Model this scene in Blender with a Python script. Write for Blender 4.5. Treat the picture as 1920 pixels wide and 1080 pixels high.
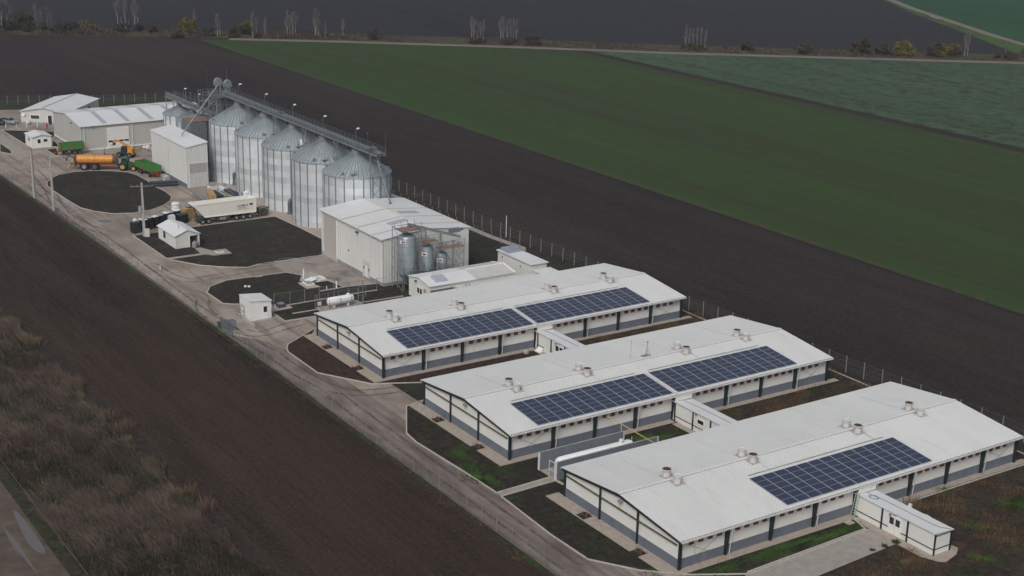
import bpy, bmesh, math, random
import numpy as np
from mathutils import Vector, Matrix
R = math.radians
rng = random.Random(7)
nrg = np.random.default_rng(11)
for o in list(bpy.data.objects): bpy.data.objects.remove(o)
scene = bpy.context.scene
col = scene.collection

# ------------------------------------------------------------------ camera
F_PX = 2723.111
CAM = np.array([-84.379, -96.132, 68.139])
YAW, PITCH, ROLL = 0.98186, -0.303957, 0.02359
fwd = np.array([math.cos(YAW)*math.cos(PITCH), math.sin(YAW)*math.cos(PITCH), math.sin(PITCH)])
rgt0 = np.array([math.sin(YAW), -math.cos(YAW), 0.0]); up0 = np.cross(rgt0, fwd)
rgt = math.cos(ROLL)*rgt0 + math.sin(ROLL)*up0
upv = -math.sin(ROLL)*rgt0 + math.cos(ROLL)*up0
cd = bpy.data.cameras.new('camera'); cam = bpy.data.objects.new('camera', cd); col.objects.link(cam)
cd.sensor_width = 36; cd.lens = 36*F_PX/1920; cd.clip_end = 6000; cd.clip_start = 1
M = Matrix.Identity(4)
for i in range(3):
    M[i][0] = rgt[i]; M[i][1] = upv[i]; M[i][2] = -fwd[i]; M[i][3] = CAM[i]
cam.matrix_world = M
scene.camera = cam

def G(px, py, z=0.0):
    """ground point (metres) seen at a place of the photograph, used to survey the site"""
    d = rgt*((px-960)/F_PX) - upv*((py-540)/F_PX) + fwd
    t = (z-CAM[2])/d[2]
    p = CAM + t*d
    return (float(p[0]), float(p[1]))

# ------------------------------------------------------------------ world, sun, exposure
SUN_EL, SUN_AZ = R(46), R(220)      # azimuth of the sun, measured from +x counter-clockwise
w = bpy.data.worlds.new('World'); scene.world = w; w.use_nodes = True
nt = w.node_tree; bg = nt.nodes['Background']
sky = nt.nodes.new('ShaderNodeTexSky'); sky.sky_type = 'NISHITA'; sky.sun_disc = False
sky.sun_elevation = SUN_EL; sky.sun_rotation = R(90)-SUN_AZ
sky.air_density = 1.0; sky.dust_density = 6.0; sky.ozone_density = 1.0
hs = nt.nodes.new('ShaderNodeHueSaturation'); hs.inputs['Saturation'].default_value = 0.42   # thick cloud takes the blue out
nt.links.new(sky.outputs[0], hs.inputs['Color']); nt.links.new(hs.outputs[0], bg.inputs['Color'])
bg.inputs['Strength'].default_value = 0.10
sl = bpy.data.lights.new('sun', 'SUN'); sl.energy = 1.45; sl.angle = R(16); sl.color = (1.0, 0.985, 0.965)
so = bpy.data.objects.new('sun', sl); col.objects.link(so)
sd = Vector((math.cos(SUN_AZ)*math.cos(SUN_EL), math.sin(SUN_AZ)*math.cos(SUN_EL), math.sin(SUN_EL)))
so.rotation_euler = sd.to_track_quat('Z', 'Y').to_euler(); so.location = (0, 0, 150)
vs = scene.view_settings; vs.view_transform = 'Standard'; vs.look = 'None'; vs.gamma = 1; vs.exposure = -0.2
scene.cycles.max_bounces = 6; scene.cycles.volume_bounces = 0; scene.cycles.transparent_max_bounces = 12

# ------------------------------------------------------------------ helpers
def tag(o, label=None, cat=None, group=None, kind=None):
    if label: o['label'] = label
    if cat: o['category'] = cat
    if group: o['group'] = group
    if kind: o['kind'] = kind
    return o
def thing(name, label, cat, loc=(0, 0, 0), rz=0, group=None):
    o = bpy.data.objects.new(name, None); col.objects.link(o)
    o.location = loc; o.rotation_euler = (0, 0, rz); o.empty_display_size = .3
    return tag(o, label, cat, group)
def copy_tree(o, parent=None):
    c = o.copy(); col.objects.link(c); c.parent = parent
    for ch in list(o.children): copy_tree(ch, c)
    return c

class MB:
    """collects faces and links them as ONE mesh object"""
    def __init__(s): s.v = []; s.f = []; s.sm = []
    def add(s, vs_, fs, smooth=False):
        n = len(s.v); s.v += [tuple(map(float, v)) for v in vs_]
        for f in fs: s.f.append([i+n for i in f]); s.sm.append(smooth)
        return s
    def box(s, x0, y0, z0, x1, y1, z1):
        if x0 > x1: x0, x1 = x1, x0
        if y0 > y1: y0, y1 = y1, y0
        if z0 > z1: z0, z1 = z1, z0
        return s.add([(x0,y0,z0),(x1,y0,z0),(x1,y1,z0),(x0,y1,z0),(x0,y0,z1),(x1,y0,z1),(x1,y1,z1),(x0,y1,z1)],
              [(3,2,1,0),(4,5,6,7),(0,1,5,4),(1,2,6,5),(2,3,7,6),(3,0,4,7)])
    def hexa(s, b, t):
        """eight corners: bottom ring b, top ring t"""
        n = len(b)
        fs = [tuple(reversed(range(n))), tuple(range(n, 2*n))] + [(i, (i+1) % n, n+(i+1) % n, n+i) for i in range(n)]
        return s.add(list(b)+list(t), fs)
    def prism(s, poly, z0, z1):
        return s.hexa([(x, y, z0) for x, y in poly], [(x, y, z1) for x, y in poly])
    def face(s, pts): return s.add(pts, [tuple(range(len(pts)))])
    def bar(s, a, b, w_, h_=None):
        """box beam from a to b"""
        a, b = Vector(a), Vector(b); h_ = h_ or w_
        d = (b-a).normalized(); r = d.cross(Vector((0, 0, 1)))
        if r.length < 1e-3: r = Vector((1, 0, 0))
        r.normalize(); u = r.cross(d); r = r*w_/2; u = u*h_/2
        q = [-r-u, r-u, r+u, -r+u]
        return s.hexa([a+k for k in q], [b+k for k in q])
    def tube(s, pts, r0, r1=None, n=10, cap=True):
        pts = [Vector(p) for p in pts]; r1 = r0 if r1 is None else r1
        m = len(pts); rings = []
        for i, p in enumerate(pts):
            d = (pts[min(i+1, m-1)]-pts[max(i-1, 0)]).normalized()
            a = d.cross(Vector((0, 0, 1)))
            if a.length < 1e-3: a = Vector((1, 0, 0))
            a.normalize(); b = a.cross(d); rr = r0+(r1-r0)*i/max(1, m-1)
            rings.append([p+a*rr*math.cos(2*math.pi*k/n)+b*rr*math.sin(2*math.pi*k/n) for k in range(n)])
        vs_ = [v for rg in rings for v in rg]; fs = []
        for i in range(m-1):
            for k in range(n):
                fs.append((i*n+k, i*n+(k+1) % n, (i+1)*n+(k+1) % n, (i+1)*n+k))
        s.add(vs_, fs, True)
        if cap: s.add(rings[0], [tuple(range(n))]); s.add(rings[-1], [tuple(reversed(range(n)))])
        return s
    def lathe(s, prof, n=24, c=(0, 0, 0), axis='z', cap=False):
        """profile of (r, h) turned round an axis"""
        vs_ = []
        for r, h in prof:
            for k in range(n):
                a = 2*math.pi*k/n; x, y = r*math.cos(a), r*math.sin(a)
                p = {'z': (x, y, h), 'x': (h, x, y), 'y': (x, h, y)}[axis]
                vs_.append((c[0]+p[0], c[1]+p[1], c[2]+p[2]))
        fs = []
        for i in range(len(prof)-1):
            for k in range(n): fs.append((i*n+k, i*n+(k+1) % n, (i+1)*n+(k+1) % n, (i+1)*n+k))
        s.add(vs_, fs, True)
        if cap:
            L = len(prof)-1
            s.add(vs_[:n], [tuple(reversed(range(n)))]); s.add(vs_[L*n:], [tuple(range(n))])
        return s
    def build(s, name, m, parent=None, loc=None, sharp=35):
        me = bpy.data.meshes.new(name); me.from_pydata(s.v, [], s.f)
        me.polygons.foreach_set('use_smooth', s.sm)
        if any(s.sm): me.set_sharp_from_angle(angle=R(sharp))
        if m: me.materials.append(m)
        o = bpy.data.objects.new(name, me); col.objects.link(o)
        if parent: o.parent = parent
        if loc: o.location = loc
        return o
def B(*a): return MB().box(*a)
def bulk(name, verts, faces, mats, midx=None, parent=None):
    """big mesh from numpy arrays (faces all of one size)"""
    me = bpy.data.meshes.new(name); nf, k = faces.shape
    me.vertices.add(len(verts)); me.vertices.foreach_set('co', verts.astype(np.float32).ravel())
    me.loops.add(nf*k); me.loops.foreach_set('vertex_index', faces.astype(np.int32).ravel())
    me.polygons.add(nf); me.polygons.foreach_set('loop_start', np.arange(0, nf*k, k, dtype=np.int32))
    for m in mats: me.materials.append(m)
    if midx is not None: me.polygons.foreach_set('material_index', midx.astype(np.int32))
    me.update(calc_edges=True); me.validate()
    o = bpy.data.objects.new(name, me); col.objects.link(o)
    if parent: o.parent = parent
    return o

# ------------------------------------------------------------------ materials
def newmat(name):
    m = bpy.data.materials.new(name); m.use_nodes = True
    return m, m.node_tree, m.node_tree.nodes['Principled BSDF']
class NT:
    def __init__(s, t): s.t = t
    def n(s, k, **kw):
        x = s.t.nodes.new('ShaderNode'+k)
        for a, b in kw.items():
            if isinstance(a, str) and hasattr(x, a): setattr(x, a, b)
        return x
    def l(s, a, b): s.t.links.new(a, b)
    def pos(s, scale=(1, 1, 1), rz=0, obj=False):
        mp = s.n('Mapping'); mp.inputs['Scale'].default_value = scale; mp.inputs['Rotation'].default_value = (0, 0, rz)
        if obj: s.l(s.n('TexCoord').outputs['Object'], mp.inputs[0])
        else: s.l(s.n('NewGeometry').outputs['Position'], mp.inputs[0])
        return mp.outputs[0]
    def noise(s, vec, scale, detail=5, rough=.6, dist=0):
        x = s.n('TexNoise'); x.inputs['Scale'].default_value = scale; x.inputs['Detail'].default_value = detail
        x.inputs['Roughness'].default_value = rough; x.inputs['Distortion'].default_value = dist
        s.l(vec, x.inputs['Vector']); return x.outputs['Fac']
    def ramp(s, fac, stops):
        x = s.n('ValToRGB'); e = x.color_ramp.elements
        while len(e) < len(stops): e.new(.5)
        for k, (p, c) in enumerate(stops):
            e[k].position = p; e[k].color = (c if hasattr(c, '__len__') else (c, c, c))[:3] + (1,) if not hasattr(c, '__len__') else tuple(c)[:3]+(1,)
        s.l(fac, x.inputs[0]); return x.outputs[0]
    def mix(s, fac, a, b, mode='MIX'):
        x = s.n('MixRGB'); x.blend_type = mode
        for i, q in ((0, fac), (1, a), (2, b)):
            if hasattr(q, 'links') or hasattr(q, 'is_linked'): s.l(q, x.inputs[i])
            else: x.inputs[i].default_value = q if i == 0 else tuple(q)[:3]+(1,)
        return x.outputs[0]
    def math(s, op, a, b=None):
        x = s.n('Math'); x.operation = op
        for i, q in ((0, a), (1, b)):
            if q is None: continue
            if hasattr(q, 'is_linked'): s.l(q, x.inputs[i])
            else: x.inputs[i].default_value = q
        return x.outputs[0]
    def bump(s, h, strength, dist, bsdf):
        x = s.n('Bump'); x.inputs['Strength'].default_value = strength; x.inputs['Distance'].default_value = dist
        s.l(h, x.inputs['Height']); s.l(x.outputs[0], bsdf.inputs['Normal'])
def mul(c, k): return tuple(max(0, min(1, x*k)) for x in c)
_mc = {}
def mat(name, c, rough=.65, metal=0.0, var=.12, scale=.6, stain=None, stain_at=.62, stain_sc=.5, streak=False, bump=0, bsc=12, spec=.4, stretch=None):
    """weathered paint, concrete or metal: mottled, optionally stained or streaked down the wall"""
    if name in _mc: return _mc[name]
    m, t, b = newmat(name); q = NT(t)
    p = q.pos(stretch or ((1, 1, .18) if streak else (1, 1, 1)))
    c1 = q.ramp(q.noise(p, scale, 6), [(.3, mul(c, 1-var)), (.7, mul(c, 1+var))])
    if stain:
        f = q.ramp(q.noise(p, stain_sc, 7, .7, .4), [(stain_at, 0.0), (stain_at+.16, 1.0)])
        c1 = q.mix(f, c1, stain)
    q.l(c1, b.inputs['Base Color'])
    b.inputs['Roughness'].default_value = rough; b.inputs['Metallic'].default_value = metal
    b.inputs['Specular IOR Level'].default_value = spec
    if bump: q.bump(q.noise(q.pos(), bsc, 4), bump, .02, b)
    _mc[name] = m; return m

WHITE = mat('white_cladding', (.71, .71, .68), .5, var=.05, scale=.35, stain=(.55, .53, .48), stain_at=.60, stain_sc=.8, streak=True)
WHITE2 = mat('white_paint', (.74, .74, .72), .5, var=.04)
GREYW = mat('grey_plinth', (.135, .15, .185), .75, var=.12, scale=.8, stain=(.20, .20, .21), stain_at=.58, streak=True)
ROOF = mat('white_sheet_roof', (.62, .635, .635), .5, var=.05, scale=.22, stain=(.53, .525, .505), stain_at=.55, stain_sc=1.1, stretch=(1, .09, 1))
ROOFV = mat('roof_valley_shade', (.525, .535, .53), .6, var=.06, scale=.22)  # greyer valley flats: the shading between the ribs is put into the colour
ROOF2 = mat('white_roof_plain', (.63, .65, .66), .5, var=.05, scale=.3, stain=(.58, .58, .55), stain_at=.58, stain_sc=.25)
CREAM = mat('cream_cladding', (.70, .71, .685), .5, var=.04, scale=.5, stain=(.54, .53, .47), stain_at=.63, streak=True)
CREAM2 = mat('cream_cladding_side', (.56, .57, .54), .5, var=.04, scale=.5, streak=True)
GREIGE = mat('greige_cladding', (.46, .46, .43), .55, var=.05, scale=.5, streak=True)
BEIGED = mat('beige_shutter', (.45, .42, .39), .6, var=.06, streak=True)
STEEL = mat('dark_green_steel', (.012, .022, .022), .5, var=.25)
GIRT = mat('olive_girt', (.10, .085, .045), .6)
RED = mat('red_brown_inlet', (.19, .06, .05), .7, var=.3, scale=3)
RUST = mat('rusty_duct', (.075, .035, .022), .85, var=.45, scale=3)
PLAST = mat('grubby_white_plastic', (.58, .575, .565), .5, var=.08, scale=2, stain=(.44, .36, .31), stain_at=.60, stain_sc=1.8)
FLASH = mat('grey_flashing', (.40, .37, .35), .6, var=.2, scale=2)
GUT = mat('pale_gutter', (.60, .61, .60), .5, var=.15, scale=3)
GREY = mat('mid_grey', (.26, .27, .28), .6, var=.2)
DGREY = mat('dark_grey', (.06, .063, .066), .6, var=.25)
BLACK = mat('black_rubber', (.018, .018, .019), .8, var=.25, scale=3)
CONC = mat('pale_concrete', (.36, .33, .30), .85, var=.12, scale=1.2, stain=(.27, .25, .23), stain_at=.55, bump=.2)
APRON = mat('apron_concrete', (.33, .285, .24), .85, var=.14, scale=1.4, stain=(.22, .18, .14), stain_at=.58, stain_sc=.6, bump=.2)
KERB = mat('kerb_stone', (.40, .37, .34), .85, var=.15, scale=2)
GLASS = mat('dark_glass', (.02, .024, .028), .12, var=.1, spec=.6)
ALU = mat('aluminium_frame', (.55, .56, .57), .4, metal=.6, var=.05)
ORANGE = mat('orange_paint', (.58, .25, .04), .45, var=.12, scale=2, stain=(.36, .14, .04), stain_at=.62, stain_sc=1.2, streak=True)
YELLOW = mat('yellow_paint', (.55, .38, .05), .45, var=.12)
GREEN = mat('green_paint', (.055, .19, .045), .5, var=.15, scale=2, stain=(.05, .13, .04), stain_at=.6, stain_sc=1)
DGREEN = mat('dark_green_paint', (.025, .085, .035), .5, var=.15)
REDP = mat('red_paint', (.30, .03, .03), .5, var=.2, scale=2)
WOOD = mat('raw_wood', (.36, .22, .11), .8, var=.3, scale=3)
WOODG = mat('grey_wood', (.20, .175, .15), .85, var=.3, scale=3)
PIPE = mat('dark_blue_pipe', (.03, .038, .052), .45, var=.2)
WRAP = mat('black_wrap', (.016, .018, .020), .3, var=.3, scale=2)
BAG = mat('white_bag', (.68, .69, .70), .6, var=.1, scale=2)
POLE = mat('concrete_pole', (.34, .34, .33), .8, var=.15, scale=2)
POST = mat('fence_post', (.21, .21, .21), .6, var=.2, scale=3)
SKYL = mat('skylight_sheet', (.37, .40, .45), .35, var=.12, scale=2)
TANK = mat('white_tank_paint', (.78, .79, .80), .35, var=.05, scale=1)
TRWHITE = mat('trailer_cream', (.76, .735, .66), .4, var=.04, scale=.8, stain=(.55, .50, .42), stain_at=.66, streak=True)
WALLG = mat('grey_wall_panel', (.155, .18, .205), .7, var=.12, scale=.9, streak=True)
GASY = mat('yellow_gas_pipe', (.50, .42, .12), .5, var=.1)
ZINC = mat('zinc_steel', (.24, .265, .285), .5, metal=.3, var=.2, scale=1.5)
ZINCD = mat('dull_zinc', (.16, .185, .20), .55, metal=.3, var=.25, scale=1.5)
TAN = mat('tan_roof_strip', (.46, .43, .34), .6, var=.12)
RUSTD = mat('rusty_deck', (.24, .15, .11), .8, var=.3, scale=2)

def ribbed(name, c, axis, period, rough=.5):
    """trapezoidal wall sheet: the ribs are a relief, not a tone"""
    m, t, b = newmat(name); q = NT(t)
    sep = q.n('SeparateXYZ'); q.l(q.n('NewGeometry').outputs['Position'], sep.inputs[0])
    ph = q.math('FRACT', q.math('DIVIDE', sep.outputs[axis], period))
    tri = q.math('PINGPONG', ph, .5)
    h = q.n('MapRange'); h.inputs[1].default_value = .12; h.inputs[2].default_value = .26
    q.l(tri, h.inputs[0])
    c1 = q.ramp(q.noise(q.pos((1, 1, .15)), .6, 6), [(.3, mul(c, .93)), (.7, mul(c, 1.04))])
    q.l(c1, b.inputs['Base Color']); b.inputs['Roughness'].default_value = rough
    q.bump(h.outputs[0], 1.0, .05, b)
    return m
RIBX = ribbed('ribbed_wall_across', (.65, .665, .64), 0, .48)
RIBX_W = ribbed('ribbed_white_across', (.70, .70, .66), 0, .32)
RIBY = ribbed('ribbed_wall_along', (.70, .715, .69), 1, .8)

def galv(name, tone, rings, sheets, rough=.38, metal=.55):
    """galvanised silo sheets: every ring and sheet dulled differently"""
    m, t, b = newmat(name); q = NT(t)
    sep = q.n('SeparateXYZ'); q.l(q.n('TexCoord').outputs['Object'], sep.inputs[0])
    ang = q.math('ARCTAN2', sep.outputs[1], sep.outputs[0])
    ia = q.math('FLOOR', q.math('MULTIPLY', ang, sheets/(2*math.pi)))
    iz = q.math('FLOOR', q.math('DIVIDE', sep.outputs[2], rings))
    cmb = q.n('CombineXYZ'); q.l(iz, cmb.inputs[1]); 
    oi = q.n('ObjectInfo'); q.l(oi.outputs['Random'], cmb.inputs[2])
    wn = q.n('TexWhiteNoise'); q.l(cmb.outputs[0], wn.inputs['Vector'])
    cmb2 = q.n('CombineXYZ'); q.l(ia, cmb2.inputs[0]); q.l(iz, cmb2.inputs[1]); q.l(oi.outputs['Random'], cmb2.inputs[2])
    wn2 = q.n('TexWhiteNoise'); q.l(cmb2.outputs[0], wn2.inputs['Vector'])
    v = q.math('ADD', q.math('MULTIPLY', wn.outputs['Value'], .46), q.math('MULTIPLY', wn2.outputs['Value'], .16))
    v = q.math('ADD', v, q.math('MULTIPLY', q.noise(q.pos((1, 1, .3), obj=True), 1.2, 5), .25))
    c1 = q.ramp(v, [(.05, mul(tone, .72)), (.65, mul(tone, 1.15))])
    q.l(c1, b.inputs['Base Color']); b.inputs['Roughness'].default_value = rough; b.inputs['Metallic'].default_value = metal
    # the horizontal corrugation of the sheets
    wv = q.math('SINE', q.math('MULTIPLY', sep.outputs[2], 2*math.pi/.106))
    q.bump(wv, .35, .012, b)
    return m
GALV = galv('galvanised_silo_wall', (.70, .74, .77), 1.12, 22, .36, .38)
GALVR = mat('galvanised_silo_roof', (.40, .455, .485), .45, metal=.45, var=.14, scale=.7)
GALVB = mat('galvanised_bin', (.33, .38, .41), .4, metal=.5, var=.16, scale=.8)

def pvmat():
    """polycrystalline cells with their pale grid"""
    m, t, b = newmat('solar_cells'); q = NT(t)
    sep = q.n('SeparateXYZ'); q.l(q.n('TexCoord').outputs['Object'], sep.inputs[0])
    gx = q.math('PINGPONG', q.math('DIVIDE', q.math('ADD', sep.outputs[0], .825), .159), .5)
    gy = q.math('PINGPONG', q.math('DIVIDE', q.math('ADD', sep.outputs[1], .495), .159), .5)
    ln = q.math('LESS_THAN', q.math('MINIMUM', gx, gy), .03)
    oi = q.n('ObjectInfo')
    base = q.ramp(oi.outputs['Random'], [(.0, (.024, .033, .068)), (.5, (.020, .036, .078)), (1., (.028, .037, .064))])
    c = q.mix(ln, base, (.09, .10, .15))
    q.l(c, b.inputs['Base Color']); b.inputs['Roughness'].default_value = .16; b.inputs['Specular IOR Level'].default_value = .45
    return m
PV = pvmat()
PVF = mat('solar_frame', (.43, .44, .47), .4, metal=.3, var=.05)

def chainlink():
    m, t, b = newmat('wire_mesh'); q = NT(t)
    t.nodes.remove(b); out = t.nodes['Material Output']
    tr = q.n('BsdfTransparent'); df = q.n('BsdfDiffuse'); df.inputs[0].default_value = (.30, .31, .32, 1)
    mx = q.n('MixShader'); mx.inputs[0].default_value = .035
    q.l(tr.outputs[0], mx.inputs[1]); q.l(df.outputs[0], mx.inputs[2]); q.l(mx.outputs[0], out.inputs[0])
    return m
WIRE = chainlink()
# ------------------------------------------------------------------ ground materials
def soil(name, dark, light, rz=0.0, rough_rows=.5, clod=2.2, fleck=None, patch=None, bstr=.9):
    """ploughed soil: furrows along one direction, clods, paler crumbs and bits of straw"""
    m, t, b = newmat(name); q = NT(t)
    p = q.pos(rz=rz); ps = q.pos((1, .06, 1), rz=rz)
    big = q.noise(q.pos((1, .35, 1), rz=rz), .018, 5, .6)
    rows = q.noise(ps, 1.6, 4, .65); rows2 = q.noise(ps, .22, 4, .6)
    cl = q.noise(p, clod, 6, .72)
    v = q.math('ADD', q.math('MULTIPLY', rows, rough_rows*.5), q.math('MULTIPLY', cl, .75))
    v = q.math('ADD', v, q.math('MULTIPLY', rows2, rough_rows*.6))
    v = q.math('ADD', v, q.math('MULTIPLY', big, .35))
    lo = .5*(rough_rows*1.1+1.1)
    c = q.ramp(v, [(lo-.16, dark), (lo+.20, light)])
    if patch:
        c = q.mix(q.math('MULTIPLY', q.ramp(q.noise(q.pos((1, .22, 1), rz=rz), .045, 5), [(.45, 0.), (.7, 1.)]), patch[1]), c, patch[0])
    if fleck:
        f = q.ramp(q.noise(q.pos((1, .55, 1), rz=rz), 3.1, 3, .8), [(.66, 0.), (.73, 1.)])
        f = q.math('MULTIPLY', f, q.ramp(q.noise(ps, .09, 3), [(.42, .0), (.62, fleck[1])]))
        c = q.mix(f, c, fleck[0])
    q.l(c, b.inputs['Base Color']); b.inputs['Roughness'].default_value = .95; b.inputs['Specular IOR Level'].default_value = .15
    h = q.math('ADD', q.math('MULTIPLY', cl, .8), q.math('MULTIPLY', rows, .6))
    q.bump(h, bstr, .35, b)
    return m
ANG_ROAD = math.atan2(-64, 91)
SOIL_BACK = soil('ploughed_soil_back', (.0140, .0113, .0105), (.050, .039, .0345), clod=1.5, fleck=((.10, .088, .085), .6))
SOIL_LEFT = soil('ploughed_soil_left', (.0090, .0068, .0055), (.058, .041, .030), clod=2.1, rough_rows=.6, fleck=((.17, .12, .085), .9), patch=((.056, .036, .026), .55), bstr=1.0)
SOIL_FAR = soil('ploughed_soil_far', (.012, .012, .013), (.027, .026, .029), rz=-(ANG_ROAD-R(90)), clod=.5, rough_rows=.9, fleck=((.16, .155, .16), .8))

def field(name, c0, c1, bare, rz, at=.5, row=.9, sc=.5, edge=None, iso=False):
    """young crop in drill rows with thin places"""
    m, t, b = newmat(name); q = NT(t)
    st = q.noise(q.pos((1, .012, 1), rz=rz), row, 5, .7)
    st2 = q.noise(q.pos((1, .02, 1), rz=rz), row*.16, 4, .6)
    pt = q.noise(q.pos((1, .4, 1), rz=rz), .02, 6, .65)
    fine = q.noise(q.pos((1, .8 if iso else .3, 1), rz=rz), sc, 5, .75)
    c = q.ramp(q.math('ADD', q.math('MULTIPLY', pt, .6), q.math('MULTIPLY', st2, .4)), [(.36, c0), (.64, c1)])
    v = q.math('ADD', q.math('ADD', q.math('MULTIPLY', st, .15 if iso else .4), q.math('MULTIPLY', fine, .7 if iso else .35)), q.math('MULTIPLY', st2, .15 if iso else .25))
    c = q.mix(q.ramp(v, [(at-.07, 1.), (at+.04, 0.)]), c, bare)
    if edge is not None:       # tramlines left by the sprayer
        sx = q.n('SeparateXYZ'); q.l(q.n('NewGeometry').outputs['Position'], sx.inputs[0])
        xx = q.math('ADD', sx.outputs[0], q.math('MULTIPLY', q.noise(q.pos((1, .3, 1)), .03, 2), 3.0))
        tl = q.math('LESS_THAN', q.math('PINGPONG', q.math('DIVIDE', xx, 9.3), .5), .035)
        c = q.mix(q.math('MULTIPLY', tl, .5), c, bare)
    if edge is not None:       # the headland along the field edge was drilled twice and stands thicker
        sp = q.n('SeparateXYZ'); q.l(q.n('NewGeometry').outputs['Position'], sp.inputs[0])
        mr = q.n('MapRange'); mr.inputs[1].default_value = edge; mr.inputs[2].default_value = edge+7; mr.inputs[3].default_value = .5; mr.inputs[4].default_value = 0
        q.l(sp.outputs[0], mr.inputs[0]); c = q.mix(q.math('MULTIPLY', mr.outputs[0], q.ramp(pt, [(.35, .4), (.6, 1.)])), c, (.030, .082, .018))
    q.l(c, b.inputs['Base Color']); b.inputs['Roughness'].default_value = .95; b.inputs['Specular IOR Level'].default_value = .1
    q.bump(fine, .6, .2, b)
    return m
WHEAT = field('winter_wheat', (.033, .053, .018), (.036, .072, .018), (.037, .039, .022), 0, .49, edge=98.0)
CROP = field('blue_green_crop', (.044, .080, .042), (.062, .106, .058), (.036, .039, .032), R(14), .49, sc=.30, iso=True)
WHEAT2 = field('far_wheat', (.022, .060, .030), (.028, .082, .034), (.026, .040, .028), ANG_ROAD+R(90), .44)

def turf(name, soil_c, dry_c, grass_c, g_at=.60, d_at=.55, gsc=.09):
    m, t, b = newmat(name); q = NT(t); p = q.pos()
    c = q.ramp(q.noise(p, 1.3, 7, .75), [(.33, mul(soil_c, .45)), (.52, soil_c), (.67, mul(soil_c, 1.9))])
    d = q.math('MULTIPLY', q.ramp(q.noise(p, .35, 6, .7), [(d_at, 0.), (d_at+.14, 1.)]), q.ramp(q.noise(p, 3.5, 4, .7), [(.42, .15), (.62, 1.)]))
    c = q.mix(d, c, dry_c)
    g = q.math('MULTIPLY', q.ramp(q.noise(p, gsc, 6, .68), [(g_at, 0.), (g_at+.12, 1.)]), q.ramp(q.noise(p, 4.5, 4, .7), [(.38, .1), (.6, 1.)]))
    c = q.mix(g, c, grass_c)
    q.l(c, b.inputs['Base Color']); b.inputs['Roughness'].default_value = .95; b.inputs['Specular IOR Level'].default_value = .15
    q.bump(q.noise(p, 2.6, 6, .75), 1.0, .22, b)
    return m
TURF = turf('thin_dark_turf', (.030, .0265, .0225), (.075, .058, .038), (.034, .056, .018), .53, .50, .14)
TURFG = turf('green_turf', (.031, .027, .021), (.05, .038, .026), (.048, .095, .026), .52, .56, .13)
TURFD = turf('dry_rough_turf', (.042, .032, .024), (.090, .060, .036), (.040, .082, .018), .55, .48, .12)
TURFB = turf('brown_bare_turf', (.046, .030, .024), (.060, .045, .030), (.028, .05, .014), .62, .6)
VERGE = turf('verge_weeds', (.040, .038, .028), (.095, .075, .048), (.040, .075, .022), .50, .5, .2)
HEDGEG = turf('hedge_bank_grass', (.055, .046, .032), (.13, .095, .06), (.050, .075, .022), .50, .46, .03)

def yard():
    """worn yard concrete: dust, darker wheel tracks, damp stains, slab joints"""
    m, t, b = newmat('worn_yard_concrete'); q = NT(t); p = q.pos()
    c = q.ramp(q.noise(p, .16, 7, .65, .3), [(.34, (.185, .148, .122)), (.5, (.275, .232, .195)), (.64, (.35, .31, .268))])
    c = q.mix(q.ramp(q.noise(p, 1.1, 6, .7), [(.35, 0.), (.75, .45)]), c, (.35, .315, .28))
    tr = q.noise(q.pos((1, .05, 1)), .8, 5, .6, .8)
    c = q.mix(q.ramp(tr, [(.52, 0.), (.62, .6)]), c, (.130, .100, .082))
    pur = q.noise(q.pos((1, .5, 1)), .05, 4)
    c = q.mix(q.ramp(pur, [(.45, 0.), (.62, .55)]), c, (.165, .132, .120))
    wet = q.noise(p, .30, 6, .62, .6)
    wf = q.ramp(wet, [(.665, 0.), (.71, 1.)])
    c = q.mix(q.math('MULTIPLY', wf, .6), c, (.085, .08, .08))
    q.l(c, b.inputs['Base Color'])
    rr = q.ramp(wet, [(.66, .85), (.72, .35)]); q.l(rr, b.inputs['Roughness']); b.inputs['Specular IOR Level'].default_value = .3
    q.bump(q.noise(p, 9, 4), .25, .02, b)
    return m
YARD = yard()
def lane():
    m, t, b = newmat('worn_lane_concrete'); q = NT(t); p = q.pos((1, .35, 1))
    c = q.ramp(q.noise(p, .35, 7, .65, .3), [(.36, (.115, .090, .082)), (.5, (.18, .148, .135)), (.66, (.25, .215, .195))])
    c = q.mix(q.ramp(q.noise(q.pos((1, .07, 1)), .7, 4), [(.48, 0.), (.60, .6)]), c, (.095, .074, .070))
    q.l(c, b.inputs['Base Color']); b.inputs['Roughness'].default_value = .85; b.inputs['Specular IOR Level'].default_value = .25
    return m
LANE = lane()
SLAB = mat('slab_concrete', (.30, .275, .25), .85, var=.14, scale=.9, stain=(.20, .175, .165), stain_at=.56, stain_sc=.35, bump=.15)
FEEDPAD = mat('stained_pad_concrete', (.27, .235, .21), .8, var=.18, scale=.7, stain=(.085, .08, .08), stain_at=.51, stain_sc=.2)
TRACKM = mat('mud_track', (.090, .068, .053), .9, var=.35, scale=.5, stain=(.065, .054, .05), stain_at=.52, stain_sc=.3, bump=.4, bsc=4)
ROADM = mat('pale_dirt_road', (.165, .14, .12), .9, var=.15, scale=.1, stain=(.15, .13, .11), stain_at=.55, stain_sc=.1)
def water():
    m, t, b = newmat('puddle_water'); q = NT(t)
    b.inputs['Base Color'].default_value = (.12, .11, .112, 1); b.inputs['Roughness'].default_value = .04
    b.inputs['Specular IOR Level'].default_value = .7
    return m
WATER = water()

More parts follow.
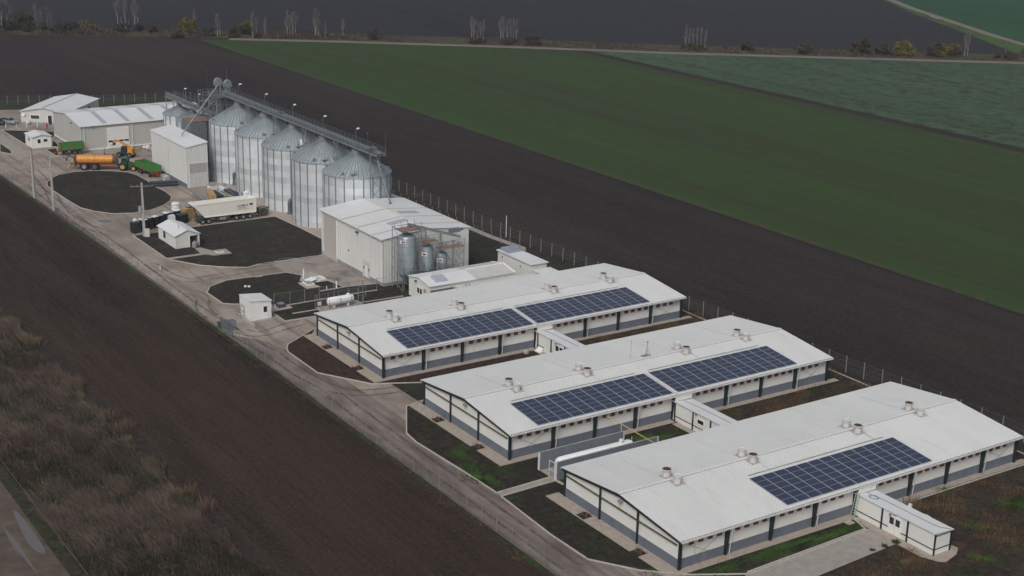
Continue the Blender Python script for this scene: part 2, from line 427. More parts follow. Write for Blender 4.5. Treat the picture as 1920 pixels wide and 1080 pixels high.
def sheet(name, pts, z, m, label, kind='structure', cat=None):
    mb = MB(); mb.face([(x, y, z) for x, y in pts])
    o = mb.build(name, m); bm = bmesh.new(); bm.from_mesh(o.data)
    bmesh.ops.triangulate(bm, faces=bm.faces[:])
    for f in bm.faces:
        if f.normal.z < 0: f.normal_flip()
    bm.to_mesh(o.data); bm.free()
    return tag(o, label, cat or name.replace('_', ' '), kind=kind)
def P(*pts, f=None): return [G(*(f(*p) if f else p)) for p in pts]
def smooth(pts, it=2, closed=True):
    for _ in range(it):
        o = []; n = len(pts)
        for i in range(n if closed else n-1):
            a, b = pts[i], pts[(i+1) % n]
            o += [(a[0]*.75+b[0]*.25, a[1]*.75+b[1]*.25), (a[0]*.25+b[0]*.75, a[1]*.25+b[1]*.75)]
        pts = o
    return pts
def kerb(pts, label, closed=False, w_=.16, h=.11, z=0.0, m=None):
    mb = MB(); n = len(pts)
    for i in range(n if closed else n-1):
        a, b = pts[i], pts[(i+1) % n]
        d = Vector((b[0]-a[0], b[1]-a[1]))
        if d.length < .02: continue
        mb.bar((a[0], a[1], z+h/2), (b[0], b[1], z+h/2), w_, h)
    return tag(mb.build('kerb', m or KERB), label, 'kerb', kind='structure')
zA = lambda a, b: (220+a/3.6, 320+b/3.6)          # enlargements of the photograph used for the survey
zB = lambda a, b: (540+a/2.5263, 480+b/2.5263)
zC = lambda a, b: (400+a/2.0767, 560+b/2.0767)
zD = lambda a, b: (880+a/3.6, 780+b/3.6)
zE = lambda a, b: (1400+a/2.842, 700+b/2.842)
zF = lambda a, b: (480+a/6.857, 470+b/6.857)
zH = lambda a, b: (a/13.5, 220+b/13.5)
zI = lambda a, b: (560+a/3.6, 340+b/3.6)
zR = lambda a, b: (1280+a/3, b/3)

# ------------------------------------------------------------------ land
BIG = 2600
sheet('terrain', [(-BIG, -BIG), (BIG, -BIG), (BIG, BIG), (-BIG, BIG)], -.12, SOIL_BACK, 'wide plain of dark ploughed soil around the farm')
# road at the foot of the far hedge, as a line of ground points
road = [G(x, y) for x, y in ((-500, 48), (-200, 58), (0, 66), (200, 69), (430, 73), (640, 78), (960, 88), (1280, 100), (1600, 109), (1920, 118), (2300, 130), (2700, 143))]
def offset(line, d):
    o = []
    for i, p in enumerate(line):
        a, b = line[max(0, i-1)], line[min(len(line)-1, i+1)]
        t = Vector((b[0]-a[0], b[1]-a[1])).normalized(); o.append((p[0]-t.y*d, p[1]+t.x*d))
    return o
def band(line, d0, d1): return offset(line, d0)+list(reversed(offset(line, d1)))
trk = [G(*zR(*p)) for p in ((1930, 255), (1700, 186), (1440, 98), (1290, 48), (1170, 0), (1000, -80), (760, -190))]
verge_edge = [G(*zR(*p)) for p in ((1890, 305), (1590, 185), (1330, 88), (1130, 0), (960, -80), (700, -190))]
farL = [G(*p) for p in ((-900, -120), (-500, -140), (700, -190))]
far_field = offset(road, 10)[:10] + verge_edge + [G(900, -220), G(-900, -220)]
sheet('far_ploughed_field', far_field, -.06, SOIL_FAR, 'blackish ploughed field beyond the far hedge')
rt = offset(road, 12)
sheet('far_green_field', [trk[0], (trk[0][0]+300, trk[0][1]-230), (1500, 900), (1500, 1900), trk[-1]]+list(reversed(trk[1:-1])), -.06, WHEAT2, 'far green field beyond the dirt track in the top corner')
sheet('track_verge', [trk[0]]+trk[1:-1]+list(reversed(verge_edge[:-1])), -.055, turf('bright_verge', (.05, .06, .03), (.10, .09, .05), (.055, .13, .022), .40, .6, .05), 'bright grass verge along the far dirt track')
sheet('dirt_track', band(trk, -2.3, 1.4), -.04, ROADM, 'pale dirt track climbing to the top right corner')
for pts in (((1265, 42), (1300, 50), (1296, 54), (1262, 46)), ((1385, 82), (1430, 92), (1460, 106), (1440, 108), (1400, 96))):
    sheet('puddle', P(*pts, f=zR), -.02, WATER, 'long puddle shining on the far dirt track', cat='puddle')
sheet('hedge_bank', band(road, 2.0, 20), -.045, HEDGEG, 'rough grassy bank with the far hedge along the road')
xg, xt = 98.0, 197.5
ro = lambda x: np.interp(x, [p[0] for p in road], [p[1] for p in road])
gx = np.linspace(xg, xt, 9)
sheet('green_field', [(xg, -160), (xt, -160)]+[(x, float(ro(x))-2) for x in reversed(gx)], -.05, WHEAT, 'long dark green field of young wheat behind the farm')
cx_ = np.linspace(xt+4.5, 520, 9)
sheet('crop_field', [(xt+4.5, -160), (520, -160)]+[(x, float(ro(x))-2) for x in reversed(cx_)], -.05, CROP, 'blue green crop field towards the far road')
sheet('field_margin', [(xg-1.2, -160), (xg+.5, -160), (xg+.5, float(ro(xg))-2), (xg-1.2, float(ro(xg))-2)], -.042, turf('margin_grass', (.045, .048, .024), (.095, .075, .045), (.036, .075, .018), .44, .45, .2), 'weedy grass margin between the green field and ploughed soil')
sheet('far_road', band(road[4:], -2.2, 2.2), -.03, ROADM, 'straight pale dirt road below the far hedge')
# field in front of the farm, reed strip and muddy track
sheet('front_ploughed_field', [(-34.2, -160), (-11.2, -160), (-11.2, 60), (-11.8, 150), (-13.5, 215), (-20, 420), (-60, 420), (-34.2, 200)], -.05, SOIL_LEFT, 'brown ploughed field between the reeds and the farm fence')
sheet('reed_bed_ground', [(-49.6, -160), (-34.0, -160), (-33.4, 60), (-34.2, 420), (-60, 420), (-49.6, 200)], -.045, turf('reed_ground', (.036, .029, .025), (.060, .045, .037), (.034, .038, .018), .56, .46), 'dark ground under the reed strip')
sheet('mud_track', [(-56, -160), (-50.3, -160), (-50.3, 300), (-56, 300)], -.04, TRACKM, 'muddy wheel track in the bottom left corner')
sheet('track_verge', [(-50.4, -160), (-49.2, -160), (-49.2, 300), (-50.4, 300)], -.036, turf('green_track_verge', (.045, .042, .028), (.12, .10, .075), (.030, .055, .015), .46, .52, .35), 'narrow green grass verge beside the muddy track')
zP = lambda a, b: (a/4.695, 850+b/4.695)
sheet('puddle', smooth(P((100, 490), (150, 505), (230, 600), (330, 730), (408, 865), (375, 888), (300, 850), (240, 790), (190, 680), f=zP), 1), -.03, WATER, 'larger long puddle in the right wheel rut of the muddy track', cat='puddle')
sheet('puddle', smooth(P((5, 590), (60, 680), (150, 765), (220, 880), (345, 1080), (310, 1050), (215, 920), (120, 830), (70, 740), f=zP), 1), -.03, WATER, 'narrow long puddle in the left wheel rut of the muddy track', cat='puddle')
# ------------------------------------------------------------------ compound
sheet('yard_ground', [(-11.3, -70), (54.5, -70), (54.5, 30), (51.5, 110), (52, 268), (-14.5, 285), (-13.5, 215), (-11.8, 150)], -.03, TURF, 'thin dark turf inside the farm fence')
yardp = [(-10.6, -60), (0, -60), (0, 70), (28, 72), (50, 72), (30, 100), (35.5, 128), (36, 190), (44, 236), (40, 256), (-12.5, 276), (-12.0, 205), (-11.0, 150), (-10.6, 100)]
sheet('yard_pavement', yardp, 0.0, YARD, 'worn pale concrete yard and approach of the grain silos')
sheet('lane_pavement', [(-10.6, -60), (-4.3, -60), (-4.3, 50), (-4.6, 68), (-7.0, 80), (-10.6, 86)], .006, LANE, 'purplish worn concrete lane along the front fence')
sheet('fence_verge', [(-11.6, -160), (-10.55, -160), (-10.55, 100), (-10.95, 150), (-11.95, 205), (-13.2, 205), (-12.2, 150), (-11.6, 90)], .010, VERGE, 'weedy strip at the foot of the front fence')
kerb([(-10.75, -60), (-10.75, 90), (-11.1, 140), (-12.2, 203), (-13.5, 260)], 'pale concrete footing of the front fence', w_=.16, h=.06, m=mat('dirty_footing', (.13, .11, .088), .9, var=.4, scale=.6))

def lawn(pts, label, m=TURF, k=True, closed=True, kl='pale kerb round the lawn'):
    sheet('lawn', pts, .035, m, label)
    if k: kerb(pts, kl, closed)
isl = P((395, 868), (425, 835), (500, 800), (640, 775), (800, 766), (960, 770), (1080, 780), (1160, 805), (1240, 850), (1310, 900), (1400, 945), (1448, 985), (1440, 1020), (1380, 1060), (1270, 1100), (1120, 1125), (950, 1130), (800, 1110), (680, 1080), (560, 1010), (450, 935), (400, 895), f=lambda a, b: (a/4.5, 150+b/4.5))
lawn(isl, 'oval dark lawn island in the middle of the yard', kl='kerb round the oval lawn island')
big = P((108, 440), (550, 376), (1065, 310), (1230, 385), (1385, 465), (1383, 572), (1100, 612), (950, 634), (880, 655), (720, 652), (560, 640), (375, 606), (328, 592), f=zA)
lawn(big, 'dark lawn round the pump house beside the silos', kl='kerb round the pump house lawn')
sheet('path', P((328, 592), (560, 560), (520, 525), (560, 520), (640, 540), (730, 528), (776, 560), (650, 575), (600, 567), (350, 602), f=zA), .055, SLAB, 'pale slab path leading to the pump house')
mid = P((605, 825), (625, 785), (740, 742), (900, 720), (1140, 688), (1250, 708), (1300, 745), (1420, 742), (1530, 787), (1728, 766), (2150, 700), f=zA) + [(40, 80.2), (0.5, 80.2)] + P((1350, 983), (1130, 1017), (1050, 962), (1042, 905), (815, 905), (712, 898), f=zA)
lawn(mid, 'dark lawn around the gas tank behind the first shed', kl='kerb round the gas tank lawn')
sheet('pad', P((1100, 615), (1385, 572), (1480, 630), (1660, 735), (1728, 766), (1530, 787), (1420, 742), (1300, 745), (1250, 708), (1140, 688), (1050, 640), f=zA), .045, FEEDPAD, 'stained concrete pad beside the feed mill wall')
# lawns round the sheds
l1 = P((135, 340), (0, 420), (-5, 432), (0, 455), (140, 555), (395, 607), (620, 601), f=zB) + [(24, 48.95), (52.5, 48.95), (52.5, 79.8), (-.4, 79.8)]
lawn(l1, 'brown lawn round the gable of the first shed', TURFB, kl='kerb round the first shed lawn')
l2 = P((818, 396), (752, 420), (752, 525), (790, 560), (960, 665), (1095, 752), (1246, 714), f=zC) + [(1.5, 26.05), (23.6, 18.95), (53.5, 18.95), (53.5, 49.0), (-.8, 49.0)]
l2 = P((818, 396), (752, 420), (752, 525), (790, 560), (960, 665), (1095, 752), f=zC) + P((180, 522), (545, 415), f=zD) + [(2, 18.9), (53.5, 18.9), (53.5, 49.0), (-1.0, 49.0)]
lawn(l2, 'lawn with bright green patches round the middle shed gable', TURFG, kl='kerb round the middle shed lawn')
l3 = P((215, 545), (545, 800), (800, 970), (1152, 1045), (1500, 1075), f=zD) + [(5.5, -4.3), (22.3, -3.6), (23.0, -1.2), (53, -1.2), (53, 18.6), (2.0, 18.6)] + P((580, 440), f=zD)
lawn(l3, 'lawn round the nearest shed gable', TURFG, kl='kerb round the nearest shed lawn')
sheet('path', P((180, 520), (545, 415), (590, 440), (215, 545), f=zD), .05, SLAB, 'narrow slab path to the walled tank')
sheet('wild_ground', [(9.5, -8.3), (23, -7.3), (24, -1.3), (53.5, -1.3), (53.5, -60), (0, -60), (0, -14)], .03, TURFD, 'rough dry wild ground in the bottom right corner')
sheet('path', [(-6.5, -12), (0, -7.1), (5.5, -3.95), (22.4, -3.3), (24, -4.2), (24, -8), (22.4, -7.3), (10.2, -8.1), (4, -11), (-3, -16)], .05, SLAB, 'wide slab path leading to the nearest annex door')
kerb([(5.5, -3.95), (22.4, -3.3)], 'kerb along the slab path to the annex', z=.02)
sheet('bare_ground', [(24.5, 19.2), (52.8, 19.2), (52.8, 28.6), (26.5, 28.6)], .04, TURFD, 'dry weedy strip between the middle and nearest sheds')
sheet('bare_ground', [(26.5, 49.2), (52.8, 49.2), (52.8, 58.8), (26.5, 58.8)], .04, TURFD, 'dry weedy strip between the first and middle sheds')
# silo plinth, aprons and other slabs
sheet('silo_apron', [(21.0, 113.5), (34.8, 118), (36.5, 182), (21.6, 182)], .012, APRON, 'pale concrete apron under the row of silos')
sheet('path', [(49.2, 150), (49.9, 144), (50.3, 112), (51.2, 103), (49.9, 100.8), (48.9, 112), (48.3, 150)], .01, SLAB, 'narrow concrete path along the back fence')
sheet('lawn', [(35, 90), (48.5, 96), (48.5, 150), (36, 150), (35, 117)], .02, TURF, 'dark lawn between the feed mill and the back fence')
slabs = [((230, 690), (420, 700), (475, 740), (215, 790)), ((530, 418), (640, 395), (840, 468), (650, 495)), ((560, 395), (600, 270), (760, 290), (960, 385), (780, 412))]
for i, s_ in enumerate(slabs):
    sheet('slab', P(*s_, f=zF), .052+.004*i, CONC, ('concrete slab under the steel hatch beside the cubic hut', 'concrete slab under the closed white hatch', 'concrete slab under the open white hatch')[i])
sheet('path', P((815, 515), (1130, 465), (1135, 478), (830, 530), f=zF), .05, SLAB, 'thin slab path across the gas tank lawn')
kerb(P((300, 725), (1375, 540), (1560, 512), f=zF), 'pale strip under the gas tank fence', h=.12, z=.03)
kerb(P((470, 815), (900, 745), (1890, 590), f=zF), 'pale kerb between the gas tank and first shed', h=.12, z=.03)
# left end of the yard: lawns, weighbridge
lawn(P((40, 325), (860, 345), (1370, 360), (1380, 500), (1320, 520), (620, 680), (300, 480), f=zH), 'dark lawn behind the gatehouse', kl='kerb of the lawn behind the gatehouse')
lawn(P((1330, 570), (1450, 665), (1475, 760), (1330, 745), f=zH), 'small dark lawn strip beside the gatehouse', kl='kerb beside the gatehouse')
lawn(P((1160, 822), (1430, 780), (1500, 960), (1400, 968), f=zH), 'small green lawn behind the green trailer', TURFG, kl='kerb of the small green lawn')
lawn(P((0, 660), (120, 720), (275, 830), (300, 935), (0, 880), f=zH), 'patchy green lawn at the left edge', TURFG, kl='kerb of the patchy lawn')
mb = MB(); wb = P((-60, 420), (40, 425), (690, 900), (700, 975), (340, 975), (270, 850), (-60, 620), f=zH)
mb.prism(wb, 0, .09); tag(mb.build('weighbridge', SLAB), 'long concrete weighbridge deck beside the gatehouse', 'weighbridge')
sheet('grass_strip', [(-12, 270), (30, 258), (52, 252), (52, 268), (30, 276), (-14, 290)], -.02, turf('fence_grass', (.03, .034, .02), (.06, .05, .03), (.032, .055, .018), .45, .5, .15), 'green grass strip along the far fence')
# standing water on the yard
sheet('puddle', smooth(P((260, 470), (400, 440), (680, 395), (690, 600), (800, 620), (560, 650), (420, 600), (300, 520), f=lambda a, b: (380+a/10.8, 560+b/10.8)), 1), .012, WATER, 'grey puddle lying on the lane beside the cubic hut', cat='puddle')
sheet('puddle', smooth(P((640, 565), (700, 560), (740, 575), (700, 585), (650, 582), f=lambda a, b: (a/3.484, 250+b/3.484)), 1), .012, WATER, 'small puddle on the yard near the utility pole', cat='puddle')
sheet('puddle', smooth(P((905, 655), (930, 650), (955, 665), (940, 675), (912, 668), f=zC), 1), .012, WATER, 'small puddle on the lane beside the middle shed lawn', cat='puddle')

# dark rubber and mud marks left by turning wheels
def tyre():
    m, t, b = newmat('tyre_mud'); q = NT(t); out = t.nodes['Material Output']
    b.inputs['Base Color'].default_value = (.105, .082, .070, 1); b.inputs['Roughness'].default_value = .9
    tr = q.n('BsdfTransparent'); mx = q.n('MixShader')
    q.l(q.ramp(q.noise(q.pos(), .9, 5, .7), [(.40, .12), (.66, .62)]), mx.inputs[0]); q.l(tr.outputs[0], mx.inputs[1]); q.l(b.outputs[0], mx.inputs[2]); q.l(mx.outputs[0], out.inputs[0])
    return m
TYRE = tyre()
def tracks(label, px, gauge=1.9, w_=.42, z=.016):
    line = smooth(P(*px), 3, False); mb = MB()
    for off in (-gauge/2, gauge/2):
        a, b = offset(line, off-w_/2), offset(line, off+w_/2); n = len(line)
        mb.add([(x, y, z) for x, y in a]+[(x, y, z) for x, y in b], [(i, i+1, n+i+1, n+i) for i in range(n-1)])
    tag(mb.build('tyre_track', TYRE), label, 'tyre track', kind='structure')
tracks('muddy wheel tracks running along the yard road', ((20, 310), (120, 395), (240, 480), (340, 560), (440, 625), (560, 690)))
tracks('muddy wheel tracks curving round the oval lawn', ((40, 300), (90, 345), (110, 395), (160, 425), (230, 445)), z=.018)
tracks('muddy wheel tracks turning towards the feed mill pad', ((250, 470), (330, 530), (400, 520), (470, 505), (560, 495)), z=.018)
tracks('muddy wheel tracks turning round the gas tank lawn', ((330, 540), (385, 555), (375, 580), (420, 605)), z=.02)
tracks('muddy wheel tracks turning between the first two sheds', ((480, 640), (560, 700), (640, 738), (720, 735), (790, 722)), z=.018)
tracks('muddy wheel tracks swinging in beside the cubic hut', ((430, 610), (480, 632), (540, 610), (590, 600)), z=.018)
tracks('muddy wheel tracks along the front lane', ((560, 690), (720, 810), (860, 910), (1010, 1020), (1120, 1100)), z=.02)
tracks('muddy wheel tracks in front of the warehouse door', ((215, 300), (240, 290), (260, 278), (262, 268)), z=.018)
# ------------------------------------------------------------------ three livestock sheds
SL, SW, EH, RH_, OY, OX, OE = 50.0, 18.82, 3.363, 4.416, .622, .337, .42
SLOPE = (RH_-EH)/(SW/2+OY)
def rz_(y):            # underside line of the roof over the shed
    return RH_-SLOPE*abs(y-SW/2)
BAYS = [0, 6, 12, 18, 23.9, 26.35, 32.35, 38.25, 44.15, 50]
SH_Y = {1: 59.98, 2: 30.08, 3: 0.0}
def corrugated(mb, x0, x1, y0, z0, y1, z1, period=.30, amp=.055, ridge_w=.07, th=.05):
    """trapezoidal sheet between an eave line (y0,z0) and a ridge line (y1,z1)"""
    xs = []; x = x0
    while x < x1-.01:
        for dx, h in ((0, 0), (.17, 0), (.195, amp), (.275, amp)):
            if x+dx < x1: xs.append((x+dx, h))
        x += period
    xs.append((x1, 0))
    vs_ = [(x, y0, z0+h) for x, h in xs]+[(x, y1, z1+h) for x, h in xs]
    n = len(xs); up = y1 > y0
    fs = [(i, i+1, n+i+1, n+i) if up else (i+1, i, n+i, n+i+1) for i in range(n-1)]
    a0 = len(mb.f); mb.add(vs_, fs)
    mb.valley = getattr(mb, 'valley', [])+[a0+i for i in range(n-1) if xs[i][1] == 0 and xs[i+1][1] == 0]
    # thickness at the eave
    mb.add([(x, y0, z0+h) for x, h in xs]+[(x, y0, z0-th) for x, h in xs], [(i, n+i, n+i+1, i+1) if up else (i, i+1, n+i+1, n+i) for i in range(n-1)])
    mb.face([(x0, y0, z0-th), (x0, y1, z1-th), (x1, y1, z1-th), (x1, y0, z0-th)] if up else [(x0, y0, z0-th), (x1, y0, z0-th), (x1, y1, z1-th), (x0, y1, z1-th)])

def make_shed():
    t = thing('livestock_shed', 'shed', 'farm shed')
    # cladding: four walls with the gable peaks, each a slab 6 cm thick
    w_ = MB()
    z0 = 1.12
    w_.box(0, 0, z0, SL, .08, rz_(0)-.06)
    w_.box(0, SW-.08, z0, SL, SW, rz_(SW)-.06)
    for xa, xb in ((0, .08), (SL-.08, SL)):
        prof = [(.08, z0), (SW-.08, z0), (SW-.08, rz_(SW)-.06), (SW/2, RH_-.06), (.08, rz_(0)-.06)]
        w_.hexa([(xa, y, z) for y, z in prof], [(xb, y, z) for y, z in prof])
    w_.build('wall', WHITE, t)
    p = MB(); e = .035
    p.box(-e, -e, 0, SL+e, .04, z0); p.box(-e, SW-.04, 0, SL+e, SW+e, z0)
    p.box(-e, .041, 0, .04, SW-.041, z0); p.box(SL-.04, .041, 0, SL+e, SW-.041, z0)
    p.build('plinth', GREYW, t)
    r = MB()
    corrugated(r, -OX, SL+OE, -OY, EH, SW/2, RH_)
    corrugated(r, -OX, SL+OE, SW+OY, EH, SW/2, RH_, amp=.030)
    for xa in (-OX, SL+OE):      # verge closers
        r.face([(xa, -OY, EH-.05), (xa, -OY, EH), (xa, SW/2, RH_), (xa, SW+OY, EH), (xa, SW+OY, EH-.05), (xa, SW/2, RH_-.05)])
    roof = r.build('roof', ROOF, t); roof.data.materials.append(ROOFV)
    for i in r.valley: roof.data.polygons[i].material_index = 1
    rc = MB(); hw = .26
    rc.face([(-OX, SW/2-hw, RH_-SLOPE*hw+.042), (SL+OE, SW/2-hw, RH_-SLOPE*hw+.042), (SL+OE, SW/2, RH_+.055), (-OX, SW/2, RH_+.055)])
    rc.face([(-OX, SW/2, RH_+.055), (SL+OE, SW/2, RH_+.055), (SL+OE, SW/2+hw, RH_-SLOPE*hw+.042), (-OX, SW/2+hw, RH_-SLOPE*hw+.042)])
    # dark dashes below the cap, their colour paints a dotted shadow line
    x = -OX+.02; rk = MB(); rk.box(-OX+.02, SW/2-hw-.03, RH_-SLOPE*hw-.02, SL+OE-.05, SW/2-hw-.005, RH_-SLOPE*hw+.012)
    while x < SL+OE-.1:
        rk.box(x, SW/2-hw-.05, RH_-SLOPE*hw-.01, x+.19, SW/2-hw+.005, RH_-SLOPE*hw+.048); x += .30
    rc.build('ridge_cap', ROOF2, roof); rk.build('ridge_shade', mat('rib_shade_dark', (.10, .07, .065), .8), roof)
    seam = MB()                  # overlap seams of the back slope
    for xs in (6.6, 17.05, 32.9, 43.2):
        zz0 = RH_-SLOPE*1.9
        seam.hexa([(xs-.6, SW/2+1.9, zz0+.022), (xs-.56, SW/2+1.9, zz0+.022), (xs-.56, SW/2+7.6, RH_-SLOPE*7.6+.022), (xs-.6, SW/2+7.6, RH_-SLOPE*7.6+.022)],
                  [(xs-.6, SW/2+1.9, zz0+.04), (xs-.56, SW/2+1.9, zz0+.04), (xs-.56, SW/2+7.6, RH_-SLOPE*7.6+.04), (xs-.6, SW/2+7.6, RH_-SLOPE*7.6+.04)])
        seam.hexa([(xs+.5, SW/2-3.1, RH_-SLOPE*3.1+.036), (xs+.54, SW/2-3.1, RH_-SLOPE*3.1+.036), (xs+.54, SW/2-1.3, RH_-SLOPE*1.3+.036), (xs+.5, SW/2-1.3, RH_-SLOPE*1.3+.036)],
                  [(xs+.5, SW/2-3.1, RH_-SLOPE*3.1+.055), (xs+.54, SW/2-3.1, RH_-SLOPE*3.1+.055), (xs+.54, SW/2-1.3, RH_-SLOPE*1.3+.055), (xs+.5, SW/2-1.3, RH_-SLOPE*1.3+.055)])
    seam.build('seam', FLASH, roof)
    g = MB()
    for yg, s in ((-OY, -1), (SW+OY, 1)):
        g.box(-OX+.05, yg+s*.02, EH-.19, SL+OE-.05, yg+s*.15, EH-.06)
    g.build('gutter', GUT, t)
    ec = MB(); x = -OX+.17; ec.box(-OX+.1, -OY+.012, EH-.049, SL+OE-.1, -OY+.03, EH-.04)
    while x < SL+OE-.2:      # dark dashes paint the shade under the ribs at the eave
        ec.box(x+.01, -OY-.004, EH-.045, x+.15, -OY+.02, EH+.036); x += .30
    ec.build('rib_end_shade', mat('rib_shade_dark', (.10, .07, .065), .8), roof)
    # columns
    cols = MB
    for k, xb in enumerate(BAYS):
        end = k in (0, len(BAYS)-1)
        for side in (0, 1):
            c = MB(); s = -1 if side == 0 else 1; yb = 0 if side == 0 else SW
            hw = .11
            xc = xb+(0.0 if not end else (.04 if k == 0 else -.04))
            y0 = yb+s*.04
            zt = rz_(yb)-.07
            if end:
                c.box(xc-.16, y0, 0, xc+.13, y0+s*.26, EH-.06)
            else:
                c.hexa([(xc-hw, y0, 0), (xc+hw, y0, 0), (xc+hw, y0+s*.20, 0), (xc-hw, y0+s*.20, 0)] if s > 0 else [(xc-hw, y0+s*.20, 0), (xc+hw, y0+s*.20, 0), (xc+hw, y0, 0), (xc-hw, y0, 0)],
                       [(xc-hw, y0, zt), (xc+hw, y0, zt), (xc+hw, y0+s*.52, EH-.06), (xc-hw, y0+s*.52, EH-.06)] if s > 0 else [(xc-hw, y0+s*.52, EH-.06), (xc+hw, y0+s*.52, EH-.06), (xc+hw, y0, zt), (xc-hw, y0, zt)])
                c.box(xc-hw-.06, y0, 0, xc+hw+.06, y0+s*.03, EH-.12)      # flange
            c.build('column', STEEL, t)
    for xg_, s in ((0, -1), (SL, 1)):
        for yc in (6.33, 12.62):
            c = MB(); c.box(xg_+s*.04, yc-.10, 0, xg_+s*.20, yc+.10, rz_(yc)-.2); c.build('column', STEEL, t)
        rf = MB()
        for ya, yb in ((-OY+.1, SW/2), (SW+OY-.1, SW/2)):
            za, zb = rz_(ya), RH_
            x0, x1 = xg_+s*.05, xg_+s*.26
            q = [(x0, ya, za-.36), (x1, ya, za-.36), (x1, ya, za-.06), (x0, ya, za-.06)]
            q2 = [(x0, yb, zb-.42), (x1, yb, zb-.42), (x1, yb, zb-.06), (x0, yb, zb-.06)]
            rf.hexa(q, q2)
        rf.build('rafter', STEEL, t)
        gr = MB(); gr.box(xg_+s*.045, .2, 2.55, xg_+s*.17, SW-.1, 2.68); gr.build('girt', GIRT, t)
        fl = MB(); fl.box(xg_+s*.2, SW/2-.55, 3.55, xg_+s*.5, SW/2-.15, 3.78); fl.box(xg_+s*.1, SW/2-.4, 3.6, xg_+s*.2, SW/2-.3, 3.7); fl.build('floodlight', GREY, t)
        sp = MB(); sp.tube([(xg_+s*.06, 1.75, 2.55), (xg_+s*.10, 1.75, 2.2)], .035); sp.build('vent_pipe', GUT, t)
    # top rail under the eave, air inlets, bracing, downpipes
    rl = MB(); rl.box(.2, -.08, 2.96, SL-.2, -.006, 3.02); rl.build('inlet_rail', STEEL, t)
    for k in range(len(BAYS)-1):
        if k == 4: continue
        a = BAYS[k]
        for j in range(4):
            xv = a+1.5+j*1.2
            if k == 3 and j == 3 or k == 8 and j == 3: continue
            v = MB(); v.box(xv-.29, -.12, 2.40, xv+.29, -.006, 2.46); v.box(xv-.29, -.12, 2.46, xv-.24, -.006, 2.75)
            v.box(xv+.24, -.12, 2.46, xv+.29, -.006, 2.75); v.box(xv-.29, -.12, 2.75, xv+.29, -.006, 2.80)
            v.hexa([(xv-.24, -.03, 2.46), (xv+.24, -.03, 2.46), (xv+.24, -.018, 2.46), (xv-.24, -.018, 2.46)], [(xv-.24, -.10, 2.75), (xv+.24, -.10, 2.75), (xv+.24, -.09, 2.75), (xv-.24, -.09, 2.75)])
            v.build('air_inlet', RED, t)
    for xa, xb in ((BAYS[0]+.2, BAYS[1]-.2), (BAYS[-2]+.2, BAYS[-1]-.2)):
        br = MB(); br.tube([(xa, -.17, .12), (xb, -.17, 2.9)], .016, n=6); br.build('wind_brace', ZINCD, t)
        br = MB(); br.tube([(xa, -.14, 2.9), (xb, -.14, .12)], .016, n=6); br.build('wind_brace', ZINCD, t)
    for xd in (6.35, 18.35, 32.75, 44.5):
        d = MB(); d.tube([(xd-.05, -.70, 3.2), (xd-.05, -.62, 2.95), (xd, -.30, .25), (xd+.05, -.42, .05)], .055, n=8); d.build('downpipe', GUT, t)
    # roof ducts in pairs either side of the ridge
    for i, xs in enumerate((6.6, 17.05, 32.9, 43.2)):
        brown_back = i in (0, 3)
        for back in (0, 1):
            yc = SW/2+(.80 if back else -.98); rusty = (back == 1) == brown_back
            zb = RH_-SLOPE*abs(yc-SW/2)
            d = MB()
            d.lathe([(.40, -.1), (.40, .28), (.43, .30), (.43, .36), (.40, .38), (.47, .78), (.52, .84), (.52, .89), (.47, .89), (.44, .80), (.0, .74)] if rusty else
                    [(.40, -.1), (.40, .28), (.43, .30), (.43, .36), (.40, .38), (.47, .78), (.50, .83), (.50, .87), (.46, .87), (.43, .78), (.1, .83), (0, .84)], 20, (xs, yc, zb))
            du = d.build('exhaust_duct', PLAST, t)
            f = MB(); s = -1 if not back else 1
            f.hexa([(xs-.68, yc-.62, zb+SLOPE*.62*(-s)*-1*-1+.0), (xs+.68, yc-.62, zb-SLOPE*.62*(-s)), (xs+.68, yc+.62, zb+SLOPE*.62*(-s)), (xs-.68, yc+.62, zb+SLOPE*.62*(-s))],
                   [(xs-.68, yc-.62, zb-SLOPE*.62*(-s)+.06), (xs+.68, yc-.62, zb-SLOPE*.62*(-s)+.06), (xs+.68, yc+.62, zb+SLOPE*.62*(-s)+.06), (xs-.68, yc+.62, zb+SLOPE*.62*(-s)+.06)])
            f.build('flashing', FLASH, du)
            if rusty:
                k = MB(); k.lathe([(.465, .875), (.30, .84), (0, .85)], 20, (xs, yc, zb)); k.build('duct_mouth', RUST, du)
    return t
shed1 = make_shed()
sheds = {1: shed1, 2: copy_tree(shed1), 3: copy_tree(shed1)}
lab = {1: 'long white livestock shed farthest back, beside the white gas tank, with two solar arrays', 2: 'long white livestock shed in the middle, whip antenna on its ridge, two solar arrays',
       3: 'nearest long white livestock shed, carrying a single solar array'}
for i, s in sheds.items():
    s.location = (0, SH_Y[i], 0); tag(s, lab[i], 'farm shed', 'long white livestock sheds with grey plinths')
    y0 = SH_Y[i]; mb = MB()
    mb.prism([(-1.75, y0-1.05), (23.6, y0-1.05), (23.6, y0-.03), (-.03, y0-.03), (-.03, y0+SW+1.3), (-1.75, y0+SW+1.3)], 0, .075)
    mb.prism([(26.5, y0-.95), (51.6, y0-.95), (51.6, y0-.03), (26.5, y0-.03)], 0, .075)
    tag(mb.build('apron', APRON), 'pale concrete apron along the %s shed' % {1: 'farthest', 2: 'middle', 3: 'nearest'}[i], 'apron', kind='structure')

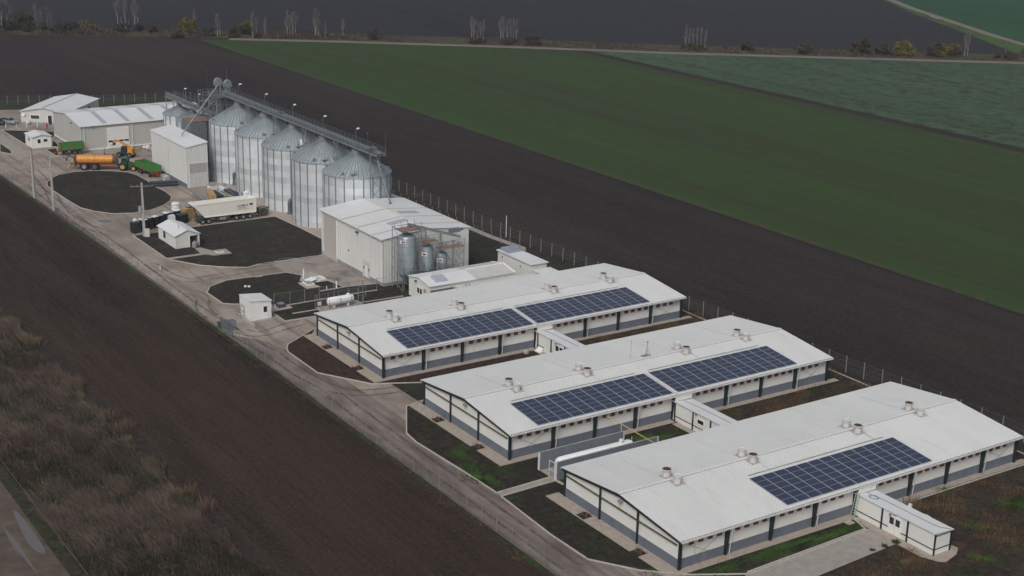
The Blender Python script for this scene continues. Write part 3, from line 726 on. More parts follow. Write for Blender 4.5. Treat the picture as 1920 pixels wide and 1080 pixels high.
# ------------------------------------------------------------------ solar arrays
proto = {}
def solar(i, x0, ncol, label, pitch=1.66):
    y0 = SH_Y[i]
    t = thing('solar_array', label, 'solar panels', (x0, y0, 0), 0, 'blue solar arrays on the shed roofs')
    ya = -.17; py = .975; lift = .11
    th = math.atan(SLOPE); c, s = math.cos(th), math.sin(th)
    if not proto:
        mb = MB(); mb.box(-.775, -.470, -.018, .775, .470, .018); o = mb.build('solar_panel', PV)
        f = MB(); e = .018
        f.box(-.80, -.484, -.02, .80, -.470, .024); f.box(-.80, .470, -.02, .80, .484, .024); f.box(-.80, -.470, -.02, -.775, .470, .024); f.box(.775, -.470, -.02, .80, .470, .024)
        fo = f.build('panel_frame', PVF); proto['p'] = (o, fo)
    po, fo = proto['p']
    first = not proto.get('used'); proto['used'] = True
    xw = 0
    for cidx in range(ncol):
        if ncol == 13 and cidx in (6,): xw += .05
        for r_ in range(6):
            if first and cidx == 0 and r_ == 0: a, b = po, fo
            else:
                a = po.copy(); b = fo.copy(); col.objects.link(a); col.objects.link(b)
            yy = ya+(r_+.5)*py*c
            a.parent = t; b.parent = a
            a.location = (xw+(cidx+.5)*pitch, yy, EH+SLOPE*(yy+OY)+lift); a.rotation_euler = (th, 0, 0)
    wd = ncol*pitch+(.05 if ncol == 13 else 0)
    rl = MB()
    for r_ in range(6):
        for k in (.25, .75):
            yy = ya+(r_+k)*py*c; z = EH+SLOPE*(yy+OY)+.052
            rl.box(-.05, yy-.02, z-.02, wd+.05, yy+.02, z+.025)
    rl.build('mounting_rail', PVF, t)
    tr = MB(); yy = ya+6*py*c+.55; z = EH+SLOPE*(yy+OY)+.04
    tr.box(.4, yy, z, wd-1.0, yy+.10, z+.07); tr.build('cable_tray', GREY, t)
    return t
solar(1, 3.62, 12, 'solar array on the left half of the farthest shed roof')
solar(1, 24.1, 12, 'solar array on the right half of the farthest shed roof')
solar(2, 3.83, 12, 'solar array on the left half of the middle shed roof')
solar(2, 24.47, 12, 'solar array on the right half of the middle shed roof')
solar(3, 14.02, 13, 'single larger solar array on the nearest shed roof')
for i in (1, 2):
    tr = MB(); y0 = SH_Y[i]
    for x in (23.86, 24.14):
        ya, yb = -.55, 5.9
        tr.hexa([(x-.05, ya, EH+SLOPE*(ya+OY)+.03), (x+.05, ya, EH+SLOPE*(ya+OY)+.03), (x+.05, yb, EH+SLOPE*(yb+OY)+.03), (x-.05, yb, EH+SLOPE*(yb+OY)+.03)],
                [(x-.05, ya, EH+SLOPE*(ya+OY)+.14), (x+.05, ya, EH+SLOPE*(ya+OY)+.14), (x+.05, yb, EH+SLOPE*(yb+OY)+.14), (x-.05, yb, EH+SLOPE*(yb+OY)+.14)])
    tr.build('cable_duct', GUT, sheds[i])
# antennas on the middle shed
a = MB(); zb = RH_-SLOPE*.7; xa = 25.2
a.tube([(xa, 10.2, zb), (xa, 10.2, zb+2.6)], .02, n=6)
a.build('whip_antenna', ZINCD, sheds[2])
a = MB(); xa = 27.6; ya = 9.9
a.tube([(xa, ya, zb), (xa, ya, zb+1.9)], .03, n=6)
for dx, dy in ((-.5, -.3), (.5, -.3), (0, .55)):
    a.tube([(xa+dx, ya+dy, zb), (xa, ya, zb+1.1)], .022, n=5)
a.box(xa-.6, ya-.35, zb-.02, xa+.6, ya+.6, zb+.045); a.lathe([(.06, 0), (.14, .08), (.05, .2)], 10, (xa, ya, zb+1.85), cap=True)
a.build('antenna_mast', ZINC, sheds[2])

# ------------------------------------------------------------------ annexes between the sheds
def annex(name, label, y1, y0, posts, rails, door=None, window=None, end=False, ramp=False, roofbox=True):
    """low white passage, x 23.85-26.35, from y0 (near end) to y1 (shed wall)"""
    xa, xb, hl, hr = 23.85, 26.35, 2.52, 2.36
    t = thing(name, label, 'passage annex', (0, 0, 0), 0, 'low white annexes at the shed walls')
    w_ = MB()
    w_.box(xa, y0, .07, xa+.07, y1, hl-.06); w_.box(xb-.07, y0, .07, xb, y1, hr-.06)
    if end: w_.hexa([(xa+.07, y0, .07), (xb-.07, y0, .07), (xb-.07, y0+.07, .07), (xa+.07, y0+.07, .07)], [(xa+.07, y0, hl-.07), (xb-.07, y0, hr-.07), (xb-.07, y0+.07, hr-.07), (xa+.07, y0+.07, hl-.07)])
    w_.build('wall', WHITE, t)
    r = MB()
    r.hexa([(xa-.14, y0-.12, hl-.06), (xb+.14, y0-.12, hr-.06), (xb+.14, y1, hr-.06), (xa-.14, y1, hl-.06)],
           [(xa-.14, y0-.12, hl+.04), (xb+.14, y0-.12, hr+.04), (xb+.14, y1, hr+.04), (xa-.14, y1, hl+.04)])
    ro_ = r.build('roof', ROOF2, t)
    c = MB(); xm = 25.25; zc = hl+(hr-hl)*(xm-xa)/(xb-xa)+.042
    pts = [(xm-.25, y1-.3, zc+.01), (xm, y1-3, zc), (xm+.02, y0+1.6, zc), (xm+.15, y0+.8, zc), (xm+.9, y0-.05, zc-.05)]
    c.tube(pts, .035, n=6); c.build('cable', DGREY, ro_)
    ub = MB(); ub.box(xa-.02, y1-.62, hl+.045, xb+.02, y1-.03, EH-.20); ub.build('eave_box', WHITE, t)
    for yp_ in posts:
        p = MB(); p.box(xa-.10, yp_-.09, .07, xa-.003, yp_+.09, hl-.1); p.build('post', STEEL, t)
    for ya, yb in rails:
        p = MB(); p.box(xa-.055, ya, .66, xa-.003, yb, .74); p.build('rail', STEEL, t)
    if end:
        for xp in (xa+.02, xb-.10):
            p = MB(); p.box(xp-.09, y0-.10, .07, xp+.09, y0-.003, (hl if xp < 25 else hr)-.09); p.build('post', STEEL, t)
        for z in (.66, 2.12):
            p = MB(); p.box(xa+.12, y0-.055, z, xb-.2, y0-.003, z+.08); p.build('rail', STEEL, t)
        d = MB(); d.tube([(xb+.10, y0+.1, hr-.05), (xb+.10, y0+.05, .15), (xb+.15, y0-.15, .1)], .045, n=8); d.build('downpipe', GUT, t)
        h = MB(); h.box(xb+.13, y0+5.6, hr-.55, xb+.4, y0+5.9, hr+.32); h.build('vent_hood', GUT, t)
    if door:
        ya, yb = door
        d = MB(); d.box(xa-.05, ya, .09, xa-.004, yb, 2.12); dd = d.build('door', WHITE2, t)
        ym = (ya+yb)/2
        for a_, b_ in ((ya+.18, ym-.12), (ym+.12, yb-.18)):
            g_ = MB(); g_.box(xa-.058, a_, 1.18, xa-.051, b_, 1.92); g_.build('window', GLASS, dd)
        s_ = MB(); s_.box(xa-.055, ym-.012, .1, xa-.051, ym+.012, 2.1); s_.build('door_gap', GREY, dd)
        l_ = MB(); l_.tube([(xa-.03, ym-.1, 2.3), (xa-.35, ym-.05, 2.42), (xa-.4, ym+.35, 2.38)], .03, n=6); l_.box(xa-.48, ym+.3, 2.26, xa-.3, ym+.5, 2.4); l_.build('lamp', ZINCD, t)
    if window:
        ya, yb = window
        d = MB(); d.box(xa-.04, ya, 1.22, xa-.004, yb, 1.84); dd = d.build('window_frame', WHITE2, t)
        g_ = MB(); g_.box(xa-.05, ya+.08, 1.30, xa-.041, yb-.08, 1.76); g_.build('pane', GLASS, dd)
        l_ = MB(); l_.box(xa-.25, yb+.05, 2.28, xa-.05, yb+.3, 2.44); l_.build('lamp', ZINCD, t)
    if ramp:
        d = MB(); d.hexa([(xa-.8, y1-2.3, .08), (xa-.12, y1-2.3, .08), (xa-.12, y1-1.2, .08), (xa-.8, y1-1.2, .08)], [(xa-.75, y1-2.3, .12), (xa-.12, y1-2.3, .6), (xa-.12, y1-1.2, .6), (xa-.75, y1-1.2, .12)])
        d.build('ramp_cover', WHITE2, t)
    return t
annex('annex', 'low white annex between the farthest and middle sheds with double door', 59.9, 30.08+SW+.05, (59.1, 55.9, 52.7), ((53.9, 55.8), (57.6, 59.0)), door=(53.0, 55.0), ramp=True)
annex('annex', 'low white annex between the middle and nearest sheds with one small window', 30.0, SW+.05, (29.45, 26.1, 22.9, 19.9), ((26.2, 29.4), (23.0, 26.0)), window=(24.1, 25.3))
annex('annex', 'free ending white annex of the nearest shed with double door and ladder', -.08, -11.0, (-4.1, -7.55), ((-4.0, -.4), (-5.0, -4.2), (-7.5, -6.75), (-10.95, -7.65)), door=(-6.7, -4.95), end=True)
mb = MB(); mb.prism([(22.6, -10.4), (23.4, -12.2), (24.0, -12.6), (26.2, -12.0), (27.4, -11.2), (27.3, -10.4), (26.5, -10.2), (26.5, -.9), (22.9, -1.0)], 0, .07)
tag(mb.build('apron', APRON), 'pale concrete apron round the free ending annex', 'apron', kind='structure')
for k, yy in enumerate((18.9, 48.95)):
    mb = MB(); mb.prism([(22.9, yy+.1), (26.45, yy+.1), (26.45, yy+9.9), (22.9, yy+9.9)], 0, .07); tag(mb.build('apron', APRON), 'concrete apron along the %s annex' % ('window', 'ramp')[k], 'apron', kind='structure')
# ladder, hose coil, drum
t = thing('ladder', 'pale green ladder leaning on the annex of the nearest shed', 'ladder', (23.3, -.7, .08))
for dy in (-.24, .24):
    mb = MB(); mb.bar((-.15, dy, 0), (.42, dy, 2.75), .06, .06); mb.build('rail', mat('ladder_green', (.33, .42, .36), .6), t)
mb = MB()
for k in range(9):
    f = (k+.6)/9.4; mb.bar((-.15+.57*f, -.22, 2.75*f), (-.15+.57*f, .22, 2.75*f), .045, .035)
mb.build('rung', mat('ladder_green', (.33, .42, .36)), t)
mb = MB(); hz = 2.60
for k in range(4):
    rr = .50-.03*k
    mb.tube([(24.75+rr*math.cos(a*math.pi/12)*.9, -1.95+rr*1.15*math.sin(a*math.pi/12), 2.52+.02*k) for a in range(25)], .022, n=6, cap=False)
tag(mb.build('hose_coil', mat('blue_grey_hose', (.19, .30, .34), .5)), 'coiled blue grey hose lying on the annex roof of the nearest shed', 'hose')
t = thing('water_trough', 'round dark blue tub behind the annex of the nearest shed', 'tub', (28.55, -5.3, .03))
mb = MB(); mb.lathe([(.95, 0), (1.0, .55), (1.03, .58), (.97, .58), (.92, .1), (0, .08)], 28); mb.build('tub', mat('blue_tub', (.025, .035, .07), .5), t)
mb = MB(); mb.tube([(1.0*math.cos(a*math.pi/14), 1.0*math.sin(a*math.pi/14), .60) for a in range(29)], .03, n=6, cap=False); mb.build('rim', GUT, t)
# rubble heaps and drain pits at the gables
def clutter(name, label, x, y, seed, group):
    q = random.Random(seed); t = thing(name, label, 'drain pit', (x, y, .02), 0, group)
    mb = MB(); mb.hexa([(-.75, -.8, .0), (.7, -.7, .0), (.75, .8, .0), (-.7, .75, .0)], [(-.6, -.65, .09), (.55, -.55, .09), (.6, .6, .09), (-.55, .6, .09)])
    mb.build('pit', mat('pit_dark', (.018, .015, .013), .95, var=.3), t)
    mb = MB(); mb.tube([(-.1, -.5, .06), (-.1, -.5, .55)], .13, .10, 10); mb.tube([(-.3, .2, .08), (.2, .5, .28)], .07, .06, 8); mb.lathe([(.13, .55), (.17, .5), (.17, .58), (0, .6)], 10, (-.1, -.5, 0)); mb.bar((-.1, -.5, .15), (-.2, .35, .2), .08)
    mb.build('valve', mat('rusty_valve', (.11, .05, .04), .8, var=.4, scale=5), t)
    mb = MB()
    for k in range(26):
        a, b = q.uniform(-.7, .7), q.uniform(-.75, .7); h = q.uniform(.25, .75)
        mb.tube([(a, b, 0), (a+q.uniform(-.15, .15), b+q.uniform(-.15, .15), h)], .018, .006, 4)
    mb.build('weeds', mat('dead_weed', (.10, .07, .045), .9, var=.3), t)
for i in (1, 2, 3):
    nm = {1: 'farthest', 2: 'middle', 3: 'nearest'}[i]
    clutter('drain_pit', 'small dark drain pit in the %s shed gable apron, left of the other pit' % nm, -.95, SH_Y[i]+14.1, 10+i, 'drain pits in the gable aprons')
    clutter('drain_pit', 'small dark drain pit in the %s shed gable apron near the front corner' % nm, -1.15, SH_Y[i]+4.7, 20+i, 'drain pits in the gable aprons')
# ------------------------------------------------------------------ walled gas tank between middle and nearest shed
def panel_wall(name, label, x0, x1, y, h):
    t = thing(name, label, 'wall', (0, 0, .03))
    mb = MB(); mb.box(x0, y-.07, 0, x1, y+.07, h); mb.build('panel', WALLG, t)
    mb = MB(); mb.box(x0-.03, y-.10, h+.003, x1+.03, y+.10, h+.06); mb.build('coping', GREY, t)
    mb = MB(); mb.box(x0-.14, y-.12, 0, x0-.003, y+.12, h+.02); mb.build('end_post', GUT, t)
    mb = MB(); mb.box(x1+.003, y-.12, 0, x1+.14, y+.12, h+.02); mb.build('end_post', GUT, t)
panel_wall('panel_wall', 'grey panel wall standing closer to the middle shed', 1.5, 13.2, 26.05, 2.1)
panel_wall('panel_wall', 'grey panel wall standing closer to the nearest shed', 1.5, 15.6, 22.75, 2.15)
sheet('slab', [(1.4, 22.9), (15, 22.9), (15, 25.9), (1.4, 25.9)], .06, SLAB, 'concrete slab between the two grey panel walls')
t = thing('gas_tank', 'long white gas tank between two grey panel walls', 'gas tank', (2.4, 24.0, .06))
mb = MB(); Lk = 10.6; rk = .80
mb.lathe([(0, 0), (.45, .05), (.68, .2), (rk, .5), (rk, Lk-.5), (.68, Lk-.2), (.45, Lk-.05), (0, Lk)], 28, (0, 0, 1.18), 'x'); mb.build('vessel', TANK, t)
mb = MB(); mb.lathe([(.30, 0), (.30, .28), (.24, .34), (0, .36)], 18, (Lk-1.6, 0, 1.93)); mb.build('valve_dome', GUT, t)
for x in (2, 8.4):
    mb = MB(); mb.box(x-.15, -.6, 0, x+.15, .6, .6); mb.build('saddle', CONC, t)
mb = MB()
for a, b in (((0, 0, 0), (0, 0, 2.0)), ((0, 1.05, 0), (0, 1.05, 2.0)), ((0, 0, 2.0), (0, 1.05, 2.0)), ((0, 0, 1.0), (0, 1.05, 1.0))): mb.bar(a, b, .06)
tag(mb.build('gate', GUT, loc=(1.36, 22.9, .05)), 'thin pale gate frame between the grey panel walls', 'gate')
t = thing('gas_pipe', 'yellow gas pipe bridging from the middle shed to the nearest shed', 'pipe', (0, 0, 0))
mb = MB(); mb.tube([(13.6, 30.0, 2.62), (13.15, 26.5, 3.0), (12.3, 19.5, 3.45)], .05, n=8); mb.build('overhead_pipe', GASY, t)
mb = MB(); mb.tube([(13.1, 26.3, 3.0), (13.1, 26.2, .85), (13.1, 26.15, .8), (11.7, 24.6, .75)], .05, n=8); mb.build('riser', GASY, t)
mb = MB(); mb.tube([(13.7, 25.0, 0), (13.7, 25.0, 1.75)], .04, n=6); mb.build('support', GUT, t)
# ------------------------------------------------------------------ grain silos
def make_silo(Rr, He, Hc, nst, big=True):
    t = thing('grain_silo', 'silo', 'grain silo')
    n = nst*4
    w_ = MB(); w_.lathe([(Rr, 0), (Rr, He)], n); w_.build('wall', GALV, t)
    b = MB(); b.lathe([(Rr+.25, 0), (Rr+.25, .18), (Rr+.02, .20)], n); b.build('foundation', CONC, t)
    rc = .95 if big else .6
    r = MB(); ns = nst*2; zc = Hc-.75; re = Rr+.16; ze = He-.06
    ring0 = [(re*math.cos(2*math.pi*k/ns), re*math.sin(2*math.pi*k/ns), ze) for k in range(ns)]
    ring1 = [(rc*math.cos(2*math.pi*k/ns), rc*math.sin(2*math.pi*k/ns), zc) for k in range(ns)]
    r.add(ring0+ring1, [(k, (k+1) % ns, ns+(k+1) % ns, ns+k) for k in range(ns)], False)
    r.lathe([(re, ze), (re, ze-.10), (Rr-.05, ze-.10)], ns)
    ro_ = r.build('roof', GALVR, t)
    ri = MB()
    for k in range(ns):
        a, c = Vector(ring0[k]), Vector(ring1[k]); up = Vector((0, 0, .045))
        ri.bar(a*.998+up, c+up, .09, .13)
    ri.build('roof_rib', mat('roof_rib', (.235, .265, .285), .5, metal=.3, var=.12), ro_)  # darker than the cone, the ribs' shadow lines are put into their tone
    c = MB(); c.lathe([(rc+.05, zc-.05), (rc+.05, zc+.28), (rc-.1, zc+.34), (rc-.1, Hc-.12), (rc-.05, Hc-.1), (rc-.05, Hc), (0, Hc+.04)], 20); c.build('top_collar', ZINC, t)
    for k in range(nst):
        a = 2*math.pi*(k+.5)/nst
        s = MB(); q = Matrix.Rotation(a, 3, 'Z')
        pts = [q @ Vector(p) for p in ((Rr-.01, -.10, .2), (Rr+.10, -.075, .2), (Rr+.10, .075, .2), (Rr-.01, .10, .2))]
        s.hexa(pts, [p+Vector((0, 0, He-.35)) for p in pts]); s.build('stiffener', mat('stiffener_zinc', (.20, .235, .255), .5, metal=.3, var=.12), t)
    if big:
        for a in (R(216), R(140), R(330)):        # roof hatch and small vents on the cone
            k = .88; rr = re+(rc-re)*(1-k); zz = ze+(zc-ze)*(1-k)
            v = MB(); x, y = rr*math.cos(a), rr*math.sin(a)
            v.lathe([(.22, 0), (.22, .38), (.28, .40), (.28, .46), (0, .5)], 12, (x, y, zz-.05)); v.build('roof_vent', ZINC, t)
        a = R(238); k = .9; rr = re*k+.15; zz = ze+(zc-ze)*(1-k)*1.0
        h = MB(); x, y = rr*math.cos(a), rr*math.sin(a)
        for dx in (-.45, .45): h.bar((x+dx, y, zz-.1), (x+dx, y, zz+.75), .05)
        h.bar((x-.45, y, zz+.75), (x+.45, y, zz+.75), .05); h.bar((x-.45, y, zz+.4), (x+.45, y, zz+.4), .05); h.box(x-.35, y+.05, zz, x+.35, y+.6, zz+.25)
        h.build('hatch', ZINCD, t)
    return t
SX, SY0, SDY, SR = 28.95, 122.51, 12.69, 5.81
base_silo = make_silo(SR, 11.94, 15.64, 22)
names = ['galvanised silo nearest the feed mill, first of the big row', 'second big galvanised silo from the feed mill', 'big galvanised silo in the middle of the five, white disc beside its roof',
         'fourth big galvanised silo from the feed mill', 'farthest of the five big silos, beside the white intake building']
silos = []
for i in range(5):
    s = base_silo if i == 0 else copy_tree(base_silo)
    s.location = (SX, SY0+SDY*i, 0); s.rotation_euler = (0, 0, R(9*i)); tag(s, names[i], 'grain silo', 'big galvanised grain silos in a row'); silos.append(s)
small = make_silo(3.45, 8.0, 10.15, 16, False)
for k, (x, y, l) in enumerate(((28.95, 206.2, 'small silo at the far end, against the warehouse'), (29.1, 198.6, 'middle small silo behind the white intake building'), (29.1, 191.2, 'small silo half hidden behind the grain dryer'))):
    s = small if k == 0 else copy_tree(small); s.location = (x, y, 0); s.rotation_euler = (0, 0, R(13*k)); tag(s, l, 'grain silo', 'small galvanised silos')
# aeration ducts between the silos, on the yard side
def duct(label, x, y):
    t = thing('aeration_fan', label, 'fan', (x, y, .02), 0, 'aeration fans between the silos')
    mb = MB(); mb.tube([(0, 0, 0), (0, 0, 2.0), (.12, .06, 2.35), (.45, .25, 2.55), (.9, .6, 2.55)], .36, n=14); mb.build('duct', mat('grey_green_duct', (.13, .165, .165), .55, metal=.3), t)
    mb = MB(); mb.lathe([(.44, 0), (.44, .35), (.36, .38)], 14, cap=True); mb.build('housing', ZINCD, t)
duct('grey duct elbow between the two silos nearest the intake building', *G(439.5, 347)); duct('grey duct elbow between the second and third silo from the feed mill', *G(543, 401))
tag(MB().lathe([(.02, -.04), (.52, -.04), (.58, 0), (.52, .04), (.02, .04)], 24, (0, 0, 0), 'x').build('disc', TANK, loc=(26.0, 138.4, 14.2)), 'round white disc standing on the roof of a big silo', 'disc')

# ------------------------------------------------------------------ conveyor bridges
def bridge(name, label, x, y0, y1, z, lamps, sup, legs=()):
    t = thing(name, label, 'conveyor', (x, y0, z)); L = y1-y0
    d = MB(); d.box(.15, 0, -.08, 1.05, L, 0); d.build('walkway', ZINCD, t)
    tr = MB(); tr.box(-.55, 0, .02, .08, L, .52)
    y = 1.5
    while y < L: tr.box(-.60, y, -.02, .12, y+.08, .56); y += 3.0
    tr.build('conveyor_trough', ZINC, t)
    b = MB()
    for xx in (-.72, 1.05): b.box(xx, 0, -.42, xx+.10, L, -.10)
    y = 0
    k = 0
    while y < L-1.4:
        b.bar((-.67, y, -.30), (1.10, y+1.5, -.30), .05); b.bar((-.67, y, -.26), (1.10, y, -.26), .06); y += 1.5; k += 1
    b.build('girder', ZINC, t)
    for xx in (-.72, 1.10):
        rl = MB(); y = 0
        while y < L+.01: rl.box(xx-.02, y-.02, -.1, xx+.02, y+.02, 1.02); y += 1.5
        for zz in (.35, .68, 1.0): rl.box(xx-.018, 0, zz, xx+.018, L, zz+.04)
        if xx > 0 or True: rl.box(xx-.012, 0, .01, xx+.012, L, .12)
        rl.build('railing', ZINCD, t)
    for yl in lamps:
        lp = MB(); yy = yl-y0
        lp.tube([(1.16, yy, 0), (1.16, yy, 1.75), (1.22, yy+.02, 2.05), (1.5, yy+.1, 2.25)], .035, n=6); lo_ = lp.build('lamp', ZINC, t)
        hd = MB(); hd.lathe([(0, -.30), (.13, -.24), (.16, 0), (.13, .24), (0, .30)], 12, (1.65, yy+.12, 2.27), 'x'); hd.build('lamp_head', TANK, lo_)
    for ys, zb in sup:
        s = MB(); yy = ys-y0; h = zb-z
        for dy in (-.75, .75):
            for xx in (-.67, 1.10): s.bar((xx, yy+dy, -.1), (xx, yy+dy, h), .10)
            s.bar((-.67, yy+dy, -.5), (1.10, yy+dy, h*.55), .06); s.bar((1.10, yy+dy, -.5), (-.67, yy+dy, h*.55), .06)
        nz = max(1, int(round(-h/1.5)))
        for k in range(nz):
            a, c = -.4+(h+.4)*k/nz, -.4+(h+.4)*(k+1)/nz
            for xx in (-.67, 1.10):
                s.bar((xx, yy-.75, a), (xx, yy+.75, c), .06); s.bar((xx, yy+.75, a), (xx, yy-.75, c), .06); s.bar((xx, yy-.75, c), (xx, yy+.75, c), .06)
        s.build('support_frame', ZINC, t)
    for ys in legs:
        s = MB(); yy = ys-y0
        for xx in (-.67, 1.10): s.bar((xx, yy, -.1), (xx, yy, -z+.1), .14)
        k = 0
        while k*2 < z-2:
            s.bar((-.67, yy, -.4-k*2), (1.10, yy, -2.4-k*2), .06); s.bar((1.10, yy, -.4-k*2), (-.67, yy, -2.4-k*2), .06); k += 1
        s.build('leg_frame', ZINC, t)
    return t
zdeck = 16.45
ms = [SY0+SDY*(i+.5) for i in range(4)]
br = bridge('conveyor_bridge', 'long conveyor walkway on top of the five big silos', 28.8, 113.8, 180.0, zdeck, [SY0+SDY*i+2.2 for i in range(5)], [(y, 12.6) for y in ms], [116.0])
# motor, outlet and blue cover on the bridge
mb = MB(); mb.box(-.6, 1.2, .53, .1, 2.6, .95); mb.lathe([(.22, 0), (.22, .8)], 12, (-.9, 1.6, .75), 'y', cap=True); mb.build('drive_motor', ZINCD, br)
mb = MB(); mb.box(-.6, 37.5, .53, .12, 38.5, .82); mb.build('blue_cover', mat('blue_cover', (.06, .12, .28), .5), br)
mb = MB(); mb.tube([(1.1, .2, -.1), (1.1, .2, 3.4)], .03, .015, 6); mb.build('lightning_rod', ZINCD, br)
mb = MB(); mb.tube([(1.1, 6.5, -.1), (1.1, 6.5, 2.2)], .025, .015, 6); mb.box(1.02, 6.42, 2.2, 1.18, 6.58, 2.38); mb.build('lightning_rod', ZINCD, br)
br2 = bridge('conveyor_bridge', 'shorter conveyor walkway over the small silos', 28.7, 184.2, 212.2, 10.95, (189.0, 197.5, 205.5), [], [211.6, 186.0])
mb = MB(); mb.tube([(1.1, 27.5, -.1), (1.1, 27.5, 2.4)], .025, .015, 6); mb.build('lightning_rod', ZINCD, br2)
# discharge pipe to the feed mill
def spout(name, label, pts, r=.15):
    t = thing(name, label, 'grain pipe', (0, 0, 0))
    mb = MB(); mb.tube(pts, r, n=10); mb.build('pipe', ZINC, t)
    mb = MB()
    a, b = Vector(pts[0]), Vector(pts[-1])
    for f in (.28, .55, .82):
        p = a.lerp(b, f); d = (b-a).normalized()*.09; mb.tube([p-d, p+d], r+.06, n=10)
    mb.build('flange', ZINCD, t)
rx, ry = G(731.5, 385, 8.0)
spout('grain_spout', 'steel grain pipe slanting from the bridge end to the feed mill roof', [(28.9, 115.0, 15.6), (28.6, 114.0, 14.9), (rx, ry, 8.0+.55), (rx, ry, 7.9)])
mb = MB(); mb.lathe([(.42, 0), (.42, .06), (.26, .10), (.26, .35)], 14); tag(mb.build('pipe_socket', ZINCD, loc=(rx, ry, 7.98)), 'small round pipe socket on the feed mill roof', 'socket')
# ------------------------------------------------------------------ elevator tower
t = thing('elevator_tower', 'bucket elevator tower rising above the silos, with two round heads', 'elevator', (29.0, 182.0, 0))
for k, (hx, hy, hz) in enumerate(((-.75, -.2, 17.9), (.95, -1.0, 17.5))):
    mb = MB(); mb.box(hx-.55, hy-.22, 0, hx-.2, hy+.22, hz); mb.box(hx+.2, hy-.22, 0, hx+.55, hy+.22, hz); mb.build('elevator_leg', ZINC, t)
    mb = MB(); mb.lathe([(.02, -.34), (.78, -.34), (.86, -.28), (.86, .28), (.78, .34), (.02, .34)], 24, (hx, hy, hz+.55), 'y'); mb.box(hx-.86, hy-.30, hz-.15, hx+.86, hy+.30, hz+.5)
    mb.lathe([(.25, .34), (.25, .95)], 12, (hx, hy, hz+.6), 'y', cap=True); mb.build('elevator_head', ZINC, t)
mb = MB()
for x in (-2.0, 2.2):
    for y in (-2.2, 2.0): mb.bar((x, y, 0), (x, y, 16.2), .16)
for k in range(8):
    a, c = k*2.0, k*2.0+2.0
    for y in (-2.2, 2.0): mb.bar((-2.0, y, a), (2.2, y, c), .08); mb.bar((-2.0, y, c), (2.2, y, c), .09)
    for x in (-2.0, 2.2): mb.bar((x, -2.2, a), (x, 2.0, c), .08); mb.bar((x, -2.2, c), (x, 2.0, c), .09)
mb.build('tower_frame', ZINC, t)
mb = MB(); mb.box(-2.2, -2.4, 15.4, 2.4, 2.2, 15.5); mb.build('platform', ZINCD, t)
mb = MB()
for x, y0, y1 in ((-2.15, -2.35, 2.15), (2.35, -2.35, 2.15)):
    for z in (15.95, 16.5): mb.box(x-.02, y0, z, x+.02, y1, z+.05)
for y in (-2.35, 2.15):
    for z in (15.95, 16.5): mb.box(-2.15, y-.02, z, 2.35, y+.02, z+.05)
for x in (-2.15, -.6, .9, 2.35):
    for y in (-2.35, 2.15): mb.box(x-.025, y-.025, 15.5, x+.025, y+.025, 16.54)
mb.build('railing', ZINCD, t)
mb = MB(); mb.tube([(.95, -.7, 18.2), (.95, -.7, 21.2)], .03, .015, 6); mb.build('lightning_rod', ZINC, t)
mb = MB(); mb.tube([(-1.6, 3.6, 14.5), (-1.6, 3.6, 20.0)], .03, .02, 6); mb.box(-1.68, 3.52, 20.0, -1.52, 3.68, 20.25); mb.build('lightning_rod', mat('rod_red', (.18, .08, .07), .7), t)
mb = MB()
for x in (-1.9, -1.45): mb.box(x-.025, -2.75, 1, x+.025, -2.70, 16.6)
z = 1.2
while z < 16.4: mb.box(-1.9, -2.74, z, -1.45, -2.71, z+.04); z += .35
mb.build('ladder', ZINC, t)
ex, ey = G(341.5, 257, 8.45)
spout('grain_spout', 'long steel grain pipe from the elevator head down to the intake roof', [(28.2, 181.6, 18.0), (27.6, 181.4, 17.3), (ex, ey, 9.0), (ex, ey, 8.3)], .14)
spout('grain_spout', 'shorter steel grain pipe from the elevator head to the grain dryer', [(29.9, 180.9, 17.6), (29.4, 181.1, 16.6), (25.9, 186.9, 10.9), (25.8, 187.0, 10.0)], .14)
# cage platform behind the tower
t = thing('dryer_exhaust', 'dark lattice cage standing behind the elevator tower', 'cage', (29.4, 190.6, 0))
mb = MB()
for x in (-1.5, 1.6):
    for y in (-1.2, 1.4): mb.bar((x, y, 0), (x, y, 15.3), .14)
for z in (13.2, 13.9, 14.6, 15.3):
    for y in (-1.2, 1.4): mb.bar((-1.5, y, z), (1.6, y, z), .06)
    for x in (-1.5, 1.6): mb.bar((x, -1.2, z), (x, 1.4, z), .06)
for x in (-.9, -.3, .3, .9):
    for y in (-1.2, 1.4): mb.bar((x, y, 13.2), (x, y, 15.3), .05)
mb.build('cage', ZINCD, t)
mb = MB(); mb.box(-1.3, -1.0, 12.9, 1.4, 1.2, 13.15); mb.build('platform', ZINCD, t)
# ------------------------------------------------------------------ grain dryer
def gridmat():
    m, t, b = newmat('dryer_panels'); q = NT(t)
    sep = q.n('SeparateXYZ'); q.l(q.n('NewGeometry').outputs['Position'], sep.inputs[0])
    hx = q.math('PINGPONG', q.math('DIVIDE', q.math('ADD', sep.outputs[0], sep.outputs[1]), .62), .5)
    hz = q.math('PINGPONG', q.math('DIVIDE', sep.outputs[2], .52), .5)
    mn = q.math('MINIMUM', hx, hz)
    c = q.ramp(q.noise(q.pos(), 1.5, 5), [(.3, (.13, .15, .165)), (.7, (.22, .245, .26))])
    c = q.mix(q.math('LESS_THAN', mn, .07), c, (.27, .29, .30))
    q.l(c, b.inputs['Base Color']); b.inputs['Metallic'].default_value = .3; b.inputs['Roughness'].default_value = .5
    q.bump(mn, .8, .06, b); return m
GRID = gridmat()
t = thing('grain_dryer', 'dark steel grain dryer with a grid of panels beside the intake building', 'grain dryer', (23.3, 185.3, 0))
mb = MB(); mb.box(0, 0, .2, 3.55, 4.6, 9.9); mb.build('drying_column', GRID, t)
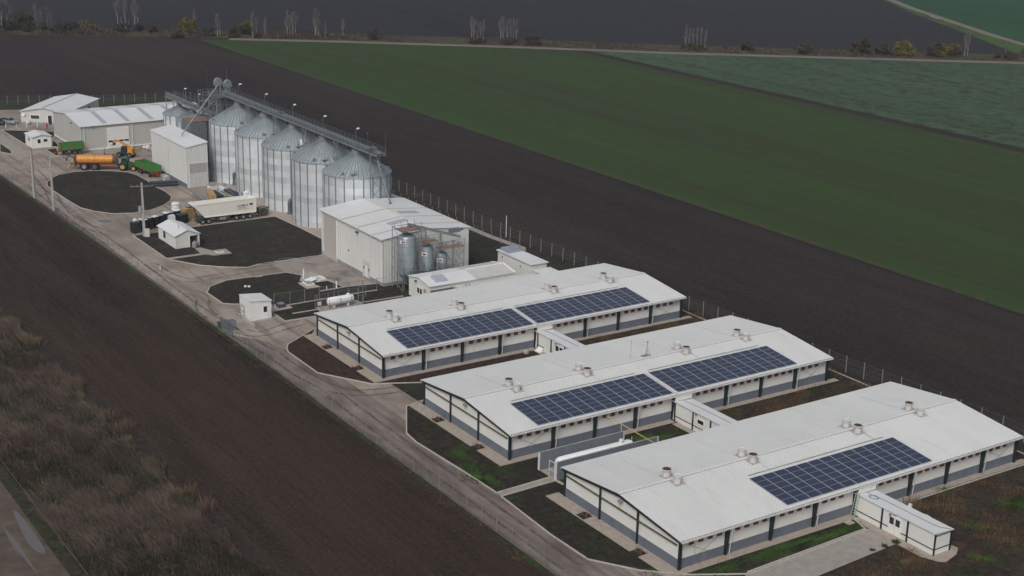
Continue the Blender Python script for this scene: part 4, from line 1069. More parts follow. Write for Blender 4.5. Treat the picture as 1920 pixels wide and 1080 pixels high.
mb = MB(); mb.box(3.85, .2, .2, 5.0, 4.4, 9.7); mb.build('fan_column', GRID, t)
mb = MB(); mb.box(3.56, .5, 0, 3.84, 4.0, 9.6); mb.build('gap_panel', mat('black_gap', (.01, .011, .012), .7), t)
mb = MB(); mb.box(-.1, -.1, 9.91, 5.1, 4.7, 10.0); mb.build('top_deck', RUSTD, t)
mb = MB()
for x in (0, 1.25, 2.5, 3.75, 5.0):
    for y in (0, 4.6): mb.box(x-.025, y-.025, 10, x+.025, y+.025, 11.0)
for z in (10.5, 10.96):
    for y in (0, 4.6): mb.box(0, y-.02, z, 5.0, y+.02, z+.04)
    for x in (0, 5.0): mb.box(x-.02, 0, z, x+.02, 4.6, z+.04)
mb.build('railing', ZINCD, t)
# ------------------------------------------------------------------ feed mill
t = thing('feed_mill', 'tall cream feed mill hall with ridged roof in front of the silos', 'feed mill', (0, 0, 0))
X0, X1, Y0, Y1, ZE, ZR = 19.05, 34.6, 94.85, 116.4, 7.62, 8.42; XM = (X0+X1)/2
B(X0, Y0, .55, X0+.12, Y1, ZE).build('side_wall', RIBY, t); B(X1-.12, Y0, .55, X1, Y1, ZE).build('side_wall', RIBY, t)
for ya, yb in ((Y0, Y0+.12), (Y1-.12, Y1)):
    mb = MB(); pr = [(X0+.12, .55), (X1-.12, .55), (X1-.12, ZE), (XM, ZR-.03), (X0+.12, ZE)]
    mb.hexa([(x, yb, z) for x, z in pr], [(x, ya, z) for x, z in pr]); mb.build('gable_wall', RIBX, t)
mb = MB(); mb.box(X0-.04, Y0-.04, 0, X1+.04, Y1+.04, .55); mb.build('plinth', GREY, t)
mb = MB(); e = .28
for xa, xb in ((X0-e, XM), (X1+e, XM)):
    za = ZE+.02-.02; zb = ZR+.02
    pts = [(xa, Y0-.2, za), (xa, Y1+.2, za), (xb, Y1+.2, zb), (xb, Y0-.2, zb)]
    mb.hexa(pts, [(x, y, z+.1) for x, y, z in pts])
rf = mb.build('roof', ROOF2, t)
sl_ = (ZR-ZE)/(XM-X0+e)
zr = lambda x: ZE+.1+(min(x, 2*XM-x)-(X0-e))*sl_
for y in (108.5, 102.85, 97.75):
    mb = MB()
    for xa, xb in ((X0-e, XM), (X1+e, XM)):
        q = [(xa, y-.22, zr(xa)+.012), (xa, y+.22, zr(xa)+.012), (xb, y+.22, zr(xb)+.012), (xb, y-.22, zr(xb)+.012)]
        mb.hexa(q, [(a, b, c+.03) for a, b, c in q])
    mb.build('roof_strip', TAN, rf)
mb = MB(); mb.box(XM-.2, Y0-.2, zr(XM)-.0, XM+.2, Y1+.2, zr(XM)+.05); mb.build('ridge_cap', GUT, rf)
for xa, xb, ya, yb in ((23.2, 26.4, 100.0, 101.3), (27.6, 31.2, 104.8, 106.2)):
    mb = MB(); q = [(xa, ya, zr(xa)+.02), (xb, ya, zr(xb)+.02), (xb, yb, zr(xb)+.02), (xa, yb, zr(xa)+.02)]
    mb.hexa(q, [(a, b, c+.14) for a, b, c in q]); mb.build('skylight', SKYL, rf)
mb = MB(); mb.box(X0-e-.1, Y0-.2, ZE-.1, X0-e+.02, Y1+.2, ZE+.04); mb.build('gutter', GUT, t)
mb = MB(); mb.box(X0-.06, Y0-.06, .56, X0+.10, Y0-.003, ZE-.05); mb.box(X0-.06, Y0-.003, .56, X0-.003, Y0+.10, ZE-.05); mb.build('corner_trim', GREIGE, t)
mb = MB(); mb.box(X0-.08, 110.75, .02, X0-.005, 115.35, 7.15); d = mb.build('roller_shutter', BEIGED, t)
mb = MB()
for y in (110.6, 115.36): mb.box(X0-.12, y, 0, X0-.005, y+.14, 7.3)
mb.box(X0-.12, 110.74, 7.16, X0-.005, 115.36, 7.32); mb.build('frame', CREAM, d)
mb = MB(); mb.box(X0-.05, 99.25, .1, X0-.004, 101.65, 2.75); d = mb.build('door_panel', CREAM2, t)
mb = MB(); mb.box(X0-.08, 99.85, .12, X0-.051, 100.85, 2.15); mb.build('door', WHITE2, d)
mb = MB()
for y0, y1, z0, z1 in ((99.80, 99.85, .12, 2.2), (100.85, 100.90, .12, 2.2), (99.85, 100.85, 2.15, 2.2)): mb.box(X0-.085, y0, z0, X0-.0505, y1, z1)
mb.build('door_frame', GREY, d)
for y, z, s in ((101.15, 1.55, .22), (99.52, 1.5, .17)):
    mb = MB(); mb.box(X0-.06, y-s, z-.2, X0-.051, y+s, z+.2); mb.build('notice', DGREY, d)
mb = MB(); mb.box(X0-.45, 103.0, 6.75, X0-.1, 103.4, 7.0); mb.box(X0-.12, 103.15, 6.82, X0-.003, 103.25, 6.92); mb.build('floodlight', DGREY, t)
mb = MB(); mb.box(X0-.10, 106.4, 2.9, X0-.003, 106.6, 3.15); mb.build('wall_socket', DGREY, t)
# feed bins and their scaffold
def bin_(label, x, y, r, z0, z1, zl, g='feed bins in the scaffold'):
    t = thing('feed_bin', label, 'feed bin', (x, y, .02), 0, g)
    mb = MB(); mb.lathe([(r, z0), (r, z1-.55*r), (r*.86, z1-.3*r), (r*.45, z1-.06*r), (.25, z1), (.22, z1+.12), (0, z1+.14)], 28); sh = mb.build('shell', GALVB, t)
    mb = MB()
    for z in np.arange(z0+.9, z1-.6*r, 1.15): mb.lathe([(r, z), (r+.015, z+.02), (r, z+.04)], 28)
    mb.build('seam_ring', ZINCD, sh)
    mb = MB(); mb.lathe([(r, z0), (.22, z0-1.15*r), (.2, z0-1.15*r-.3), (0, z0-1.15*r-.3)], 24); mb.build('hopper', GALVB, t)
    for k in range(4):
        a = R(45+90*k); mb = MB(); mb.bar((r*math.cos(a)*1.02, r*math.sin(a)*1.02, 0), (r*math.cos(a)*1.02, r*math.sin(a)*1.02, z0+1.3), .12); mb.build('leg', ZINC, t)
    # the label plate is bent round the shell
    mb = MB(); zc = zl; a0, a1 = R(196), R(196)+1.05/r*.9
    def arc(ra, rb, za, zb, m, nm, par):
        mm = MB(); n = 8; vs_ = []
        for k in range(n+1):
            a = a0+(a1-a0)*(ra+(rb-ra)*k/n)
            vs_ += [((r+.02 if nm == 'label_plate' else r+.03)*math.cos(a), (r+.02 if nm == 'label_plate' else r+.03)*math.sin(a), z) for z in (za, zb)]
        mm.add(vs_, [(2*k, 2*k+2, 2*k+3, 2*k+1) for k in range(n)]); return mm.build(nm, m, par)
    pl_ = arc(0, 1, zc-.28, zc+.28, TANK, 'label_plate', t)
    arc(.30, .88, zc-.14, zc+.10, REDP, 'red_band', pl_)
    return t
bin_('tallest grey feed bin, nearest the mill corner', 21.75, 92.3, 1.38, 2.6, 9.0, 7.85)
bin_('middle sized grey feed bin between two others', 25.25, 92.3, 1.08, 2.6, 6.85, 5.35)
bin_('smallest grey feed bin on the right', 28.0, 92.3, .92, 2.3, 5.25, 3.95)
t = thing('scaffold', 'steel scaffold with platforms and inclined conveyor around the feed bins', 'scaffold', (0, 0, .02))
mb = MB()
SC = [(20.15, 9.9), (23.45, 9.9), (26.55, 7.3), (29.2, 6.0), (31.2, 6.2)]
for x, h in SC:
    for y in (90.75, 93.95): mb.bar((x, y, 0), (x, y, h), .08)
for (xa, ha), (xb, hb) in zip(SC, SC[1:]):
    for y in (90.75, 93.95):
        for z in (3.2, min(ha, hb)-.1): mb.bar((xa, y, z), (xb, y, z), .06)
for x, h in SC:
    z = .2
    while z < h-1.6:
        mb.bar((x, 90.75, z), (x, 93.95, z+1.6), .05); z += 1.6
    mb.bar((x, 90.75, h-.1), (x, 93.95, h-.1), .06)
for xa, xb, h in ((29.2, 31.2, 5.8),):
    for z in (.3, 2.9): mb.bar((xa, 90.75, z), (xb, 90.75, z+2.6), .05); mb.bar((xb, 90.75, z), (xa, 90.75, z+2.6), .05)
mb.build('frame', ZINC, t)
for k, (xa, xb, z, m) in enumerate(((20.1, 23.6, 9.6, RUSTD), (23.6, 26.6, 7.4, RUSTD), (26.7, 31.3, 6.0, RUSTD))):
    mb = MB(); mb.box(xa, 90.7, z, xb, 92.0 if k else 93.2, z+.08); pf = mb.build('platform', m, t)
    mb = MB(); n = max(3, int((xb-xa)/1.1))
    for j in range(n+1):
        x = xa+(xb-xa)*j/n; mb.box(x-.022, 90.70, z+.08, x+.022, 90.745, z+1.15)
        if k == 0: mb.box(x-.022, 93.15, z+.08, x+.022, 93.2, z+1.15)
    for zz in (.6, 1.12): mb.box(xa, 90.705, z+zz, xb, 90.74, z+zz+.04)
    mb.build('railing', ZINCD, pf)
cv = MB(); cv.bar((22.2, 92.6, 10.2), (31.6, 92.6, 7.0), .42, .40); cvo = cv.build('inclined_conveyor', ZINC, t)
mb = MB(); mb.box(29.6, 92.2, 7.9, 31.4, 92.9, 8.5); mb.lathe([(.22, 31.3), (.22, 32.1)], 12, (0, 92.6, 8.2), 'x', cap=True); mb.build('motor', ZINCD, cvo)
for x, z, zb in ((22.3, 10.0, 9.1), (25.3, 9.0, 6.9), (28.05, 8.0, 5.3)):
    mb = MB(); mb.tube([(x, 92.6, z), (x, 92.45, zb)], .14, n=10); mb.build('feed_chute', ZINC, t)
for x, h in ((23.25, 10.3), (26.3, 7.6), (29.0, 6.4)):
    mb = MB()
    for dx in (-.2, .2): mb.box(x+dx-.02, 90.55, .2, x+dx+.02, 90.59, h)
    z = .4
    while z < h-.1: mb.box(x-.2, 90.555, z, x+.2, 90.585, z+.035); z += .33
    mb.build('ladder', ZINC, t)
# ------------------------------------------------------------------ service building and passage
def gable_roof(mb, x0, x1, y0, y1, ze, zr_, th=.1, e=.18):
    ym = (y0+y1)/2
    for ya, yb in ((y0-e, ym), (y1+e, ym)):
        p = [(x0-e, ya, ze), (x1+e, ya, ze), (x1+e, yb, zr_), (x0-e, yb, zr_)]
        mb.hexa(p, [(a, b, c+th) for a, b, c in p])
def gable_walls(mb, x0, x1, y0, y1, ze, zr_, z0=0, th=.1):
    ym = (y0+y1)/2
    mb.box(x0, y0, z0, x1, y0+th, ze); mb.box(x0, y1-th, z0, x1, y1, ze)
    for xa, xb in ((x0, x0+th), (x1-th, x1)):
        pr = [(y0+th, z0), (y1-th, z0), (y1-th, ze), (ym, zr_-.02), (y0+th, ze)]
        mb.hexa([(xa, y, z) for y, z in pr], [(xb, y, z) for y, z in pr])
t = thing('service_building', 'low cream service building squeezed behind the first shed', 'service building', (0, 0, 0))
a = (20.55, 35.6, 83.0, 89.4)
mb = MB(); gable_walls(mb, *a, 2.95, 3.55, .02); mb.build('wall', WHITE, t)
mb = MB(); gable_roof(mb, 20.55, 28.45, 83.0, 89.4, 2.97, 3.57); mb.build('roof', ROOF2, t)
rb = MB()                         # standing seams of the white half
x = 20.7
while x < 28.3:
    for ya, yb in ((82.82, 86.2), (89.58, 86.2)):
        rb.bar((x, ya, 3.08), (x, yb, 3.68), .05, .05)
    x += .55
rb.build('roof_rib', ROOF2, t)
mb = MB(); gable_roof(mb, 28.82, 35.6, 83.0, 89.4, 3.0, 3.6); mb.build('roof', mat('pale_grey_roof', (.50, .50, .49), .6, var=.06), t)
mb = MB(); mb.box(28.6, 82.8, 3.1, 35.8, 86.05, 3.1) if False else None
for yy, zz in ((86.2, 3.72),):
    mb = MB(); mb.box(28.65, yy-.2, zz-.03, 35.8, yy+.2, zz+.05); mb.build('ridge_cap', TANK, t)
mb = MB()
for ya, za, yb, zb in ((82.8, 3.12, 86.0, 3.7), (89.6, 3.12, 86.4, 3.7)): mb.bar((35.7, ya, za), (35.7, yb, zb), .3, .06)
mb.build('verge_trim', TANK, t)
mb = MB(); q = [(22.0, 83.7, 3.24), (24.1, 83.7, 3.24), (24.1, 85.5, 3.56), (22.0, 85.5, 3.56)]; mb.hexa(q, [(p[0]*.9+23.05*.1, p[1]*.9+84.6*.1, p[2]+.32) for p in q]); mb.build('skylight', SKYL, t)
mb = MB(); mb.box(20.48, 85.2, .05, 20.545, 86.9, 2.15); d = mb.build('door', WHITE2, t)
for y in (85.35, 86.15):
    mb = MB(); mb.box(20.46, y, 1.15, 20.479, y+.55, 1.95); mb.build('window', GLASS, d)
mb = MB(); mb.box(20.30, 84.2, 1.9, 20.53, 84.6, 2.25); mb.build('wall_lamp', mat('orange_lamp', (.45, .22, .08), .5), t)
mb = MB(); mb.box(20.2, 86.9, 2.75, 20.53, 87.2, 2.95); mb.build('floodlight', DGREY, t)
mb = MB(); mb.box(20.60, 82.94, .0, 24.6, 82.99, 2.4); mb.build('dark_wall_panel', GREYW, t)
t = thing('roofed_passage', 'narrow flat roofed passage between service building and first shed', 'passage', (0, 0, 0))
mb = MB(); mb.box(24.8, 80.0, 0, 39.0, 80.08, 2.3); mb.box(24.8, 80.08, 0, 24.88, 82.2, 2.3); mb.build('wall', WHITE, t)
mb = MB(); p = [(24.6, 79.7, 2.34), (39.3, 79.7, 2.34), (39.3, 82.75, 2.52), (24.6, 82.75, 2.52)]; mb.hexa(p, [(a_, b, c+.08) for a_, b, c in p]); mb.build('roof', mat('grey_white_roof', (.54, .54, .52), .6, var=.08), t)
mb = MB()
for x in (25.6, 26.2): mb.bar((x, 80.2, 2.55), (x+.9, 82.6, 2.7), .06)
mb.build('roof_pipe', DGREY, t)
t = thing('cabin', 'plain white container cabin with a blue grey hatch on its roof', 'cabin', (0, 0, 0))
mb = MB(); mb.box(40.3, 85.2, 0, 43.3, 94.9, 2.95); mb.build('wall', WHITE, t)
mb = MB(); p = [(40.1, 85.0, 2.96), (43.5, 85.0, 2.96), (43.5, 95.1, 2.96), (40.1, 95.1, 2.96)]; mb.hexa(p, [(a_, b, c+.16) for a_, b, c in p]); mb.build('roof', ROOF2, t)
mb = MB(); mb.hexa([(40.5, 92.0, 3.12), (43.1, 92.0, 3.12), (43.1, 94.6, 3.12), (40.5, 94.6, 3.12)], [(40.6, 92.1, 3.42), (43.0, 92.1, 3.42), (43.0, 94.5, 3.62), (40.6, 94.5, 3.62)]); mb.build('roof_hatch', mat('blue_grey_hatch', (.24, .27, .33), .4), t)
for y, z in ((93.5, 2.2), (88.2, 2.0)):
    mb = MB(); mb.box(40.2, y-.08, z-.15, 40.297, y+.08, z+.15); mb.build('wall_box', DGREY, t)
t = thing('duct_box', 'boxy white duct joining the cabin to the first shed', 'duct', (0, 0, 0))
mb = MB(); mb.box(39.7, 79.9, .1, 43.0, 83.9, 2.5); mb.build('body', WHITE, t)
mb = MB(); mb.box(39.6, 79.8, 2.503, 43.1, 84.0, 2.6); mb.build('lid', GUT, t)
for k in range(5):
    mb = MB(); mb.box(40+.6*k, 80.2, 2.604, 40.25+.6*k, 83.6, 2.66); mb.build('lid_rib', ROOF2, t)
# ------------------------------------------------------------------ intake building
t = thing('intake_building', 'tall narrow cream intake building with big grey door', 'intake building', (0, 0, 0))
xa, xb, ya, yb, zl, zr2 = 16.5, 20.9, 170.4, 189.8, 8.05, 8.75
B(xa, ya+.1, .8, xa+.1, yb, zl).build('side_wall', CREAM, t); B(xb-.1, ya+.1, .8, xb, yb, zr2).build('side_wall', CREAM, t)
for y0, y1, m in ((ya, ya+.1, RIBX), (yb, yb+.1, RIBX)):
    mb = MB(); pr = [(xa, .02), (xb, .02), (xb, zr2), (xa, zl)]; mb.hexa([(x, y1, z) for x, z in pr], [(x, y0, z) for x, z in pr]); mb.build('end_wall', m, t)
mb = MB(); mb.box(xa-.03, ya+.1, 0, xb+.03, yb+.1, .8); mb.build('plinth', GREYW, t)
mb = MB(); p = [(xa-.15, ya-.15, zl+.01), (xb+.15, ya-.15, zr2+.03), (xb+.15, yb+.25, zr2+.03), (xa-.15, yb+.25, zl+.01)]; mb.hexa(p, [(a_, b, c+.12) for a_, b, c in p]); mb.build('roof', ROOF2, t)
mb = MB(); mb.box(xa-.06, 180.0, .8, xa-.003, 180.12, zl-.02); mb.build('joint_trim', GREIGE, t)
mb = MB(); mb.box(xa+.6, ya-.08, .04, xb-.35, ya-.004, 2.9); d = mb.build('lower_door', mat('pale_door', (.52, .52, .52), .55, var=.05), t)
mb = MB(); mb.box(xa+.6, ya-.10, 2.9, xb-.35, ya-.004, 4.75); d2 = mb.build('upper_shutter', mat('grey_shutter', (.36, .355, .355), .55, var=.14, streak=True), t)
mb = MB()
for x0, x1, z0, z1 in ((1.75, 1.8, .05, 1.95), (2.55, 2.6, .05, 1.95), (1.8, 2.55, 1.9, 1.95)): mb.box(xa+x0, ya-.1, z0, xa+x1, ya-.081, z1)
mb.build('wicket_frame', GREY, d)
mb = MB()
for x in (xa+.42, xb-.34): mb.box(x, ya-.13, .02, x+.17, ya-.003, 4.95)
mb.box(xa+.60, ya-.12, 4.76, xb-.35, ya-.003, 4.94); mb.build('door_frame', CREAM2, t)
# ------------------------------------------------------------------ warehouse
t = thing('warehouse', 'wide grey walled warehouse with sectional door and skylight strips in its white roof', 'warehouse', (0, 0, 0))
x0, x1, y0, y1, ze, zr3 = 9.0, 38.8, 213.3, 232.6, 5.35, 6.6; ym = (y0+y1)/2
mb = MB(); gable_walls(mb, x0, x1, y0, y1, ze, zr3, .02, .15); mb.build('wall', GREIGE, t)
mb = MB(); gable_roof(mb, x0, x1, y0, y1, ze+.02, zr3+.02, .12, .22); rf = mb.build('roof', ROOF2, t)
mb = MB(); mb.box(x0-.2, ym-.25, zr3+.13, x1+.2, ym+.25, zr3+.19); mb.build('ridge_cap', GUT, rf)
s_ = (zr3-ze)/(ym-y0+.22)
for k, x in enumerate((14.2, 19.4, 24.8, 30.4, 35.6)):
    for sgn in (-1, 1):
        mb = MB(); ye_ = ym+sgn*(ym-y0-.3); yr = ym+sgn*.5
        za, zb = zr3+.14-s_*abs(ye_-ym)+.02, zr3+.14-s_*.5+.02
        q = [(x, ye_, za), (x+1.05, ye_, za), (x+1.05, yr, zb), (x, yr, zb)]; 
        if sgn > 0: q = q[::-1]
        mb.hexa(q, [(a_, b, c+.04) for a_, b, c in q]); mb.build('skylight_strip', SKYL, rf)
mb = MB(); mb.box(x0-.2, y0-.36, ze-.06, x1+.2, y0-.23, ze+.1); mb.build('gutter', TANK, t)
for x in (9.15, 9.9, 20.6, 30.0):
    mb = MB(); mb.tube([(x, y0-.28, ze-.05), (x, y0-.12, ze-.4), (x, y0-.12, .1)], .07, n=8); mb.build('downpipe', TANK, t)
mb = MB(); mb.box(x0-.05, y0-.06, 0, x1, y0-.004, .28); mb.box(x0-.06, y0, 0, x0-.004, y1, .28); mb.build('base_trim', TANK, t)
mb = MB(); mb.box(14.9, y0-.14, .02, 19.8, y0-.02, 4.6); d = mb.build('sectional_door', WHITE2, t)
mb = MB()
for k in range(1, 8): mb.box(14.95, y0-.146, .02+.57*k, 19.75, y0-.1405, .04+.57*k)
mb.build('door_seam', GREY, d)
for k in range(4):
    mb = MB(); mb.box(15.1+1.18*k, y0-.152, 1.35, 16.1+1.18*k, y0-.147, 1.75); mb.build('window', GLASS, d)
for x in (11.7, 12.5):
    mb = MB(); mb.box(x, y0-.3, 4.85, x+.25, y0-.003, 5.0); mb.build('wall_lamp', DGREY, t)
    break
mb = MB(); mb.box(x0-.3, ym-4.2, 5.1, x0-.003, ym-3.9, 5.3); mb.build('wall_lamp', DGREY, t)
# ------------------------------------------------------------------ office
ang = R(-40); t = thing('office_building', 'low white office building with dish and open door at the far end of the yard', 'office', (6.2, 249.3, 0), ang)
W_, L_ = 11.2, 19.5
mb = MB(); th = .12; ze = 2.95; zr4 = 3.95
def off_gable(mb, z0, y, th):
    pr = [(th, z0), (W_-th, z0), (W_-th, ze), (W_/2, zr4-.03), (th, ze)]
    mb.hexa([(x, y+th, z) for x, z in pr], [(x, y, z) for x, z in pr])
off_gable(mb, .5, 0, th); off_gable(mb, .5, L_-th, th); mb.box(0, 0, .5, th, L_, ze); mb.box(W_-th, 0, .5, W_, L_, ze)
mb.build('wall', mat('office_wall', (.56, .56, .53), .55, var=.04), t)
mb = MB(); mb.box(-.03, -.03, 0, W_+.03, L_+.03, .5); mb.build('plinth', GREY, t)
mb = MB()
for xa_, xb_ in ((-.25, W_/2), (W_+.25, W_/2)):
    p = [(xa_, -.3, ze), (xa_, L_+.3, ze), (xb_, L_+.3, zr4), (xb_, -.3, zr4)]
    if xa_ > 0: p = p[::-1]
    p = [q for q in p]; mb.hexa(p, [(a_, b, c+.12) for a_, b, c in p])
mb.build('roof', ROOF2, t)
mb = MB(); mb.box(W_/2-.22, -.31, zr4+.1, W_/2+.22, L_+.31, zr4+.16); mb.build('ridge_cap', SKYL, t)
mb = MB(); mb.box(2.3, -.07, 1.2, 4.7, -.004, 2.3); f = mb.build('window_frame', TANK, t)
mb = MB(); mb.box(2.45, -.09, 1.33, 4.55, -.071, 2.17); mb.build('pane', mat('office_glass', (.07, .06, .06), .2), f)
mb = MB(); mb.box(6.55, -.07, .1, 7.75, -.004, 2.35); f = mb.build('door_frame', TANK, t)
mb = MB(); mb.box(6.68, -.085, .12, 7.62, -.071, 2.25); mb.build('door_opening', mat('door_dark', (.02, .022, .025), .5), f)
mb = MB(); mb.lathe([(0, .12), (.25, .09), (.42, 0), (.44, .02), (.25, .13), (0, .16)], 20, (0, 0, 0), 'y'); mb.build('satellite_dish', TANK, t, loc=(.8, -.35, 2.35))
mb = MB(); mb.box(1.5, -.75, .35, 2.35, -.35, .95); mb.build('air_conditioner', GUT, t)
mb = MB()
for y in (3, 8, 13): mb.box(W_+.004, y, 1.0, W_+.05, y+1.4, 2.2)
mb.build('side_window', GLASS, t)
# ------------------------------------------------------------------ gatehouse, pump house, cubic hut
t = thing('gatehouse', 'small white gatehouse hut beside the weighbridge', 'hut', (.55, 220.15, .03))
W_, L_, ze, zr5 = 4.15, 5.3, 2.45, 2.95
mb = MB()
for y in (0, L_-.1):
    pr = [(.1, .02), (W_-.1, .02), (W_-.1, ze), (W_/2, zr5-.03), (.1, ze)]; mb.hexa([(x, y+.1, z) for x, z in pr], [(x, y, z) for x, z in pr])
mb.box(0, 0, .02, .1, L_, ze); mb.box(W_-.1, 0, .02, W_, L_, ze); mb.build('wall', WHITE2, t)
mb = MB()
for xa_, xb_ in ((-.2, W_/2), (W_+.2, W_/2)):
    p = [(xa_, -.25, ze-.02), (xa_, L_+.25, ze-.02), (xb_, L_+.25, zr5), (xb_, -.25, zr5)]
    if xa_ > 0: p = p[::-1]
    mb.hexa(p, [(a_, b, c+.08) for a_, b, c in p])
mb.build('roof', ROOF2, t)
mb = MB(); mb.box(1.0, -.05, .05, 1.9, -.004, 2.1); d = mb.build('door', TANK, t)
mb = MB(); mb.box(1.12, -.06, 1.1, 1.78, -.051, 1.95); mb.build('window', GLASS, d)
for a_ in ((2.35, -.05, 1.25, 3.35, -.004, 2.0),):
    f = MB().box(*a_).build('window_frame', TANK, t); MB().box(a_[0]+.1, -.06, 1.33, a_[3]-.1, -.051, 1.92).build('pane', GLASS, f)
f = MB().box(-.05, 1.6, 1.25, -.004, 3.0, 2.05).build('window_frame', TANK, t); MB().box(-.06, 1.72, 1.34, -.051, 2.88, 1.96).build('pane', GLASS, f)

t = thing('pump_house', 'small white gabled pump house with open doorway beside the utility pole', 'pump house', (-1.25, 130.3, .04))
W_, L_, ze, zr5 = 4.25, 8.0, 2.2, 3.05
B(0, .1, .02, .1, L_-.1, ze).build('side_wall', WHITE2, t); B(W_-.1, .1, .02, W_, L_-.1, ze).build('side_wall', WHITE2, t)
mb = MB(); pr = [(0, .02), (2.55, .02), (2.55, 1.95), (4.0, 1.95), (4.0, .02), (W_, .02), (W_, ze), (W_/2, zr5-.03), (0, ze)]
vs_ = [(x, 0, z) for x, z in pr]+[(x, .1, z) for x, z in pr]; n = len(pr)
mb.add(vs_, [tuple(range(n)), tuple(reversed(range(n, 2*n)))]+[(k, n+k, n+(k+1) % n, (k+1) % n) for k in range(n)]); mb.build('front_wall', RIBX_W, t)
mb = MB(); pr = [(0, .02), (W_, .02), (W_, ze), (W_/2, zr5-.03), (0, ze)]; mb.hexa([(x, L_, z) for x, z in pr], [(x, L_-.1, z) for x, z in pr]); mb.build('back_wall', WHITE2, t)
mb = MB()
for xa_, xb_ in ((-.22, W_/2), (W_+.22, W_/2)):
    p = [(xa_, -.2, ze-.07), (xa_, L_+.2, ze-.07), (xb_, L_+.2, zr5), (xb_, -.2, zr5)]
    if xa_ > 0: p = p[::-1]
    mb.hexa(p, [(a_, b, c+.08) for a_, b, c in p])
rf = mb.build('roof', ROOF2, t)
rb = MB(); y = 0
while y < L_:
    rb.bar((W_/2, y, zr5+.08), (W_+.2, y, ze+.015), .05, .05); rb.bar((W_/2, y, zr5+.08), (-.2, y, ze+.015), .05, .04); y += .5
rb.build('roof_rib', ROOF2, rf)
mb = MB(); mb.box(W_/2-.16, -.2, zr5+.06, W_/2+.16, L_+.2, zr5+.12); mb.build('ridge_cap', GUT, rf)
mb = MB(); mb.tube([(1.45, 2.2, 2.7), (1.45, 2.2, 3.55)], .05, n=8); mb.build('flue', ZINCD, rf)
f = MB().box(-.04, 4.6, .75, -.004, 5.6, 1.95).build('window', GLASS, t)
mb = MB()
for x in (2.45, 4.001): mb.box(x, -.04, .02, x+.1, -.004, 2.0)
mb.build('door_frame', TANK, t)
# things in the doorway
t = thing('pump', 'grey pump standing in the pump house doorway', 'pump', (1.95, 129.9, .05))
mb = MB(); mb.lathe([(.42, 0), (.45, .1), (.45, .75), (.3, .95), (.12, 1.0), (.12, 1.15), (0, 1.15)], 16); mb.build('vessel', GREY, t)
mb = MB(); mb.tube([(.4, 0, .3), (.75, .1, .3), (.75, .3, .8)], .07, n=8); mb.build('pipe', REDP, t)

t = thing('cubic_hut', 'cubic white hut with a small door beside the lane and puddle', 'hut', (-5.6, 89.45, .05))
W_, L_, zl, zr6 = 3.3, 3.75, 2.95, 2.6
mb = MB(); mb.box(0, 0, 0, .08, L_, zl); mb.box(W_-.08, 0, 0, W_, L_, zr6); 
for y in (0, L_-.08):
    pr = [(.08, 0), (W_-.08, 0), (W_-.08, zr6), (.08, zl)]; mb.hexa([(x, y+.08, z) for x, z in pr], [(x, y, z) for x, z in pr])
mb.build('wall', WHITE2, t)
mb = MB(); p = [(-.06, -.12, zl), (W_+.15, -.12, zr6), (W_+.15, L_+.1, zr6), (-.06, L_+.1, zl)]; mb.hexa(p, [(a_, b, c+.09) for a_, b, c in p]); mb.build('roof', ROOF2, t)
d = MB().box(1.9, -.06, .05, 2.75, -.004, 2.05).build('door', TANK, t); MB().box(2.05, -.07, 1.05, 2.6, -.061, 1.9).build('window', GLASS, d)
mb = MB(); mb.prism([(-1.0, -.6), (3.9, -.7), (3.9, 0), (3.6, 4.2), (-.9, 4.1)], -.06, -.005); tag(mb.build('slab', SLAB, loc=(-5.6, 89.45, .06)), 'concrete slab under the cubic white hut', 'slab', kind='structure')
mb = MB(); mb.prism([(-.55, -2.2), (-.25, -2.3), (-.25, 4.3), (-.55, 4.3)], 0, .3); tag(mb.build('retaining_kerb', CONC, loc=(-5.6, 89.45, 0)), 'low concrete kerb wall along the lane beside the cubic hut', 'kerb')
t = thing('pipe_cage', 'small steel cage of bars at the left side of the cubic hut', 'cage', (-6.35, 91.2, .02))
mb = MB()
for x in (0, .55):
    for y in (0, 1.6): mb.bar((x, y, 0), (x, y, 1.9), .06)
for z in (.25, 1.0, 1.85):
    for x in (0, .55): mb.bar((x, 0, z), (x, 1.6, z), .05)
    for y in (0, 1.6): mb.bar((0, y, z), (.55, y, z), .05)
mb.build('bars', ZINC, t)
# ------------------------------------------------------------------ wheels
RIM = {'grey': mat('grey_rim', (.30, .30, .30), .5, metal=.3), 'yellow': mat('yellow_rim', (.45, .33, .06), .5), 'dull': mat('dull_rim', (.14, .12, .10), .7)}
def wheel(parent, x, y, r, wd, rim='grey', side=1):
    """wheel with its axle along local y; side is the outer side"""
    mb = MB(); h = wd/2
    mb.lathe([(r*.55, -h), (r*.9, -h), (r, -h*.7), (r, h*.7), (r*.9, h), (r*.55, h)], 22, (x, y, r), 'y'); w_ = mb.build('wheel', BLACK, parent)
    mb = MB(); mb.lathe([(r*.56, side*h*.95), (r*.5, side*h*.6), (r*.2, side*h*.5), (r*.18, side*h*.8), (0, side*h*.8)], 18, (x, y, r), 'y'); mb.build('rim', RIM[rim], w_)
    return w_
def text(s, name, size, loc, rot, m, parent, depth=.004):
    cu = bpy.data.curves.new(name, 'FONT'); cu.body = s; cu.size = size; cu.extrude = depth; cu.align_x = 'LEFT'; cu.offset = size*.012
    tmp = bpy.data.objects.new(name, cu); col.objects.link(tmp)
    dg = bpy.context.evaluated_depsgraph_get(); me = bpy.data.meshes.new_from_object(tmp.evaluated_get(dg))
    bpy.data.objects.remove(tmp); me.materials.clear(); me.materials.append(m)
    o = bpy.data.objects.new(name, me); col.objects.link(o); o.parent = parent; o.location = loc; o.rotation_euler = rot
    return o
